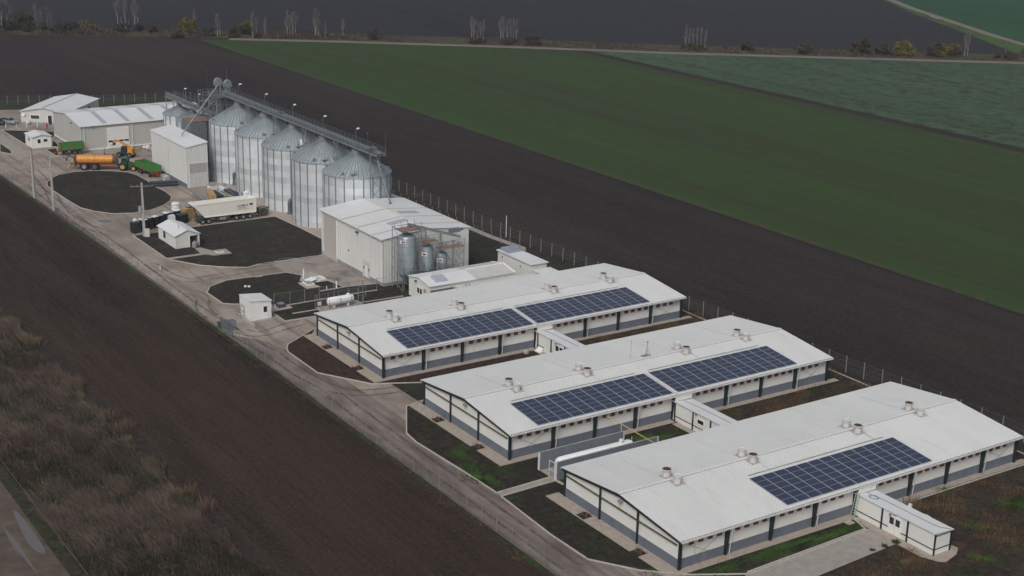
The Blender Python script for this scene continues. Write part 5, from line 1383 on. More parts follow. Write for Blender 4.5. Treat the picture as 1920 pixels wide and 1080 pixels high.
# ------------------------------------------------------------------ tipping semi-trailer
t = thing('tipper_trailer', 'long cream tipping semi-trailer with printed side parked before the silos', 'semi-trailer', (7.0, 142.95, .05))
Lt, Wt = 12.0, 2.5
prof = [(2.05, 1.30), (11.9, 1.18), (11.95, 3.62), (.15, 3.72), (.0, 3.60)]      # side outline of the body
mb = MB(); n = len(prof)
outer = [(x, 0, z) for x, z in prof]+[(x, Wt, z) for x, z in prof]
mb.add(outer, [tuple(range(n)), tuple(reversed(range(n, 2*n)))]+[(k, n+k, n+(k+1) % n, (k+1) % n) for k in range(n) if k != 2])
inr = [(11.75, .12, 3.62), (11.75, Wt-.12, 3.62), (.45, Wt-.12, 3.71), (.45, .12, 3.71), (11.75, .22, 2.2), (11.75, Wt-.22, 2.2), (1.5, Wt-.22, 2.3), (1.5, .22, 2.3)]
mb.add(inr, [(0, 3, 7, 4), (1, 0, 4, 5), (2, 1, 5, 6), (3, 2, 6, 7), (4, 7, 6, 5)])
a = [(11.95, 0, 3.62), (11.95, Wt, 3.62), (.15, Wt, 3.72), (.15, 0, 3.72)]
mb.add(a+inr[:4], [(0, 4, 5, 1), (1, 5, 6, 2), (2, 6, 7, 3), (3, 7, 4, 0)][:0] or [(0, 3, 7, 4), (3, 2, 6, 7), (2, 1, 5, 6), (1, 0, 4, 5)])
body = mb.build('body', TRWHITE, t)
mb = MB(); mb.box(.1, -.05, 3.60, 11.98, .10, 3.76); mb.box(.1, Wt-.1, 3.60, 11.98, Wt+.05, 3.76); mb.box(.1, .1, 3.66, .35, Wt-.1, 3.78); mb.box(11.76, .1, 3.56, 11.98, Wt-.1, 3.7); mb.build('top_rim', TANK, body)
mb = MB(); mb.bar((.05, -.05, 3.6), (2.02, -.05, 1.32), .16, .12); mb.bar((11.86, -.05, 1.2), (11.86, -.05, 3.6), .16, .12); mb.bar((2.0, -.05, 1.28), (11.9, -.05, 1.17), .14, .10); mb.build('body_edge', TRWHITE, body)
mb = MB(); mb.box(1.4, .55, .85, 11.6, .75, 1.12); mb.box(1.4, 1.75, .85, 11.6, 1.95, 1.12); mb.box(4.4, .1, .55, 6.0, 2.4, .95); mb.box(.9, .4, .6, 1.9, 2.1, 1.2); mb.bar((.4, .5, .75), (1.5, .5, 1.1), .15); mb.bar((1.2, 1.2, 1.0), (.55, 1.2, 3.0), .16)
mb.build('chassis', DGREY, t)
mb = MB(); mb.box(4.9, .02, .45, 6.1, .1, .95); mb.build('tool_box', GREY, t)
for x in (1.65, 2.8, 8.1, 9.4, 10.7):
    for y, s in ((.18, -1), (Wt-.18, 1)): wheel(t, x, y, .5, .32, 'grey', s)
mb = MB(); mb.bar((11.7, .1, 1.0), (12.3, .1, .5), .1); mb.bar((11.7, 2.4, 1.0), (12.3, 2.4, .5), .1); mb.box(12.1, .1, .45, 12.25, 2.4, .6); mb.build('bumper', GREY, t)
TXD = mat('dark_lettering', (.05, .02, .025), .6); TXR = mat('red_lettering', (.35, .04, .04), .6)
rx90 = (R(90), 0, 0)
text('SCHMITZ', 'lettering', .50, (8.35, -.012, 2.45), rx90, TXD, body)
text('CARGOBULL', 'lettering', .30, (8.35, -.012, 2.13), rx90, TXR, body)
mb = MB(); mb.box(8.35, -.014, 1.92, 10.75, -.004, 1.97); mb.build('red_line', TXR, body)
bull = [(0, .30), (.10, .42), (.28, .46), (.46, .44), (.60, .46), (.72, .34), (.70, .20), (.62, .24), (.58, .10), (.60, 0), (.52, 0), (.48, .13), (.30, .14), (.24, 0), (.16, 0), (.18, .14), (.08, .20)]
mb = MB(); vs_ = [(10.62+x, y, 2.42+z*1.05) for y in (-.014, -.004) for x, z in bull]; n = len(bull)
mb.add(vs_, [tuple(range(n)), tuple(reversed(range(n, 2*n)))]+[(k, n+k, n+(k+1) % n, (k+1) % n) for k in range(n)]); mb.build('bull_emblem', mat('black_emblem', (.02, .02, .022), .6), body)
mb = MB()
for x, z in ((3.2, 2.4), (5.1, 2.6), (5.2, 2.1), (7.9, 2.5), (7.9, 2.0), (11.2, 2.3), (11.2, 2.8), (11.25, 1.9)): mb.lathe([(.05, -.02), (.05, -.004)], 8, (x, 0, z), 'y', cap=True)
mb.build('bolt', GREY, body)
# ------------------------------------------------------------------ slurry tanker, tractor, trailers, telehandler
ang = math.atan2(-.515, .857)
t = thing('slurry_tanker', 'orange slurry tanker on twin axles behind the green tractor', 'tanker', (5.2, 195.3, .01), ang)
mb = MB(); a, b = -2.6, 4.9
mb.lathe([(0, a-.18), (.45, a-.12), (.80, a+.02), (.90, a+.12), (.90, b-.12), (.80, b-.02), (.45, b+.12), (0, b+.18)], 28, (0, 0, 2.12), 'x'); mb.build('tank', ORANGE, t)
for x in (a+.12, 1.2, b-.12):
    mb = MB(); mb.lathe([(.905, x-.05), (.935, x-.04), (.935, x+.04), (.905, x+.05)], 28, (0, 0, 2.12), 'x'); mb.build('tank_band', mat('dark_orange', (.38, .13, .02), .5), t)
mb = MB(); mb.box(-2.4, -.55, .85, 5.6, -.35, 1.2); mb.box(-2.4, .35, .85, 5.6, .55, 1.2); mb.bar((5.5, -.4, 1.0), (6.4, 0, .75), .18); mb.bar((5.5, .4, 1.0), (6.4, 0, .75), .18); mb.build('chassis', mat('orange_chassis', (.30, .10, .03), .6, var=.2), t)
mb = MB()
for s in (-1, 1):
    mb.box(-1.9, s*.75, 1.62, 2.1, s*1.25, 1.68)
    for x in (-1.9, 2.1): mb.bar((x, s*1.0, 1.65), (x+(-.35 if x < 0 else .35), s*1.0, 1.15), .45, .05)
mb.build('mudguard', mat('orange_chassis', (.30, .10, .03)), t)
for x in (-.95, 1.15):
    for s in (-1, 1): wheel(t, x, s*1.02, .84, .55, 'grey' if x < 0 else 'dull', s)
mb = MB(); mb.lathe([(.45, 0), (.45, .6), (.3, .75)], 14, (b+.1, 0, 1.9), 'x', cap=True); mb.tube([(b+.5, -.3, 1.6), (b+.6, -.4, 2.6), (b+.2, -.4, 3.2), (b-.2, -.3, 3.2)], .11, n=8); mb.box(b+.3, -.6, 1.15, b+.8, .5, 1.6); mb.build('pump', DGREY, t)
mb = MB(); mb.box(a-.5, -.7, .7, a-.2, .7, 2.7); mb.tube([(a-.5, -.4, 2.5), (a-1.2, -.6, 2.9), (a-1.9, -.3, 2.5), (a-2.2, 0, 1.7)], .13, n=8); mb.tube([(a-.4, .5, 1.2), (a-1.5, .5, .9)], .1, n=8); mb.build('rear_pump', mat('grimy_brown', (.09, .065, .05), .8, var=.4), t)
mb = MB()
for y in (-.9, -.3, .3, .9): mb.bar((a-1.0, y, 1.7), (a-1.9, y, .45), .08)
mb.bar((a-.5, -1.0, 1.5), (a-.5, 1.0, 1.5), .12); mb.bar((a-1.3, -1.1, 1.3), (a-1.3, 1.1, 1.3), .12); mb.build('injector_frame', YELLOW, t)
mb = MB(); mb.box(a-.15, -1.1, .9, a-.02, -.85, 1.9); mb.box(a-.15, .85, .9, a-.02, 1.1, 1.9); mb.build('rear_marker', REDP, t)

def tractor(name, label, x, y, rz, body, roofc, rim, sc=1.0):
    t = thing(name, label, 'tractor', (x, y, .01), rz)
    mb = MB(); q = [(.35, -.38, .85), (2.35, -.32, .85), (2.35, .32, .85), (.35, .38, .85)]; q2 = [(.35, -.36, 1.75), (2.25, -.28, 1.55), (2.25, .28, 1.55), (.35, .36, 1.75)]
    mb.hexa(q, q2); mb.build('bonnet', body, t)
    mb = MB(); mb.hexa([(2.36, -.27, .9), (2.42, -.22, .9), (2.42, .22, .9), (2.36, .27, .9)], [(2.30, -.25, 1.5), (2.34, -.22, 1.5), (2.34, .22, 1.5), (2.30, .25, 1.5)]); mb.build('grille', DGREY, t)
    mb = MB(); mb.box(-.9, -.35, .55, 2.2, .35, .85); mb.box(1.6, -.8, .5, 1.9, .8, .65); mb.box(-.3, -.8, .7, .1, .8, .95); mb.build('chassis', DGREY, t)
    mb = MB(); mb.hexa([(-.95, -.72, .95), (.3, -.66, .95), (.3, .66, .95), (-.95, .72, .95)], [(-.85, -.68, 2.55), (.15, -.62, 2.55), (.15, .62, 2.55), (-.85, .68, 2.55)]); cab = mb.build('cab', GLASS, t)
    mb = MB()
    for s in (-1, 1):
        mb.bar((-.95, s*.74, .95), (-.86, s*.70, 2.55), .09); mb.bar((.32, s*.68, .95), (.16, s*.64, 2.55), .08); mb.bar((-.4, s*.72, .95), (-.4, s*.68, 2.55), .07)
    mb.build('cab_frame', body, cab)
    mb = MB(); mb.hexa([(-1.05, -.82, 2.56), (.4, -.76, 2.56), (.4, .76, 2.56), (-1.05, .82, 2.56)], [(-.95, -.72, 2.76), (.28, -.66, 2.76), (.28, .66, 2.76), (-.95, .72, 2.76)]); mb.build('cab_roof', roofc, cab)
    for s in (-1, 1):
        mb = MB(); n = 9; rr = .98
        vs_ = []
        for k in range(n+1):
            a = R(15+150*k/n); vs_ += [(-.55+rr*math.cos(a), s*.68, .85+rr*math.sin(a)), (-.55+rr*math.cos(a), s*1.18, .85+rr*math.sin(a))]
        mb.add(vs_, [(2*k, 2*k+1, 2*k+3, 2*k+2) for k in range(n)]); mb.build('mudguard', body, t)
        wheel(t, -.55, s*.95, .86, .5, rim, s); wheel(t, 1.72, s*.88, .62, .4, rim, s)
    mb = MB(); mb.tube([(.75, -.5, 1.3), (.75, -.5, 2.5)], .05, n=8); mb.build('exhaust', DGREY, t)
    return t
tractor('tractor', 'dark green tractor with yellow rims hitched to the orange slurry tanker', 11.6, 191.2, R(-42), DGREEN, DGREEN, 'yellow')

def dump_trailer(name, label, x, y, rz, Lb, Wb, z0, z1, open_top=True, red=True):
    t = thing(name, label, 'farm trailer', (x, y, .01), rz, 'green dump trailers')
    def side(pts, thk, m=GREEN):
        mb = MB(); mb.box(*pts); return mb.build('side_board', m, t)
    w_ = .08
    for a in ((0, -Wb/2, z0, Lb, -Wb/2+w_, z1), (0, Wb/2-w_, z0, Lb, Wb/2, z1), (0, -Wb/2+w_, z0, w_, Wb/2-w_, z1), (Lb-w_, -Wb/2+w_, z0, Lb, Wb/2-w_, z1)): side(a, w_)
    mb = MB(); mb.box(w_, -Wb/2+w_, z0, Lb-w_, Wb/2-w_, z0+.08); mb.build('floor', mat('dirty_floor', (.08, .075, .06), .9, var=.3), t)
    mb = MB(); nz = 4
    for k in range(nz):
        z = z0+(z1-z0)*(k+.5)/nz
        mb.box(.06, -Wb/2-.025, z-.05, Lb-.06, -Wb/2-.002, z+.05); mb.box(.06, Wb/2+.002, z-.05, Lb-.06, Wb/2+.025, z+.05)
        mb.box(-.025, -Wb/2+.1, z-.05, -.002, Wb/2-.1, z+.05); mb.box(Lb+.002, -Wb/2+.1, z-.05, Lb+.025, Wb/2-.1, z+.05)
    mb.build('board_rib', GREEN, t)
    for x_ in (.1, Lb/2, Lb-.1):
        for s in (-1, 1):
            mb = MB(); mb.box(x_-.07, s*(Wb/2+.028), z0-.15, x_+.07, s*(Wb/2+.07), z1+.02); mb.build('stanchion', REDP if red else GREEN, t)
    mb = MB(); mb.box(.2, -.55, z0-.32, Lb-.2, -.35, z0-.08); mb.box(.2, .35, z0-.32, Lb-.2, .55, z0-.08); mb.bar((.2, -.3, z0-.2), (-1.3, 0, .55), .14); mb.bar((.2, .3, z0-.2), (-1.3, 0, .55), .14)
    for x_ in (1.2, Lb-1.3): mb.box(x_-.1, -Wb/2+.2, .5, x_+.1, Wb/2-.2, .65); mb.box(x_-.25, -.5, .6, x_+.25, .5, z0-.3)
    mb.box(-.1, -Wb/2+.1, z0-.3, .1, Wb/2-.1, z0-.1); mb.build('chassis', REDP, t)
    for x_ in (1.2, Lb-2.2, Lb-1.1):
        for s in (-1, 1): wheel(t, x_, s*(Wb/2-.2), .48, .32, 'dull', s)
    return t
dump_trailer('dump_trailer', 'open green dump trailer with red chassis beside the intake building', 14.35, 181.7, R(96), 7.3, 2.25, 1.15, 2.45)
dump_trailer('dump_trailer', 'green dump trailer with red stanchions parked by the warehouse corner', 3.75, 211.3, R(-3), 5.2, 2.0, 1.15, 2.55)
mb = MB(); mb.lathe([(.0, 0), (.25, .05), (.32, .3), (.2, .55), (0, .6)], 10); tag(mb.build('sack', BAG, loc=(14.1, 185.0, 1.26)), 'white sack lying in the open green trailer', 'sack')

t = thing('telehandler', 'orange telehandler with raised boom standing before the warehouse door', 'telehandler', (15.45, 203.2, .01), R(135))
mb = MB(); mb.hexa([(-1.6, -.65, .6), (1.4, -.65, .6), (1.4, .65, .6), (-1.6, .65, .6)], [(-1.6, -.55, 1.35), (1.2, -.55, 1.15), (1.2, .55, 1.15), (-1.6, .55, 1.35)]); mb.build('chassis', DGREY, t)
mb = MB(); mb.hexa([(-1.9, -.75, .7), (-.7, -.75, .7), (-.7, .75, .7), (-1.9, .75, .7)], [(-1.85, -.7, 1.9), (-.8, -.7, 2.0), (-.8, .7, 2.0), (-1.85, .7, 1.9)]); mb.build('engine_cover', ORANGE, t)
mb = MB(); mb.hexa([(-.5, .1, .9), (.75, .1, .9), (.75, .95, .9), (-.5, .95, .9)], [(-.4, .15, 2.35), (.45, .15, 2.35), (.45, .9, 2.35), (-.4, .9, 2.35)]); c = mb.build('cab', GLASS, t)
MB().box(-.5, .08, 2.351, .55, .97, 2.45).build('cab_roof', DGREY, c)
mb = MB()
for x in (-.5, .72):
    for y in (.1, .93): mb.bar((x, y, .9), (x*.7, .15 if y < .5 else .88, 2.36), .08)
mb.build('cab_frame', DGREY, c)
mb = MB(); mb.bar((-1.6, -.35, 1.9), (1.3, -.35, 3.1), .34, .36); mb.bar((.6, -.35, 2.85), (2.2, -.35, 3.45), .26, .28); mb.bar((2.15, -.35, 3.5), (2.75, -.35, 2.75), .30, .30); mb.build('boom', ORANGE, t)
mb = MB(); mb.bar((-.4, -.35, 1.2), (.7, -.35, 2.75), .12); mb.build('hydraulic_ram', ZINC, t)
mb = MB(); mb.box(2.6, -.9, 2.35, 2.75, .3, 3.05); mb.box(2.7, -.75, 2.4, 3.5, -.65, 2.46); mb.box(2.7, .0, 2.4, 3.5, .1, 2.46); mb.build('fork_carriage', mat('fork_brown', (.20, .10, .05), .7, var=.3), t)
for x in (-1.25, 1.15):
    for s in (-1, 1): wheel(t, x, s*.85, .58, .42, 'dull', s)
# self propelled machine with big wheels, half hidden behind the intake building
t = thing('sprayer', 'white farm sprayer with big yellow rimmed wheels, partly hidden behind the intake building', 'sprayer', (G(292.5, 289)[0]+1.41, G(292.5, 289)[1]+.87, .01), R(-12))
for x in (-1.2, 1.6):
    for s in (-1, 1): wheel(t, x, s*1.15, .98, .5, 'yellow', s)
mb = MB(); mb.box(-1.8, -.9, 1.2, 2.2, .9, 1.45); mb.build('chassis', DGREEN, t)
mb = MB(); mb.lathe([(0, -1.7), (.5, -1.65), (.72, -1.4), (.72, .4), (.5, .65), (0, .7)], 20, (0, 0, 2.15), 'x'); mb.build('tank', TANK, t)
mb = MB(); mb.hexa([(.8, -.7, 1.46), (2.0, -.7, 1.46), (2.0, .7, 1.46), (.8, .7, 1.46)], [(.9, -.65, 2.9), (1.8, -.6, 2.9), (1.8, .6, 2.9), (.9, .65, 2.9)]); mb.build('cab', GLASS, t)
mb = MB(); mb.box(.75, -.75, 2.91, 1.95, .75, 3.02); mb.build('cab_roof', DGREEN, t)
mb = MB()
for k in range(6): mb.bar((-2.0-.02*k, -1.6+.6*k, .9), (-2.3, -1.6+.6*k, 1.9), .07)
mb.bar((-2.2, -1.9, 1.0), (-2.2, 1.9, 1.0), .12); mb.bar((-2.3, -1.9, 1.8), (-2.3, 1.9, 1.8), .1); mb.build('boom', mat('pale_boom', (.5, .5, .48), .6, var=.2), t)
for k, (x, y, s) in enumerate(((G(277, 279)[0], G(277, 279)[1], 1), (G(270.5, 278)[0], G(270.5, 278)[1], .75))):
    mb = MB(); mb.lathe([(.0, 0), (.42*s, .03), (.5*s, .3*s), (.42*s, .62*s), (.15*s, .8*s), (0, .82*s)], 12); tag(mb.build('sack', BAG, loc=(x, y, .02)), ('larger', 'smaller')[k]+' white sack lying by the warehouse wall behind the intake building', 'sack')
# trolley with a pole
t = thing('trolley', 'black trolley with an upright pole before the warehouse wall', 'trolley', (12.0, 205.6, .02), R(-20))
mb = MB(); mb.box(-.5, -.3, .15, .9, .3, .3); mb.box(-.5, -.3, .3, -.2, .3, .7); mb.build('base', DGREY, t)
mb = MB(); mb.tube([(-.35, 0, .3), (-.35, 0, 1.9)], .05, n=6); mb.build('pole', DGREY, t)
# cars
def car(label, x, y, rz, m):
    t = thing('parked_car', label, 'car', (x, y, .01), rz, 'cars parked beside the office')
    def loft(secs, name, mm, par):
        mb = MB(); n = len(secs[0]); vs_ = [p for s in secs for p in s]
        mb.add(vs_, [tuple(range(n)), tuple(reversed(range((len(secs)-1)*n, len(secs)*n)))]+[(i*n+k, (i+1)*n+k, (i+1)*n+(k+1) % n, i*n+(k+1) % n) for i in range(len(secs)-1) for k in range(n)], True)
        return mb.build(name, mm, par, sharp=50)
    def ring(x, hw, zb, zt): return [(x, -hw, zb), (x, hw, zb), (x, hw*1.04, (zb+zt)*.5), (x, hw*.93, zt), (x, -hw*.93, zt), (x, -hw*1.04, (zb+zt)*.5)]
    b = loft([ring(-2.2, .72, .38, .86), ring(-2.0, .84, .25, .95), ring(-.9, .87, .22, .98), ring(.8, .87, .22, .95), ring(1.7, .83, .25, .82), ring(2.15, .70, .35, .68)], 'body', m, t)
    g_ = loft([ring(-1.85, .70, .94, .97), ring(-1.3, .70, .94, 1.40), ring(-.3, .70, .94, 1.46), ring(.35, .70, .94, 1.40), ring(1.05, .72, .93, .96)], 'glasshouse', GLASS, t)
    loft([ring(-1.35, .60, 1.40, 1.44), ring(-.3, .62, 1.455, 1.49), ring(.32, .60, 1.40, 1.43)], 'car_roof', m, t)
    for s in (-1, 1):
        mb = MB(); mb.bar((.35, s*.63, 1.40), (1.0, s*.72, .96), .07); mb.bar((-1.35, s*.63, 1.40), (-1.85, s*.72, .97), .09); mb.bar((-.4, s*.66, 1.45), (-.4, s*.71, .95), .07); mb.build('pillar', m, t)
        mb = MB(); mb.box(2.02, s*.45, .58, 2.17, s*.68, .70); mb.build('headlight', TANK, t)
        for x_ in (-1.35, 1.35): wheel(t, x_, s*.78, .32, .2, 'grey', s)
    MB().box(2.10, -.35, .42, 2.19, .35, .6).build('grille', DGREY, t)
car('pale silver car parked beside the white office', 3.75, 250.6, R(-62), mat('silver_paint', (.38, .43, .46), .25, metal=.4, var=.03))
car('dark grey car cut off by the left edge of the photo', 1.15, 250.9, R(-62), mat('dark_car_paint', (.06, .065, .07), .25, metal=.4, var=.03))
car('red car half hidden behind the warehouse roof', 33.5, 243.5, R(-30), mat('red_car_paint', (.35, .02, .03), .3, var=.03))
# ------------------------------------------------------------------ person in red
def skin_body(name, joints, edges, m, parent):
    me = bpy.data.meshes.new(name); me.from_pydata([j[0] for j in joints], edges, [])
    o = bpy.data.objects.new(name, me); col.objects.link(o); o.parent = parent
    md = o.modifiers.new('skin', 'SKIN'); sk = me.skin_vertices[0].data
    for i, j in enumerate(joints): sk[i].radius = j[1] if hasattr(j[1], '__len__') else (j[1], j[1]); sk[i].use_root = (i == 0)
    sb = o.modifiers.new('sub', 'SUBSURF'); sb.levels = 1; sb.render_levels = 2; md.use_smooth_shade = True
    me.materials.append(m); return o
t = thing('person', 'person in red jacket and red trousers walking in front of the office door', 'person', (9.3, 239.3, .0), R(-70))
J = [((0, 0, .95), (.14, .11)), ((0, 0, 1.2), (.15, .11)), ((0, 0, 1.42), (.17, .11)), ((.01, 0, 1.52), .055),
     ((0, .11, .9), .09), ((.12, .11, .50), .065), ((.02, .11, .09), .045), ((.16, .11, .05), .04),
     ((0, -.11, .9), .09), ((.02, -.11, .50), .065), ((-.22, -.11, .10), .045), ((-.09, -.11, .05), .04),
     ((0, .21, 1.42), .065), ((-.06, .27, 1.15), .05), ((.10, .28, .92), .035), ((0, -.21, 1.42), .065), ((.06, -.27, 1.15), .05), ((.22, -.26, .95), .035)]
E_ = [(0, 1), (1, 2), (2, 3), (0, 4), (4, 5), (5, 6), (6, 7), (0, 8), (8, 9), (9, 10), (10, 11), (2, 12), (12, 13), (13, 14), (2, 15), (15, 16), (16, 17)]
skin_body('body', J, E_, mat('red_clothes', (.42, .012, .03), .8, var=.1), t)
SKIN = mat('skin', (.42, .26, .19), .6, var=.03)
mb = MB(); mb.lathe([(0, 1.53), (.05, 1.54), (.075, 1.60), (.088, 1.68), (.08, 1.74), (.05, 1.78), (0, 1.79)], 14, (.02, 0, 0)); mb.box(.10, -.012, 1.63, .13, .012, 1.68); hd = mb.build('head', SKIN, t)
mb = MB(); mb.lathe([(.094, 1.68), (.09, 1.75), (.055, 1.795), (0, 1.81)], 14, (.012, 0, 0)); mb.build('hair', mat('dark_hair', (.03, .022, .018), .8), hd)
for y, p in ((.28, (.10, .28, .92)), (-.26, (.22, -.26, .95))):
    mb = MB(); hx, hy, hz = p
    mb.hexa([(hx-.02, hy-.035, hz-.10), (hx+.02, hy-.03, hz-.10), (hx+.02, hy+.03, hz-.10), (hx-.02, hy+.035, hz-.10)], [(hx-.02, hy-.025, hz), (hx+.02, hy-.025, hz), (hx+.02, hy+.025, hz), (hx-.02, hy+.025, hz)])
    for k in range(4): mb.tube([(hx, hy-.028+.019*k, hz-.09), (hx+.012, hy-.03+.02*k, hz-.14), (hx+.03, hy-.03+.02*k, hz-.17-(.012 if k in (1, 2) else 0))], .009, .007, 6)
    mb.tube([(hx+.015, hy-.03, hz-.03), (hx+.05, hy-.045, hz-.08), (hx+.055, hy-.04, hz-.11)], .011, .008, 6); mb.build('hand', SKIN, t)
# ------------------------------------------------------------------ utility poles
def upole(label, x, y, h, rz, arms, box_=False, box2=False):
    t = thing('utility_pole', label, 'utility pole', (x, y, 0), rz, 'concrete utility poles')
    mb = MB(); mb.hexa([(-.24, -.2, 0), (.24, -.2, 0), (.24, .2, 0), (-.24, .2, 0)], [(-.15, -.13, h), (.15, -.13, h), (.15, .13, h), (-.15, .13, h)]); mb.build('pole', POLE, t)
    for z, L in arms:
        mb = MB(); mb.bar((-L, -.14, z-.05), (L, -.14, z+.05), .09, .11); a = mb.build('crossarm', ZINC, t)
        for x_ in (-L+.1, -L*.4, L*.4, L-.1):
            mb = MB(); mb.lathe([(.035, 0), (.07, .06), (.05, .1), (.07, .15), (.03, .24), (0, .25)], 8, (x_, -.14, z+.05)); mb.build('insulator', mat('insulator', (.25, .22, .2), .4), a)
    if box_:
        mb = MB(); mb.box(-.75, -.5, 4.55, -.25, .3, 5.35); mb.build('transformer', GREY, t)
        mb = MB(); mb.box(.15, -.3, 4.5, .9, .3, 4.6); mb.bar((.8, 0, 4.5), (.15, 0, 3.9), .06); mb.build('bracket', ZINC, t)
        mb = MB(); mb.tube([(-.25, -.25, 8.6), (-.5, -.3, 8.0), (-.3, -.25, 7.4)], .05, n=6); mb.lathe([(.09, 0), (.09, .5)], 8, (-.5, -.3, 7.5), cap=True); mb.build('arrester', RUST, t)
        mb = MB(); mb.tube([(.24, -.1, .1), (.2, -.1, 4.4)], .04, n=6); mb.build('cable_pipe', mat('pole_pipe', (.10, .14, .12), .6), t)
    if box2:
        mb = MB(); mb.box(.12, -.55, .0, .95, -.2, 1.45); mb.build('meter_cabinet', mat('cabinet_grey', (.50, .51, .50), .55, var=.05), t)
upole('lone concrete utility pole with grey transformer and wide crossarm beside the pump house', -2.95, 140.65, 9.5, R(-25), ((8.9, 1.9),), True, True)
upole('concrete utility pole at the fence with two crossarms of insulators', -11.25, 165.3, 10.0, R(-25), ((9.7, .75), (8.2, 1.6)))
upole('thinner concrete utility pole at the fence, farthest left', -11.5, 176.6, 9.5, R(-60), ((9.3, .4),))
# ------------------------------------------------------------------ goods on the yard
def at(f, x, y): return G(*f(x, y))
zS = lambda a, b: (340+a/10.667, 330+b/10.667)
zK = lambda a, b: (240+a/9, 340+b/9)
# black wrapped bales standing in a row with white lids
p0 = Vector((-1.75, 144.2)); p1 = Vector((5.6, 147.7)); dv = (p1-p0)/6
nth = ('first', 'second', 'third', 'fourth', 'fifth', 'sixth', 'seventh')
for k in range(7):
    c = p0+dv*k; t = thing('wrapped_pallet', nth[k]+' black wrapped pallet from the left in the row behind the pump house', 'pallet goods', (c.x, c.y, .02), math.atan2(dv.y, dv.x), 'black wrapped pallets')
    h = 2.0+(.1 if k % 3 == 1 else 0)
    mb = MB(); mb.hexa([(-.55, -.6, .15), (.55, -.6, .15), (.55, .6, .15), (-.55, .6, .15)], [(-.52, -.56, h), (.52, -.56, h), (.52, .56, h), (-.52, .56, h)]); mb.build('wrap', WRAP, t)
    mb = MB(); mb.box(-.55, -.6, 0, .55, .6, .15); mb.build('pallet', WOODG, t)
    mb = MB(); mb.hexa([(-.53, -.57, h+.003), (.53, -.57, h+.003), (.53, .57, h+.003), (-.53, .57, h+.003)], [(-.38, -.4, h+.12), (.38, -.4, h+.12), (.38, .4, h+.12), (-.38, .4, h+.12)]); mb.build('lid', BAG if k % 2 == 0 else mat('grey_lid', (.30, .31, .33), .5, var=.2), t)
t = thing('wrapped_pallet', 'separate black slatted crate left of the concrete pole', 'pallet goods', (-3.5, 143.6, .02), R(15), 'black wrapped pallets')
mb = MB(); mb.box(-.65, -.6, .1, .65, .6, 1.9); mb.build('wrap', WRAP, t)
mb = MB()
for k in range(6): mb.box(-.66+.24*k, -.63, .1, -.56+.24*k, -.602, 1.92)
mb.build('slat', DGREY, t)
t = thing('white_drum', 'white tall container between the black crate and the wrapped pallets', 'container', (-2.5, 145.4, .02), R(20))
mb = MB(); mb.box(-.5, -.5, 0, .5, .5, 2.0); mb.build('body', BAG, t)
mb = MB(); mb.lathe([(.25, 2.0), (.25, 2.08), (0, 2.1)], 14); mb.build('cap', DGREY, t)
# white bags: a tall stack and loose ones
bp = at(zK, 812, 545)
t = thing('bag_stack', 'tall stack of white bags on a pallet behind the black pallets', 'bags', (bp[0], bp[1], .02), R(20))
for k in range(4):
    mb = MB(); j = rng.uniform(-.04, .04); mb.lathe([(.0, 0), (.70, .02), (.82, .14), (.82, .36), (.70, .48), (0, .5)], 8, (j, j, .12+.5*k)); mb.build('bag', BAG, t)
MB().box(-.7, -.7, 0, .7, .7, .12).build('pallet', WOODG, t)
for k, (x, y, s) in enumerate(((885, 575, 1.1), (930, 590, .9), (770, 580, .8))):
    q = at(zK, x, y); mb = MB(); mb.lathe([(0, 0), (.6*s, .05), (.75*s, .4*s), (.5*s, .8*s), (0, .95*s)], 9)
    tag(mb.build('bulk_bag', BAG, loc=(q[0], q[1]+.5, .02)), ('biggest loose white bulk bag', 'middle sized loose white bulk bag', 'smallest loose white bulk bag')[k]+' beside the stack of bags', 'bag', 'loose white bulk bags')
q = at(zK, 820, 680); mb = MB(); mb.box(-.6, -.6, 0, .6, .6, 1.7); tag(mb.build('white_crate', BAG, loc=(3.9, 146.0, .02)), 'white box pallet standing behind the pump house roof', 'box')
t = thing('dark_container', 'dark green black container right of the wrapped pallets', 'container', (6.0, 146.2, .02), R(12))
MB().box(-.9, -.7, 0, .9, .7, 1.55).build('body', mat('green_black', (.012, .02, .02), .5), t); MB().box(-.94, -.74, 1.552, .94, .74, 1.62).build('lid', DGREY, t)
mb = MB(); mb.tube([(-.5, 0, 1.62), (-.5, 0, 2.2)], .06, n=8); mb.lathe([(.18, 2.2), (.18, 2.3), (0, 2.34)], 10, (-.5, 0, 0)); mb.build('vent_pipe', DGREY, t)
# wooden crates
for k, (x, y, z, sx, sy, h, lab_) in enumerate(((8.25, 148.3, .02, 2.1, 1.5, .95, 'lower brown wooden crate at the front of the trailer'), (8.05, 148.5, 1.0, 2.2, 1.5, .95, 'upper brown wooden crate stacked at the front of the trailer'), (8.9, 145.9, .02, 1.4, 1.0, .55, 'low brown wooden crate beside the crate stack'))):
    t = thing('wooden_crate', lab_, 'crate', (x, y, z), R(8+4*k), 'brown wooden crates')
    MB().box(-sx/2, -sy/2, .08, sx/2, sy/2, h).build('box', WOOD, t)
    mb = MB()
    for xx in np.linspace(-sx/2, sx/2-.1, 4): mb.box(xx, -sy/2-.03, 0, xx+.1, -sy/2-.003, h+.01)
    for zz in (.1, h*.5, h-.12): mb.box(-sx/2-.03, -sy/2-.055, zz, sx/2+.03, -sy/2-.031, zz+.1)
    mb.box(-sx/2, -sy/2, h+.003, sx/2, sy/2, h+.03); mb.build('batten', mat('pale_batten', (.42, .28, .15), .8, var=.25), t)
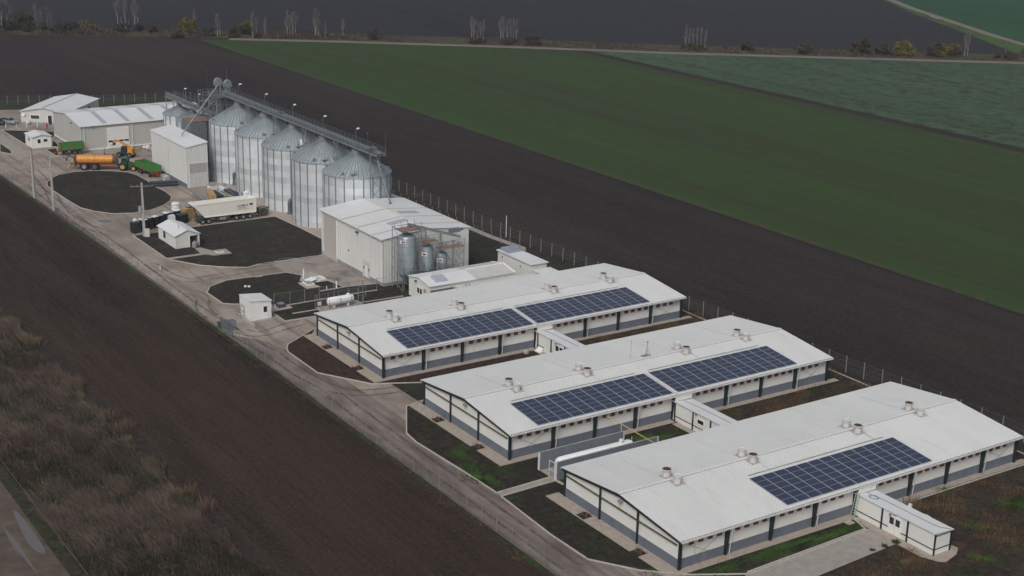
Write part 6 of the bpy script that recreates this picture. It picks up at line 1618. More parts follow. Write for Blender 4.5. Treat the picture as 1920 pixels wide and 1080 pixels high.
def ibc(label, x, y, z=.02, rz=.3, m=None, g='caged white liquid tanks'):
    t = thing('liquid_tank', label, 'tank', (x, y, z), rz, g)
    MB().box(-.52, -.45, .16, .52, .45, 1.1).build('bottle', m or mat('ibc_white', (.55, .57, .58), .45, var=.08), t)
    mb = MB()
    for zz in (.18, .48, .78, 1.08): mb.box(-.58, -.51, zz, .58, -.48, zz+.03); mb.box(-.58, .48, zz, .58, .51, zz+.03); mb.box(-.58, -.48, zz, -.55, .48, zz+.03); mb.box(.55, -.48, zz, .58, .48, zz+.03)
    for xx in np.linspace(-.57, .55, 5): mb.box(xx, -.515, .15, xx+.025, -.511, 1.12); mb.box(xx, .511, .15, xx+.025, .515, 1.12)
    mb.build('cage', ZINC, t); MB().box(-.58, -.5, 0, .58, .5, .14).build('pallet', DGREY, t)
ibc('grey caged liquid tank standing on the wooden crates', 8.5, 148.6, 1.99, .2, mat('ibc_grey', (.30, .32, .36), .5))
q = at(lambda a, b: (a/4.5, 150+b/4.5), 1408, 858); ibc('white caged liquid tank beside the intake building', q[0], q[1]+.3, .02, .1)
mb = MB(); mb.hexa([(-.5, -.5, 0), (.5, -.5, 0), (.5, .5, 0), (-.5, .5, 0)], [(-.45, -.45, .9), (.45, -.45, .9), (.45, .45, .9), (-.45, .45, .9)])
tag(mb.build('grey_bin', GREY, loc=(15.3, 180.2, .02)), 'grey box beside the intake building wall', 'box')
# bundle of dark pipes by the oval island
a = at(zK, 385, 105); b = at(zK, 865, 78)
def pipes(label, a, b, n, r, m, z=.02, g='stacked pipes'):
    t = thing('pipe_bundle', label, 'pipes', (a[0], a[1], z), math.atan2(b[1]-a[1], b[0]-a[0]), g); L = math.hypot(b[0]-a[0], b[1]-a[1]); k = 0; lay = 0
    while n > 0:
        for j in range(n):
            mb = MB(); yy = (j-(n-1)/2)*2.02*r; mb.lathe([(r*.8, 0), (r, 0), (r, L), (r*.8, L), (r*.8, 0)], 14, (rng.uniform(-.15, .15), yy, .12+r+lay*1.75*r), 'x'); mb.build('pipe', m, t)
        n -= 1; lay += 1
        if lay > 1: break
    for f in (.15, .5, .85): MB().box(L*f-.07, -.9, 0, L*f+.07, .9, .12).build('sleeper', WOODG, t)
    return t
pipes('bundle of dark blue pipes lying beside the oval lawn island', (a[0]+.2, a[1]+.7), (b[0], b[1]+.7), 3, .24, PIPE)
# timber, pipes and steel sections between the intake building and trailer
def lay(name, label, a, b, w_, h, m, cat, n=5, group=None, part='beam'):
    """n long pieces side by side from a to b (survey points of one side)"""
    t = thing(name, label, cat, (a[0], a[1], .02), math.atan2(b[1]-a[1], b[0]-a[0]), group); L = math.hypot(b[0]-a[0], b[1]-a[1])
    for k in range(n):
        q = rng.uniform(-.25, .25); MB().box(q, (k-.5*n)*w_/n+.02, .1, L+q, (k-.5*n+1)*w_/n-.02, .1+h*rng.uniform(.8, 1.1)).build(part, m, t)
    for f in (.12, .88): MB().box(L*f-.06, -w_/2, 0, L*f+.06, w_/2, .1).build('sleeper', WOODG, t)
S = lambda x, y: at(zS, x, y)
lay('steel_sections', 'pale steel sections lying left of the timber stack', S(280, 370), S(500, 500), 1.1, .22, ZINC, 'steel sections', 4)
lay('timber_stack', 'stack of raw orange timber boards beside the trailer', S(560, 350), S(640, 495), 1.3, .85, mat('fresh_timber', (.42, .27, .13), .8, var=.3, scale=4), 'timber', 4, part='board')
lay('pipe_stack', 'broad stack of dark pipes on the timber', S(620, 330), S(790, 440), 1.3, .45, PIPE, 'pipes', 5, part='pipe')
lay('plank', 'long pale plank lying beside the dark pipes', S(725, 320), S(890, 415), .35, .14, mat('pale_plank', (.40, .36, .30), .8, var=.2), 'plank', 2)
lay('pipe_stack', 'long dark pipes nearest the silos', S(880, 300), S(1130, 440), .8, .32, PIPE, 'pipes', 4, part='pipe')
lay('pipe_stack', 'short dark pipes beside the silo wall', S(950, 290), S(1160, 385), .6, .3, PIPE, 'pipes', 3, part='pipe')
lay('steel_sections', 'short pale steel sections right of the dark pipes', S(960, 410), S(1080, 470), .7, .22, ZINC, 'steel sections', 3)
q = S(620, 318); t = thing('pallet_stack', 'stack of white blocks under a grey cover in front of the intake door', 'pallet goods', (q[0], q[1], .02), R(5))
for k in range(3): MB().box(-.75, -.6, .12+.42*k, .75, .6, .50+.42*k).build('block', BAG, t)
MB().box(-.8, -.65, 0, .8, .65, .11).build('pallet', WOODG, t)
mb = MB(); mb.hexa([(-.8, -.65, 1.4), (.8, -.65, 1.4), (.8, .65, 1.4), (-.8, .65, 1.4)], [(-.5, -.4, 1.85), (.5, -.4, 1.85), (.5, .4, 1.85), (-.5, .4, 1.85)]); mb.build('cover', mat('grey_cover', (.24, .24, .23), .7, var=.3), t)
q = S(850, 245); t = thing('pallet_stack', 'low heap of white and grey goods near the silo duct', 'pallet goods', (q[0], q[1], .02), R(25))
MB().box(-.8, -.6, 0, .8, .6, .5).build('block', BAG, t); mb = MB(); mb.lathe([(0, .5), (.6, .55), (.5, .9), (0, 1.05)], 9); mb.build('cover', mat('grey_cover', (.24, .24, .23)), t)
q = S(800, 290); MB_ = MB(); MB_.box(-.7, -.45, 0, .7, .45, .45); tag(MB_.build('white_block', BAG, loc=(q[0], q[1], .02)), 'flat white block beside the dark pipes', 'block')
q = S(1310, 440); mb = MB(); mb.lathe([(0, 0), (.5, .02), (.58, .3), (.52, 1.1), (.2, 1.2), (0, 1.22)], 10); tag(mb.build('bulk_bag', BAG, loc=(q[0], q[1]+.4, .02)), 'white bulk bag standing behind the trailer at the silo', 'bag')
q = S(1205, 430); mb = MB(); mb.lathe([(.4, 0), (.42, .8), (.3, 1.0), (0, 1.05)], 12); tag(mb.build('grey_drum', GREY, loc=(q[0], q[1]+.4, .02)), 'grey drum beside the white bulk bag at the silo', 'drum')
q = S(1650, 800)
for k in range(4):
    t = thing('wooden_pallet', ('lowest', 'second', 'third', 'topmost')[k]+' grey pallet in the stack at the trailer rear', 'pallet', (20.6+.06*(k % 2), 144.2, .02+.42*k), R(6+5*k), 'grey pallets stacked at the trailer rear')
    mb = MB()
    for j in range(5): mb.box(-1.0, -.7+.31*j, .26, 1.0, -.48+.31*j, .32)
    mb.build('deck', WOODG, t); mb = MB()
    for x in (-.95, -.08, .8): mb.box(x, -.7, 0, x+.16, .76, .258)
    mb.build('bearer', mat('dark_bearer', (.09, .08, .085), .8, var=.3), t)
q = S(360, 985); mb = MB(); mb.hexa([(-.22, -.12, 0), (.22, -.12, 0), (.22, .12, 0), (-.22, .12, 0)], [(-.02, -.1, .28), (.02, -.1, .28), (.02, .1, .28), (-.02, .1, .28)]); tag(mb.build('wheel_chock', mat('chock_yellow', (.50, .44, .10), .6), loc=(q[0], q[1], .06)), 'yellow wheel chock before the trailer wheel', 'chock')
# hatches, pits and marker posts on the lawns
def hatch(label, pts, h=.35, lid_m=TANK):
    t = thing('hatch', label, 'hatch', (pts[0][0], pts[0][1], .05)); o = [(x-pts[0][0], y-pts[0][1]) for x, y in pts]
    mb = MB(); mb.prism(o, 0, h); mb.build('curb', lid_m, t)
    cx, cy = sum(p[0] for p in o)/4, sum(p[1] for p in o)/4
    mb = MB(); mb.prism([(cx+(x-cx)*.82, cy+(y-cy)*.82) for x, y in o], h+.003, h+.05); mb.build('lid', SLAB if lid_m == TANK else ZINC, t); return t
hatch('closed white rimmed hatch on the lawn slab', [at(zF, 595, 415), at(zF, 660, 462), at(zF, 755, 440), at(zF, 690, 405)], .22)
t = thing('open_hatch', 'open white hatch with its lid laid back on the slab', 'hatch', (*at(zF, 800, 372), .06), R(10))
mb = MB(); mb.box(-.7, -.75, 0, .9, -.6, .3); mb.box(-.7, .6, 0, .9, .75, .3); mb.box(-.7, -.6, 0, -.55, .6, .3); mb.box(.75, -.6, 0, .9, .6, .3); mb.build('curb', TANK, t)
mb = MB(); mb.box(-.55, -.6, .02, .75, .6, .05); mb.build('pit', GREY, t)
mb = MB(); mb.hexa([(-2.2, -.75, .1), (-.72, -.75, .32), (-.72, .75, .32), (-2.2, .75, .1)], [(-2.2, -.75, .18), (-.72, -.75, .40), (-.72, .75, .40), (-2.2, .75, .18)]); mb.build('lid', TANK, t)
t = hatch('dark steel manhole box with pale lid beside the cubic hut', [at(zF, 255, 715), at(zF, 295, 745), at(zF, 385, 730), at(zF, 345, 700)], .5, DGREY)
q = at(zA, 690, 552); t = hatch('small white rimmed manhole on the path slab by the pump house', [(q[0]-.6, q[1]-.4), (q[0]+.7, q[1]-.4), (q[0]+.7, q[1]+.5), (q[0]-.6, q[1]+.5)], .14)
def mpost(label, x, y, h, r=.07, m=TANK):
    mb = MB(); mb.lathe([(r, 0), (r, h-.03), (r*.6, h), (0, h)], 10); tag(mb.build('marker_post', m, loc=(x, y, .03)), label, 'post', 'short marker posts on the lawns')
mpost('white vent post left of the open hatch', *at(zF, 612, 362), 1.6, .10); mpost('thick white post right of the hatches', *at(zF, 1035, 480), 1.1, .12); mpost('thin bent post right of the closed hatch', *at(zF, 910, 503), .6, .05)
for k, (x, y) in enumerate(((865, 787), (890, 788))):
    q = at(zA, x, y); mb = MB(); mb.lathe([(0, 0), (.22, .02), (.25, .15), (.15, .25), (0, .26)], 8); tag(mb.build('white_stone', BAG, loc=(q[0], q[1], .04)), ('left', 'right')[k]+' white cap of two lying on the lawn above the cubic hut', 'cap')
q = at(zA, 955, 718); tag(B(-.6, -.12, 0, .6, .12, .12).build('concrete_block', CONC, loc=(q[0], q[1], .04)), 'small pale concrete block lying at the kerb of the gas tank lawn', 'block')
q = at(zA, 290, 672); mpost('thin white marker post standing on the yard road', q[0], q[1], .8, .05)
q = at(zE, 548, 800); tag(B(-.45, -.35, 0, .45, .35, .1).build('manhole_cover', CONC, loc=(q[0], q[1], .04)), 'square concrete manhole cover on the green lawn by the annex', 'manhole')
q = at(zB, 1128, 462); mb = MB(); mb.lathe([(.38, 0), (.4, .35), (.3, .5), (0, .55)], 10); tag(mb.build('stone', CONC, loc=(q[0], q[1], .03)), 'pale round stone beside the annex ramp', 'stone')
q = at(zA, 1000, 632)
mb = MB(); mb.tube([(*at(zA, x, y), .08) for x, y in ((945, 634), (1040, 625), (1095, 600), (1140, 592), (1230, 596), (1300, 590), (1372, 572))], .06, n=6); tag(mb.build('hose', mat('blue_hose', (.10, .15, .20), .5)), 'blue grey hose snaking along the lawn edge to the feed mill', 'hose')
q = at(zF, 815, 705); tag(B(-.3, -.2, 0, .3, .2, .45).build('white_box', TANK, loc=(q[0], q[1], .04)), 'tiny white box on the ground left of the gas tank', 'box')
for k in range(4):
    q = at(zH, 152+265*k, 268-3*k); mpost(('leftmost', 'second', 'third', 'rightmost')[k]+' white marker post along the car park in front of the office', q[0], q[1], 1.1, .07)
# ------------------------------------------------------------------ small white gas tank
t = thing('gas_tank', 'short white gas tank on saddles behind the farthest shed', 'gas tank', (6.6, 89.3, .08))
mb = MB(); mb.lathe([(0, 0), (.3, .04), (.52, .18), (.62, .42), (.62, 3.95), (.52, 4.2), (.3, 4.33), (0, 4.37)], 26, (0, 0, .98), 'x'); mb.build('vessel', TANK, t)
mb = MB(); mb.lathe([(.24, 0), (.24, .22), (.2, .26), (0, .27)], 14, (3.45, 0, 1.56)); mb.build('valve_dome', TANK, t)
for x in (1.0, 3.3): MB().box(x-.1, -.42, 0, x+.1, .42, .5).build('saddle', TANK, t)
mb = MB()
for x in (1.9, 3.9): mb.lathe([(.622, x-.02), (.635, x), (.622, x+.02)], 26, (0, 0, .98), 'x')
mb.build('band', GREY, t)
sheet('slab', [(4.9, 87.8), (12.3, 88.0), (12.3, 90.8), (5.2, 90.6)], .06, SLAB, 'concrete slab under the short white gas tank')
# ------------------------------------------------------------------ fences
def fence(name, label, line, spacing, h, post_r, rails=(), wire=True, m=POST, lean=0, maxp=100, wr=.005):
    t = thing(name, label, 'fence', (0, 0, 0))
    pts = []; acc = 0
    for a, b in zip(line, line[1:]):
        L = math.hypot(b[0]-a[0], b[1]-a[1]); d = acc
        while d < L: pts.append((a[0]+(b[0]-a[0])*d/L, a[1]+(b[1]-a[1])*d/L)); d += spacing
        acc = d-L
    mb0 = MB(); mb0.box(-post_r, -post_r, -.1, post_r, post_r, h); first = mb0.build('post', m, t, loc=(*pts[0], 0))
    for k, p in enumerate(pts[1:maxp]):
        o = first.copy(); col.objects.link(o); o.location = (*p, 0); o.rotation_euler = (rng.uniform(-1, 1)*R(1.2), rng.uniform(-1, 1)*R(1.2), rng.uniform(0, .2))
    if wire:
        mb = MB()
        for a, b in zip(line, line[1:]): mb.face([(a[0], a[1], .12), (b[0], b[1], .12), (b[0], b[1], h-.1), (a[0], a[1], h-.1)])
        mb.build('wire_mesh', WIRE, t)
    if rails:
        for z in rails:
            mb = MB()
            for a, b in zip(line, line[1:]): mb.tube([(a[0], a[1], z), (b[0], b[1], z)], wr, n=4)
            mb.build('line_wire', ZINCD, t)
    return t
fence('chain_link_fence', 'long chain link fence with grey posts along the front lane', [(-10.75, -15.5), (-10.75, 90), (-11.1, 140), (-12.2, 203), (-13.3, 262)], 2.85, 1.85, .028, (1.78,))
fence('back_fence', 'tall concrete post fence along the back of the farm', [(56.5, -6), (55.3, 22), (53.6, 60), (52.2, 90), (51.7, 105), (51.9, 140), (52.2, 200), (52.5, 262)], 3.1, 2.25, .048, (.7, 1.4, 2.1))
fence('path_fence', 'low row of thin posts along the near edge of the back path', [(48.7, 101), (48.2, 150)], 2.9, 1.5, .04, (1.4,))
fence('far_fence', 'concrete post fence across the far left end of the yard', [(52, 262.5), (33, 266), (10, 275.5), (-14, 288)], 2.6, 2.2, .06, (1.0, 2.0))
fence('gas_fence', 'wire fence with tall posts along the gas tank lawn', [(.4, 94.5), (2.6, 94.1), (19.0, 93.7)], 2.42, 2.0, .035, (1.9,), wr=.02)
fence('tank_fence', 'wire fence closely around the short gas tank', [(5.4, 90.9), (5.6, 88.0), (8.5, 87.6), (12.4, 87.8), (12.5, 91.1), (5.4, 90.9)], 1.8, 1.9, .032, (1.8,), wr=.02)
mb = MB(); q = (12.6, 89.4)
for a, b in (((0, 0, 0), (0, 0, 1.9)), ((1.4, .1, 0), (1.4, .1, 1.9)), ((0, 0, 1.9), (1.4, .1, 1.9)), ((0, 0, .9), (1.4, .1, .9))): mb.bar(a, b, .06)
tag(mb.build('gate', POST, loc=(12.7, 91.2, .04)), 'small steel gate beside the short gas tank', 'gate')
# sliding gate at the lane
qa = G(*(380+60/10.8, 560+395/10.8)); qb = G(*(380+195/10.8, 560+440/10.8))
t = thing('sliding_gate', 'grey barred gate leaf in the front fence by the puddle', 'gate', (-10.45, 84.4, .05), R(90))
Lg = 4.2; mb = MB()
for z in (.1, 1.0, 1.85): mb.bar((0, 0, z), (Lg, 0, z), .07)
for k in range(22): x = Lg*k/21; mb.bar((x, 0, .1), (x, 0, 1.9), .035 if k % 7 else .08)
mb.build('leaf', ZINCD, t)
mb = MB(); mb.box(Lg+.1, -.25, 0, Lg+.6, .25, .9); mb.build('motor_box', DGREY, t)
t = thing('field_wire', 'thin pale wire strung along the muddy track verge', 'wire fence', (-49.35, 20, 0))
mb = MB(); mb.tube([(0, 0, .85), (0, 90, .85)], .012, n=4); mb.build('wire', ZINC, t)
mb = MB()
for y in (-8, 92): mb.tube([(0, y, 0), (0, y, .95)], .03, n=6)
mb.tube([(0, -8, .85), (0, 0, .85)], .012, n=4); mb.build('post', WOODG, t)
mpost('tall lamp like post behind the cabin in the back fence', 51.8, 110.0, 3.9, .07, GUT)
# ------------------------------------------------------------------ vegetation
BARK = mat('pale_bark', (.30, .28, .27), .85, var=.2, scale=1)
BARKD = mat('dark_bark', (.06, .05, .042), .9, var=.3)
TWIG = mat('pale_twigs', (.19, .17, .17), .9, var=.2, scale=.5)
TWIGD = mat('brown_twigs', (.085, .065, .06), .9, var=.3, scale=.5)
def leafm(n, c, c2): 
    m, t, b = newmat(n); q = NT(t)
    q.l(q.ramp(q.noise(q.pos(), 1.1, 4, .7), [(.35, c), (.65, c2)]), b.inputs['Base Color']); b.inputs['Roughness'].default_value = .8
    b.inputs['Specular IOR Level'].default_value = .2; return m
L_YEL = leafm('yellow_leaves', (.09, .085, .018), (.19, .155, .03))
L_OLV = leafm('olive_leaves', (.045, .048, .016), (.10, .085, .03))
L_GRN = leafm('dull_green_leaves', (.036, .042, .018), (.07, .07, .028))
L_BRN = leafm('brown_leaves', (.045, .032, .026), (.085, .06, .045))
L_DRK = leafm('dark_leaves', (.048, .040, .035), (.085, .068, .055))

def tube_np(segs, n=5):
    """segs: list of (p0, p1, r0, r1) -> verts, quad faces"""
    V = []; Fc = []
    for p0, p1, r0, r1 in segs:
        d = p1-p0; L = np.linalg.norm(d); d = d/max(L, 1e-6)
        a = np.cross(d, (0, 0, 1.0)); 
        if np.linalg.norm(a) < 1e-3: a = np.array((1.0, 0, 0))
        a /= np.linalg.norm(a); b = np.cross(d, a); o = len(V)
        for p, r in ((p0, r0), (p1, r1)):
            for k in range(n):
                t_ = 2*math.pi*k/n; V.append(p+r*(math.cos(t_)*a+math.sin(t_)*b))
        Fc += [(o+k, o+(k+1) % n, o+n+(k+1) % n, o+n+k) for k in range(n)]
    return np.array(V), np.array(Fc)
def poplar(seed, h):
    """bare poplar: pale trunk, steep limbs, a haze of twigs"""
    g = np.random.default_rng(seed); tr, tw = [], []
    p = np.zeros(3); n = 9; pts = [p]
    for k in range(n):
        p = p+np.array([g.normal(0, .02)*h/n*3, g.normal(0, .02)*h/n*3, h/n]); pts.append(p)
    r = lambda k: .017*h*(1-.9*k/n)+.02
    for k in range(n): tr.append((pts[k], pts[k+1], r(k), r(k+1)))
    def limb(a, L, dirv, rr, dep):
        q = a; d = dirv/np.linalg.norm(dirv); m = 3
        for k in range(m):
            d = d+np.array([g.normal(0, .10), g.normal(0, .10), .16]); d /= np.linalg.norm(d)
            q2 = q+d*L/m; (tr if dep == 0 else tw).append((q, q2, rr*(1-k/m*.6)+(.012 if dep else .008), rr*(1-(k+1)/m*.6)+(.012 if dep else .008)))
            if dep < 2:
                for _ in range(4 if dep == 0 else 3):
                    a_ = g.uniform(0, 6.28); limb(q+(q2-q)*g.uniform(0, 1), L*g.uniform(.3, .5), d*1.2+np.array([math.cos(a_)*1.0, math.sin(a_)*1.0, .35]), rr*.45, dep+1)
            q = q2
    for k in range(14):
        f = g.uniform(.18, .95); i = min(n-1, int(f*n)); a = pts[i]+(pts[i+1]-pts[i])*(f*n-i); az = g.uniform(0, 6.28)
        limb(a, h*(.16+.20*(1-f)), np.array([math.cos(az)*.45, math.sin(az)*.45, 1.0]), .008*h*(1-f*.6), 0)
    return tr, tw
def bush(seed, wd, h, nl, leaf_mats, size=.22, clumps=14):
    """shrub: short stems and leaf faces gathered in clumps of uneven size"""
    g = np.random.default_rng(seed); C = []
    for k in range(clumps):
        a, rr = g.uniform(0, 6.28), math.sqrt(g.uniform(0, 1))*wd*.36
        z = h*g.uniform(.12, .84)*(1-.45*(rr/(wd*.5))**2); C.append((rr*math.cos(a)*1.25, rr*math.sin(a)*1.25, z, g.uniform(.09, .26)*min(wd, h)))
    C = np.array(C); i = g.integers(0, clumps, nl); d = g.normal(0, 1, (nl, 3)); d /= np.linalg.norm(d, axis=1)[:, None]
    rr = g.uniform(.35, 1.08, nl)**.6
    P_ = C[i, :3]+d*(C[i, 3]*rr)[:, None]*np.array([1, 1, .9]); P_[:, 2] = np.maximum(P_[:, 2], .12)
    a = g.normal(0, 1, (nl, 3)); a /= np.linalg.norm(a, axis=1)[:, None]; b = np.cross(a, g.normal(0, 1, (nl, 3))); b /= np.linalg.norm(b, axis=1)[:, None]
    s = (size*g.uniform(.6, 1.5, nl))[:, None]
    V = np.stack([P_-a*s, P_+b*s*.55, P_+a*s, P_-b*s*.55], 1).reshape(-1, 3); Fc = np.arange(nl*4).reshape(-1, 4)
    mi = (C[i, 2]*7+i).astype(int) % len(leaf_mats)
    stems = []
    for k in range(clumps): stems.append((np.array((g.normal(0, .12), g.normal(0, .12), 0)), C[k, :3], .07, .02))
    return V, Fc, mi, stems
def mesh_of(name, V, Fc, mats, mi=None, parent=None):
    return bulk(name, V, Fc, mats, mi, parent)
pop_proto = []
for k, h in enumerate((1.0, 1.0, 1.0, 1.0, 1.0)):
    tr, tw = poplar(100+k, 10.0)
    pop_proto.append((tube_np(tr, 5), tube_np(tw, 3)))
pop_mesh = {}
def place_poplar(px, py, h, label, group, k, wide=1.0, zoff=0):
    x, y = G(px, py)
    t = thing('bare_tree', label, 'tree', (x, y, -.05), rng.uniform(0, 6.28), group)
    k = k % len(pop_proto)
    if k not in pop_mesh:
        a = bulk('trunk', *pop_proto[k][0], [BARK], None, t); b = bulk('crown', *pop_proto[k][1], [TWIG], None, t); pop_mesh[k] = (a, b); oa, ob = a, b
    else:
        oa, ob = pop_mesh[k][0].copy(), pop_mesh[k][1].copy()
        for o in (oa, ob): col.objects.link(o); o.parent = t
    s = h/10.0; t.scale = (s*wide, s*wide, s)
def bh(py_base, py_top, px):
    """height of something in the hedge from its foot and top in the photo"""
    x, y = G(px, py_base); d = math.hypot(x-CAM[0], y-CAM[1]); return (py_base-py_top)*d/F_PX*1.03
POP = [  # px list, foot, top, clump label
    ([4, 14, 22], 56, 6, 'bare pale poplar in the clump at the far left edge of the hedge'),
    ([70, 78], 55, 15, 'bare poplar in the pair left of the narrow yellow bush'),
    ([90, 96], 52, 18, 'bare poplar in the close pair right beside the narrow yellow bush'),
    ([222, 229, 236, 242], 53, 2, 'bare poplar in the tallest clump of the far hedge'),
    ([253, 260], 55, 8, 'bare poplar in the pair just right of the tallest clump'),
    ([366], 60, 25, 'single thin bare poplar behind the round brown yellow bush'),
    ([408, 413], 66, 30, 'bare forked poplar between the two rounded yellow bushes'),
    ([474, 481], 70, 30, 'bare poplar in the pair right of the second rounded yellow bush'),
    ([497], 68, 38, 'small lone bare poplar left of the dense five stem clump'),
    ([539, 544, 549, 554], 68, 25, 'bare poplar in the dense clump near the hedge bend above the green field'),
    ([591, 597], 68, 23, 'bare poplar in the slim pair right of the dense clump'),
    ([611], 66, 45, 'tiny bare poplar right of the slim pair'),
    ([643], 70, 40, 'single bare poplar above the left end of the green field'),
    ([884, 889, 896, 902, 906], 79, 37, 'bare poplar in the left of two white stemmed groups above the field'),
    ([939, 944, 951, 958, 963, 968], 80, 37, 'bare poplar in the right of two white stemmed groups above the field'),
    ([1286, 1292, 1299, 1306, 1314, 1322], 89, 52, 'bare poplar in the lone group above the blue green field'),
    ([1808, 1814], 105, 66, 'bare poplar right of the yellow bushes at the hedge end'),
    ([1885], 107, 84, 'short bare poplar at the right edge of the photo'),
]
kk = 0
for xs, foot, top, l in POP:
    for j, x in enumerate(xs):
        f = 1-.22*rng.random() if j else 1.0
        place_poplar(x, foot+rng.uniform(-1, 1), bh(foot, foot-(foot-top)*f, x), l, l.replace('bare', 'bare trees,', 1) if len(xs) > 1 else 'bare poplars of the far hedge', kk, 1.0 if len(xs) < 4 else .8); kk += 1
BUSH = [  # px, foot, top, width px, leaf kind, label
    (10, 58, 38, 40, 'dg', 'low dark bush at the far left edge of the hedge'), (60, 60, 42, 45, 'dg', 'wide dark green bush left of the first poplar pair'), (45, 55, 24, 30, 'do', 'tall dull olive bush near the left edge'),
    (116, 62, 40, 60, 'bd', 'wide dark brown bush in the left hedge'), (138, 64, 46, 50, 'bd', 'low reddish brown thicket in the left hedge'), (159, 57, 39, 17, 'yy', 'narrow yellow bush in the left hedge'), (179, 60, 48, 16, 'yo', 'small yellowish bush beside the narrow yellow one'),
    (226, 61, 46, 36, 'bd', 'dark reddish bush under the tallest poplar clump'), (258, 60, 46, 22, 'bd', 'dark bush under the pair right of the tallest clump'), (284, 62, 50, 22, 'bb', 'brown bush between the tall clump and the round bush'),
    (333, 73, 59, 20, 'dd', 'dark low bush left of the round brown yellow bush'), (353, 66, 36, 28, 'yo', 'big round brown yellow bush in the left hedge'), (390, 70, 54, 20, 'bd', 'dark bush right of the round brown yellow bush'),
    (440, 72, 48, 18, 'do', 'dark olive bush left of the rounded yellow bush'), (458, 66, 40, 23, 'yo', 'rounded yellow bush beside the poplar pair'), (480, 74, 64, 14, 'bd', 'small dark bush below the poplar pair'), (578, 71, 58, 16, 'dd', 'small dark bush right of the dense poplar clump'),
    (700, 76, 55, 18, 'bb', 'bare reddish shrub above the green field'), (895, 82, 72, 34, 'bb', 'brown scrub at the foot of the left white stemmed group'), (952, 84, 72, 36, 'bb', 'brown scrub at the foot of the right white stemmed group'), (1000, 86, 66, 26, 'bb', 'bare bushy shrub right of the white stemmed groups'),
    (1304, 95, 84, 50, 'bo', 'brown scrub at the foot of the lone poplar group'), (1402, 97, 80, 24, 'bb', 'reddish brown bush above the blue green field'), (1510, 103, 80, 24, 'do', 'dark olive bush left of the brown bush pair'), (1614, 104, 74, 34, 'bo', 'big brown olive bush left of the bright yellow bush'),
    (1655, 106, 86, 28, 'bb', 'brown bush just left of the bright yellow bush'), (1693, 106, 80, 38, 'yy', 'bright yellow bush standing alone in the right hedge'), (1752, 107, 82, 24, 'do', 'dark olive bush left of the yellow twin bushes'), (1768, 107, 81, 28, 'yy', 'left of the yellow twin bushes at the hedge end'), (1787, 107, 83, 26, 'yo', 'right of the yellow twin bushes at the hedge end'), (1885, 112, 100, 40, 'bo', 'low brown scrub at the right edge of the photo'),
]
KIND = {'d': L_DRK, 'g': L_GRN, 'o': L_OLV, 'y': L_YEL, 'b': L_BRN}
for k, (px, foot, top, wpx, kd, l) in enumerate(BUSH):
    x, y = G(px, foot-2); d = math.hypot(x-CAM[0], y-CAM[1]); h = bh(foot, top, px)*1.05; wd = wpx*d/F_PX*1.15
    t = thing('bush', l, 'bush', (x, y, -.04), 0, 'bushes of the far hedge')
    nl = int(260*wd*h**.5); nl = min(3600, max(500, nl)); sparse = kd in ('bb', 'bd')
    V, Fc, mi, st = bush(300+k, wd, h, nl if not sparse else int(nl*.7), [KIND[c] for c in kd], .26 if wd > 4 else .2, 16 if wd < 5 else 26)
    bulk('foliage', V, Fc, [KIND[c] for c in kd], mi, t)
    g = np.random.default_rng(900+k); tw = list(st)
    if sparse or kd[0] == 'd':
        for _ in range(70):
            a, rr = g.uniform(0, 6.28), g.uniform(0, wd*.3); p0 = np.array((rr*math.cos(a)*.4, rr*math.sin(a)*.4, 0)); tw.append((p0, np.array((rr*math.cos(a)*1.6, rr*math.sin(a)*1.6, h*g.uniform(.6, 1.08))), .035, .012))
    bulk('stems', *tube_np(tw, 4), [BARKD if kd[0] != 'b' else TWIGD], None, t)

def blades(name, label, pts, hts, wid, lean, mats, mi, kind='stuff', cat='grass', curve=.5, seed=1):
    """grass or reed blades: two quads each, bent over"""
    g = np.random.default_rng(seed); n = len(pts)
    az = g.uniform(0, 6.28, n); s = np.stack([np.cos(az), np.sin(az), np.zeros(n)], 1)*(wid*g.uniform(.6, 1.4, n))[:, None]
    base = np.concatenate([pts, np.zeros((n, 1))+.0], 1); h = hts[:, None]
    up = np.array([0, 0, 1.0])
    m1 = base+lean*h*.30+up*h*.55; tp = base+lean*h*(.30+curve)+up*h*(1-.25*curve)
    V = np.stack([base-s, base+s, m1+s*.8, m1-s*.8, tp+s*.15, tp-s*.15], 1).reshape(-1, 3)
    o = (np.arange(n)*6)[:, None]
    Fc = np.concatenate([o+np.array([0, 1, 2, 3]), o+np.array([3, 2, 4, 5])], 1).reshape(-1, 4)
    ob = bulk(name, V, Fc, mats, np.repeat(mi, 2)); return tag(ob, label, cat, kind=kind)
def gm(n, c, v=.3): return mat(n, c, .9, var=v, scale=.35, spec=.15)
R_A, R_B, R_C, R_D = gm('reed_grey_brown', (.108, .085, .069)), gm('reed_purple_brown', (.118, .086, .072)), gm('reed_dark_olive', (.058, .054, .038)), gm('reed_straw', (.15, .112, .075))
g = np.random.default_rng(5); N = 170000
X = g.uniform(-49.1, -33.9, N); Y = 8+g.beta(1.0, 1.4, N)*135
cl = np.sin(X*1.3+Y*.35)+np.sin(X*.55-Y*.9+1)+np.sin(Y*.27+X*.2)*1.2+g.normal(0, .5, N)
edge = np.clip((-33.9-X)/1.2, 0, 1)+g.uniform(0, .3, N)
keep = (cl > -2.6)&(Y < 140)
hole = np.sin(Y*.21+2)*1.2+np.sin(X*.5+Y*.1)
X, Y, cl, hole = X[keep], Y[keep], cl[keep], hole[keep]; n = len(X)
wav = -33.9-.9*np.abs(np.sin(Y*.33))-.6*np.abs(np.sin(Y*.11+1)); k2 = X < wav; X, Y, cl, hole = X[k2], Y[k2], cl[k2], hole[k2]; n = len(X)
H = np.clip(.80+.22*cl+g.normal(0, .22, n), .3, 2.0)*np.where(hole > 1.5, .65, 1)
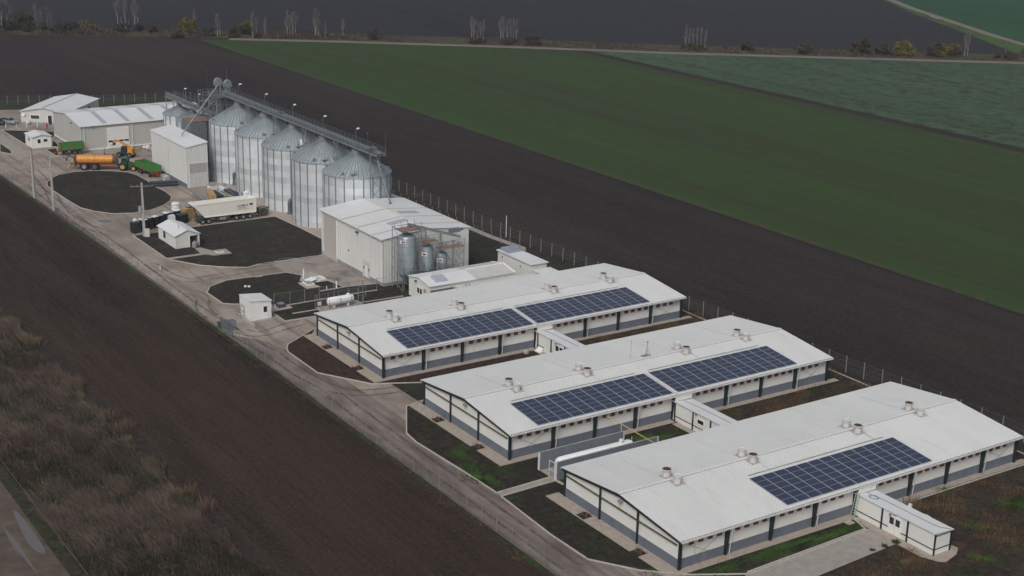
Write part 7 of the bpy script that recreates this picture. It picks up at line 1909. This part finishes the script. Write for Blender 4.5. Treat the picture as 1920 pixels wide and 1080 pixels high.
mi = np.select([g.random(n) < .12, cl > 1.5, cl < -.3], [3, 1, 2], g.integers(0, 3, n))
mi = np.where((X > -36)&(np.sin(Y*.8) > .75), 3, mi)
lean = np.stack([-.5+g.normal(0, .35, n), .25+g.normal(0, .35, n)+.3*np.sin(Y*.2), np.zeros(n)], 1)
blades('reeds', 'dense brown reed bed in a strip at the bottom left', np.stack([X, Y], 1), H, .030, lean, [R_A, R_B, R_C, R_D], mi, cat='reeds', seed=2)
# dry weeds on the wild ground, between the sheds, along the fence and the kerbs
def patch(n, x0, x1, y0, y1, seed, f=3.0):
    g = np.random.default_rng(seed); x = g.uniform(x0, x1, n); y = g.uniform(y0, y1, n)
    c = np.sin(x*.7+seed)+np.sin(y*.9-x*.4)+np.sin(x*1.9+y*1.3)*.7+g.normal(0, .5, n); return x, y, c, g
W_T, W_B, W_G, W_G2 = gm('weed_tan', (.15, .095, .050)), gm('weed_brown', (.075, .048, .032)), gm('weed_green', (.034, .060, .016)), gm('bright_grass', (.050, .098, .024))
def weeds(name, label, areas, dens, seed, hmax=.7, mats=None, thr=-.3, wid=.018, gfrac=.2):
    PX, HH, MI = [], [], []
    for k, (x0, x1, y0, y1) in enumerate(areas):
        n = int((x1-x0)*(y1-y0)*dens); x, y, c, g = patch(n, x0, x1, y0, y1, seed+k); kp = c > thr
        x, y, c = x[kp], y[kp], c[kp]; PX.append(np.stack([x, y], 1)); HH.append(np.clip(hmax*(.35+.25*c)*g.uniform(.5, 1.3, len(x)), .06, hmax*1.6))
        green = np.sin(x*.35+1.7*seed)+np.sin(y*.5+x*.15) > 2-4*gfrac
        MI.append(np.where(green, 2, np.where(c > 1.2, 0, g.integers(0, 2, len(x)))))
    P_ = np.concatenate(PX); H_ = np.concatenate(HH); M_ = np.concatenate(MI); g = np.random.default_rng(seed+99)
    ln = np.stack([g.normal(0, .35, len(P_)), g.normal(0, .35, len(P_)), np.zeros(len(P_))], 1)
    return blades(name, label, P_, H_, wid, ln, mats or [W_T, W_B, W_G], M_, seed=seed+50)
weeds('dry_weeds', 'dry brown and green weeds over the wild ground bottom right', [(26.8, 53, -26, -1.6), (10, 23.2, -25, -8.6), (23.2, 26.8, -26, -12.8), (51.8, 54.5, -1.5, 20)], 42, 3, .55, wid=.02, gfrac=.28)
weeds('dry_weeds', 'tall dry weeds between the middle and nearest sheds', [(27.2, 52.5, 19.6, 28.9)], 45, 13, .75, thr=-.6, gfrac=.25)
weeds('dry_weeds', 'dry brown weeds between the farthest and middle sheds', [(27.2, 52.5, 49.6, 58.8), (52, 54, 20, 60)], 40, 21, .6, thr=-.5)
weeds('fence_weeds', 'low weeds growing along the foot of the front fence', [(-12.6, -11.0, -16, 110)], 32, 31, .40, gfrac=.5, wid=.022, thr=-.2)
weeds('margin_weeds', 'weedy grass strip along the back fence', [(52.6, 54.8, 60, 180)], 12, 41, .5, gfrac=.4, wid=.03)
def tufts(label, areas, dens, seed, hmax=.16):
    PX, HH = [], []
    for k, (x0, x1, y0, y1) in enumerate(areas):
        n = int((x1-x0)*(y1-y0)*dens); x, y, c, g = patch(n, x0, x1, y0, y1, seed+k); kp = c > .3
        PX.append(np.stack([x[kp], y[kp]], 1)); HH.append(np.clip(hmax*(.5+.2*c[kp]), .04, hmax*2))
    P_ = np.concatenate(PX); H_ = np.concatenate(HH); g = np.random.default_rng(seed)
    ln = np.stack([g.normal(0, .4, len(P_)), g.normal(0, .4, len(P_)), np.zeros(len(P_))], 1)
    o = blades('grass_tufts', label, P_, H_, .02, ln, [W_G, W_G2, W_B], g.choice([0, 0, 1, 1, 2], len(P_)), seed=seed); o.location.z = .035; return o
tufts('short green grass tufts on the nearest shed lawn', [(-3.9, -1.9, -1, 19), (7.5, 22.3, -3.2, -1.3)], 60, 61)
tufts('short green grass tufts on the middle shed lawn', [(-3.9, -1.9, 28.5, 46), (-3.5, 1, 27, 29), (14.5, 22.8, 24.5, 29)], 60, 71)
def grass_patch(label, spots, seed):
    PX = []; g = np.random.default_rng(seed)
    for x, y, rx, ry, n in spots:
        a = g.uniform(0, 6.28, n); r_ = np.minimum(np.abs(g.normal(0, .62, n)), 1.15)*(.8+.25*np.sin(a*3+seed)); PX.append(np.stack([x+rx*r_*np.cos(a), y+ry*r_*np.sin(a)], 1))
    P_ = np.concatenate(PX); n = len(P_); ln = np.stack([g.normal(0, .5, n), g.normal(0, .5, n), np.zeros(n)], 1)
    o = blades('grass_patch', label, P_, g.uniform(.05, .14, n), .028, ln, [W_G2, W_G, gm('lime_grass', (.068, .122, .030))], g.choice([0, 0, 1, 2], n), seed=seed); o.location.z = .035
q1, q2 = G(*zC(1050, 700)), G(*zC(1000, 660)); q3 = G(*zE(1255, 985)); q4 = G(*zC(960, 610))
grass_patch('bright green grass patch at the kerb of the middle shed lawn', [(q1[0], q1[1], 1.7, 3.4, 3600), (q2[0], q2[1], 1.0, 1.6, 1500), (q4[0], q4[1], 1.3, 2.4, 1800)], 81)
grass_patch('bright green grass strip before the nearest shed', [(16.0, -2.3, 6.4, .95, 7000), (20, -2.4, 2.4, .85, 2500), (9.5, -2.2, 3.4, .85, 2500), (4, -2.2, 3.0, .8, 1200)], 82)
grass_patch('bright green grass patch between the grey walls and the window annex', [(18.2, 26.6, 3.6, 1.6, 6000)], 83)
grass_patch('bright green grass patch on the wild ground', [(q3[0], q3[1], 1.7, 1.4, 2000)], 84)
q5, q6 = G(*zE(1420, 700)), G(*zE(1050, 620)); grass_patch('dull green grass patches scattered on the wild ground near the right edge', [(q5[0], q5[1], 3.0, 2.0, 2200), (q6[0], q6[1], 2.4, 1.4, 1000), (q3[0]+5, q3[1]+5, 2, 2, 900)], 85)
# dry grass and scrub along the far hedge, too dense to count
def scrub():
    g = np.random.default_rng(77); n = 30000; u = g.uniform(0, 1, n)**1.15*8.2+1.0
    i = np.minimum(u.astype(int), 9); f = u-i; rd = np.array(road); a = rd[i]; b = rd[i+1]; d = b-a; L = np.linalg.norm(d, axis=1)[:, None]; nn = np.stack([-d[:, 1], d[:, 0]], 1)/L
    off = g.uniform(3, 17, n); p = a+d*f[:, None]+nn*off[:, None]; s_ = np.cumsum(0*u)+p[:, 0]
    c = np.sin(s_*.21)+np.sin(s_*.57+off*.3)+np.sin(s_*.09+2)+g.normal(0, .5, n); k = c > .1; p, c, off = p[k], c[k], off[k]; m = len(p)
    left = p[:, 0] < 150
    h = np.clip((.5+.35*c)*np.where(left, 1.25, .8)*g.uniform(.5, 1.4, m), .3, 2.6)
    ln = np.stack([g.normal(0, .35, m), g.normal(0, .35, m), np.zeros(m)], 1)
    blades('hedge_scrub', 'dry tan grass and brown scrub along the far hedge', p, h, .10, ln, [gm('scrub_tan', (.13, .095, .06)), gm('scrub_brown', (.07, .052, .042)), gm('scrub_olive', (.05, .052, .025))], g.choice([0, 1, 1, 2], m), cat='scrub', seed=78)
scrub()
def clump(name, label, x, y, h, n, mats, seed, rad=.35, cat='plant', wid=.02, lean=.35):
    g = np.random.default_rng(seed); P_ = g.normal(0, rad, (n, 2)); H_ = h*g.uniform(.5, 1.1, n)
    ln = np.concatenate([P_/rad*.25+g.normal(0, lean*.5, (n, 2)), np.zeros((n, 1))], 1)
    o = blades(name, label, P_, H_, wid, ln, mats, g.integers(0, len(mats), n), kind='thing', cat=cat, seed=seed); o.location = (x, y, .04); return o
for k, (px, py, nm) in enumerate(((560, 932, 'left'), (600, 918, 'middle'), (655, 902, 'right'))):
    pass
for k, (zx, zy, l) in enumerate(((670, 945, 'small green weed clump at the left path edge near the annex'), (735, 925, 'green weed clump on the path edge, second from left'), (795, 905, 'biggest green weed clump on the path corner by the annex'))):
    q = G(*zE(zx, zy)); clump('weed_clump', l, q[0], q[1], .20+.06*k, 110, [W_G, W_B, gm('weed_dull_green', (.045, .058, .03))], 210+k, .11+.03*k, wid=.04)
for k, (zx, zy, l, h) in enumerate(((862, 1040, 'left tan reed tuft on the wild ground at the bottom edge', 1.0), (905, 1040, 'right tan reed tuft on the wild ground at the bottom edge', 1.2), (900, 720, 'tall tan grass clump behind the annex tub', 1.2))):
    q = G(*zE(zx, zy)); clump('reed_tuft', l, q[0], q[1], h, 260, [R_D, W_T], 220+k, .28 if k < 2 else .7, 'grass tuft', wid=.022, lean=.2)
# orange tufts on the reed strip edge
for k, (px, py, l) in enumerate(((66, 648, 'pale orange reed tuft on the field edge, uppermost'), (203, 786, 'tall orange reed tuft beside the field, left of a pair'), (235, 806, 'orange reed tuft beside the field, right of a pair'), (352, 932, 'slim orange reed tuft lower on the field edge'), (385, 956, 'broad orange reed tuft lowest on the field edge'))):
    q = G(px, py); clump('reed_tuft', l, q[0], q[1], 1.45, 150, [R_D, R_D, gm('reed_orange', (.15, .085, .045)), R_A], 240+k, .5, 'grass tuft', wid=.022, lean=.25)
# ------------------------------------------------------------------ thin air over the plain
def haze():
    m = bpy.data.materials.new('haze_air'); m.use_nodes = True; t = m.node_tree
    t.nodes.remove(t.nodes['Principled BSDF']); v = t.nodes.new('ShaderNodeVolumePrincipled')
    v.inputs['Color'].default_value = (.72, .80, 1.0, 1); v.inputs['Density'].default_value = .00015; v.inputs['Anisotropy'].default_value = .1
    t.links.new(v.outputs[0], t.nodes['Material Output'].inputs['Volume'])
    o = B(-2700, -2700, -1.2, 2700, 2700, 75).build('haze', m); tag(o, 'thin pale haze over the fields', 'haze', kind='stuff')
haze()
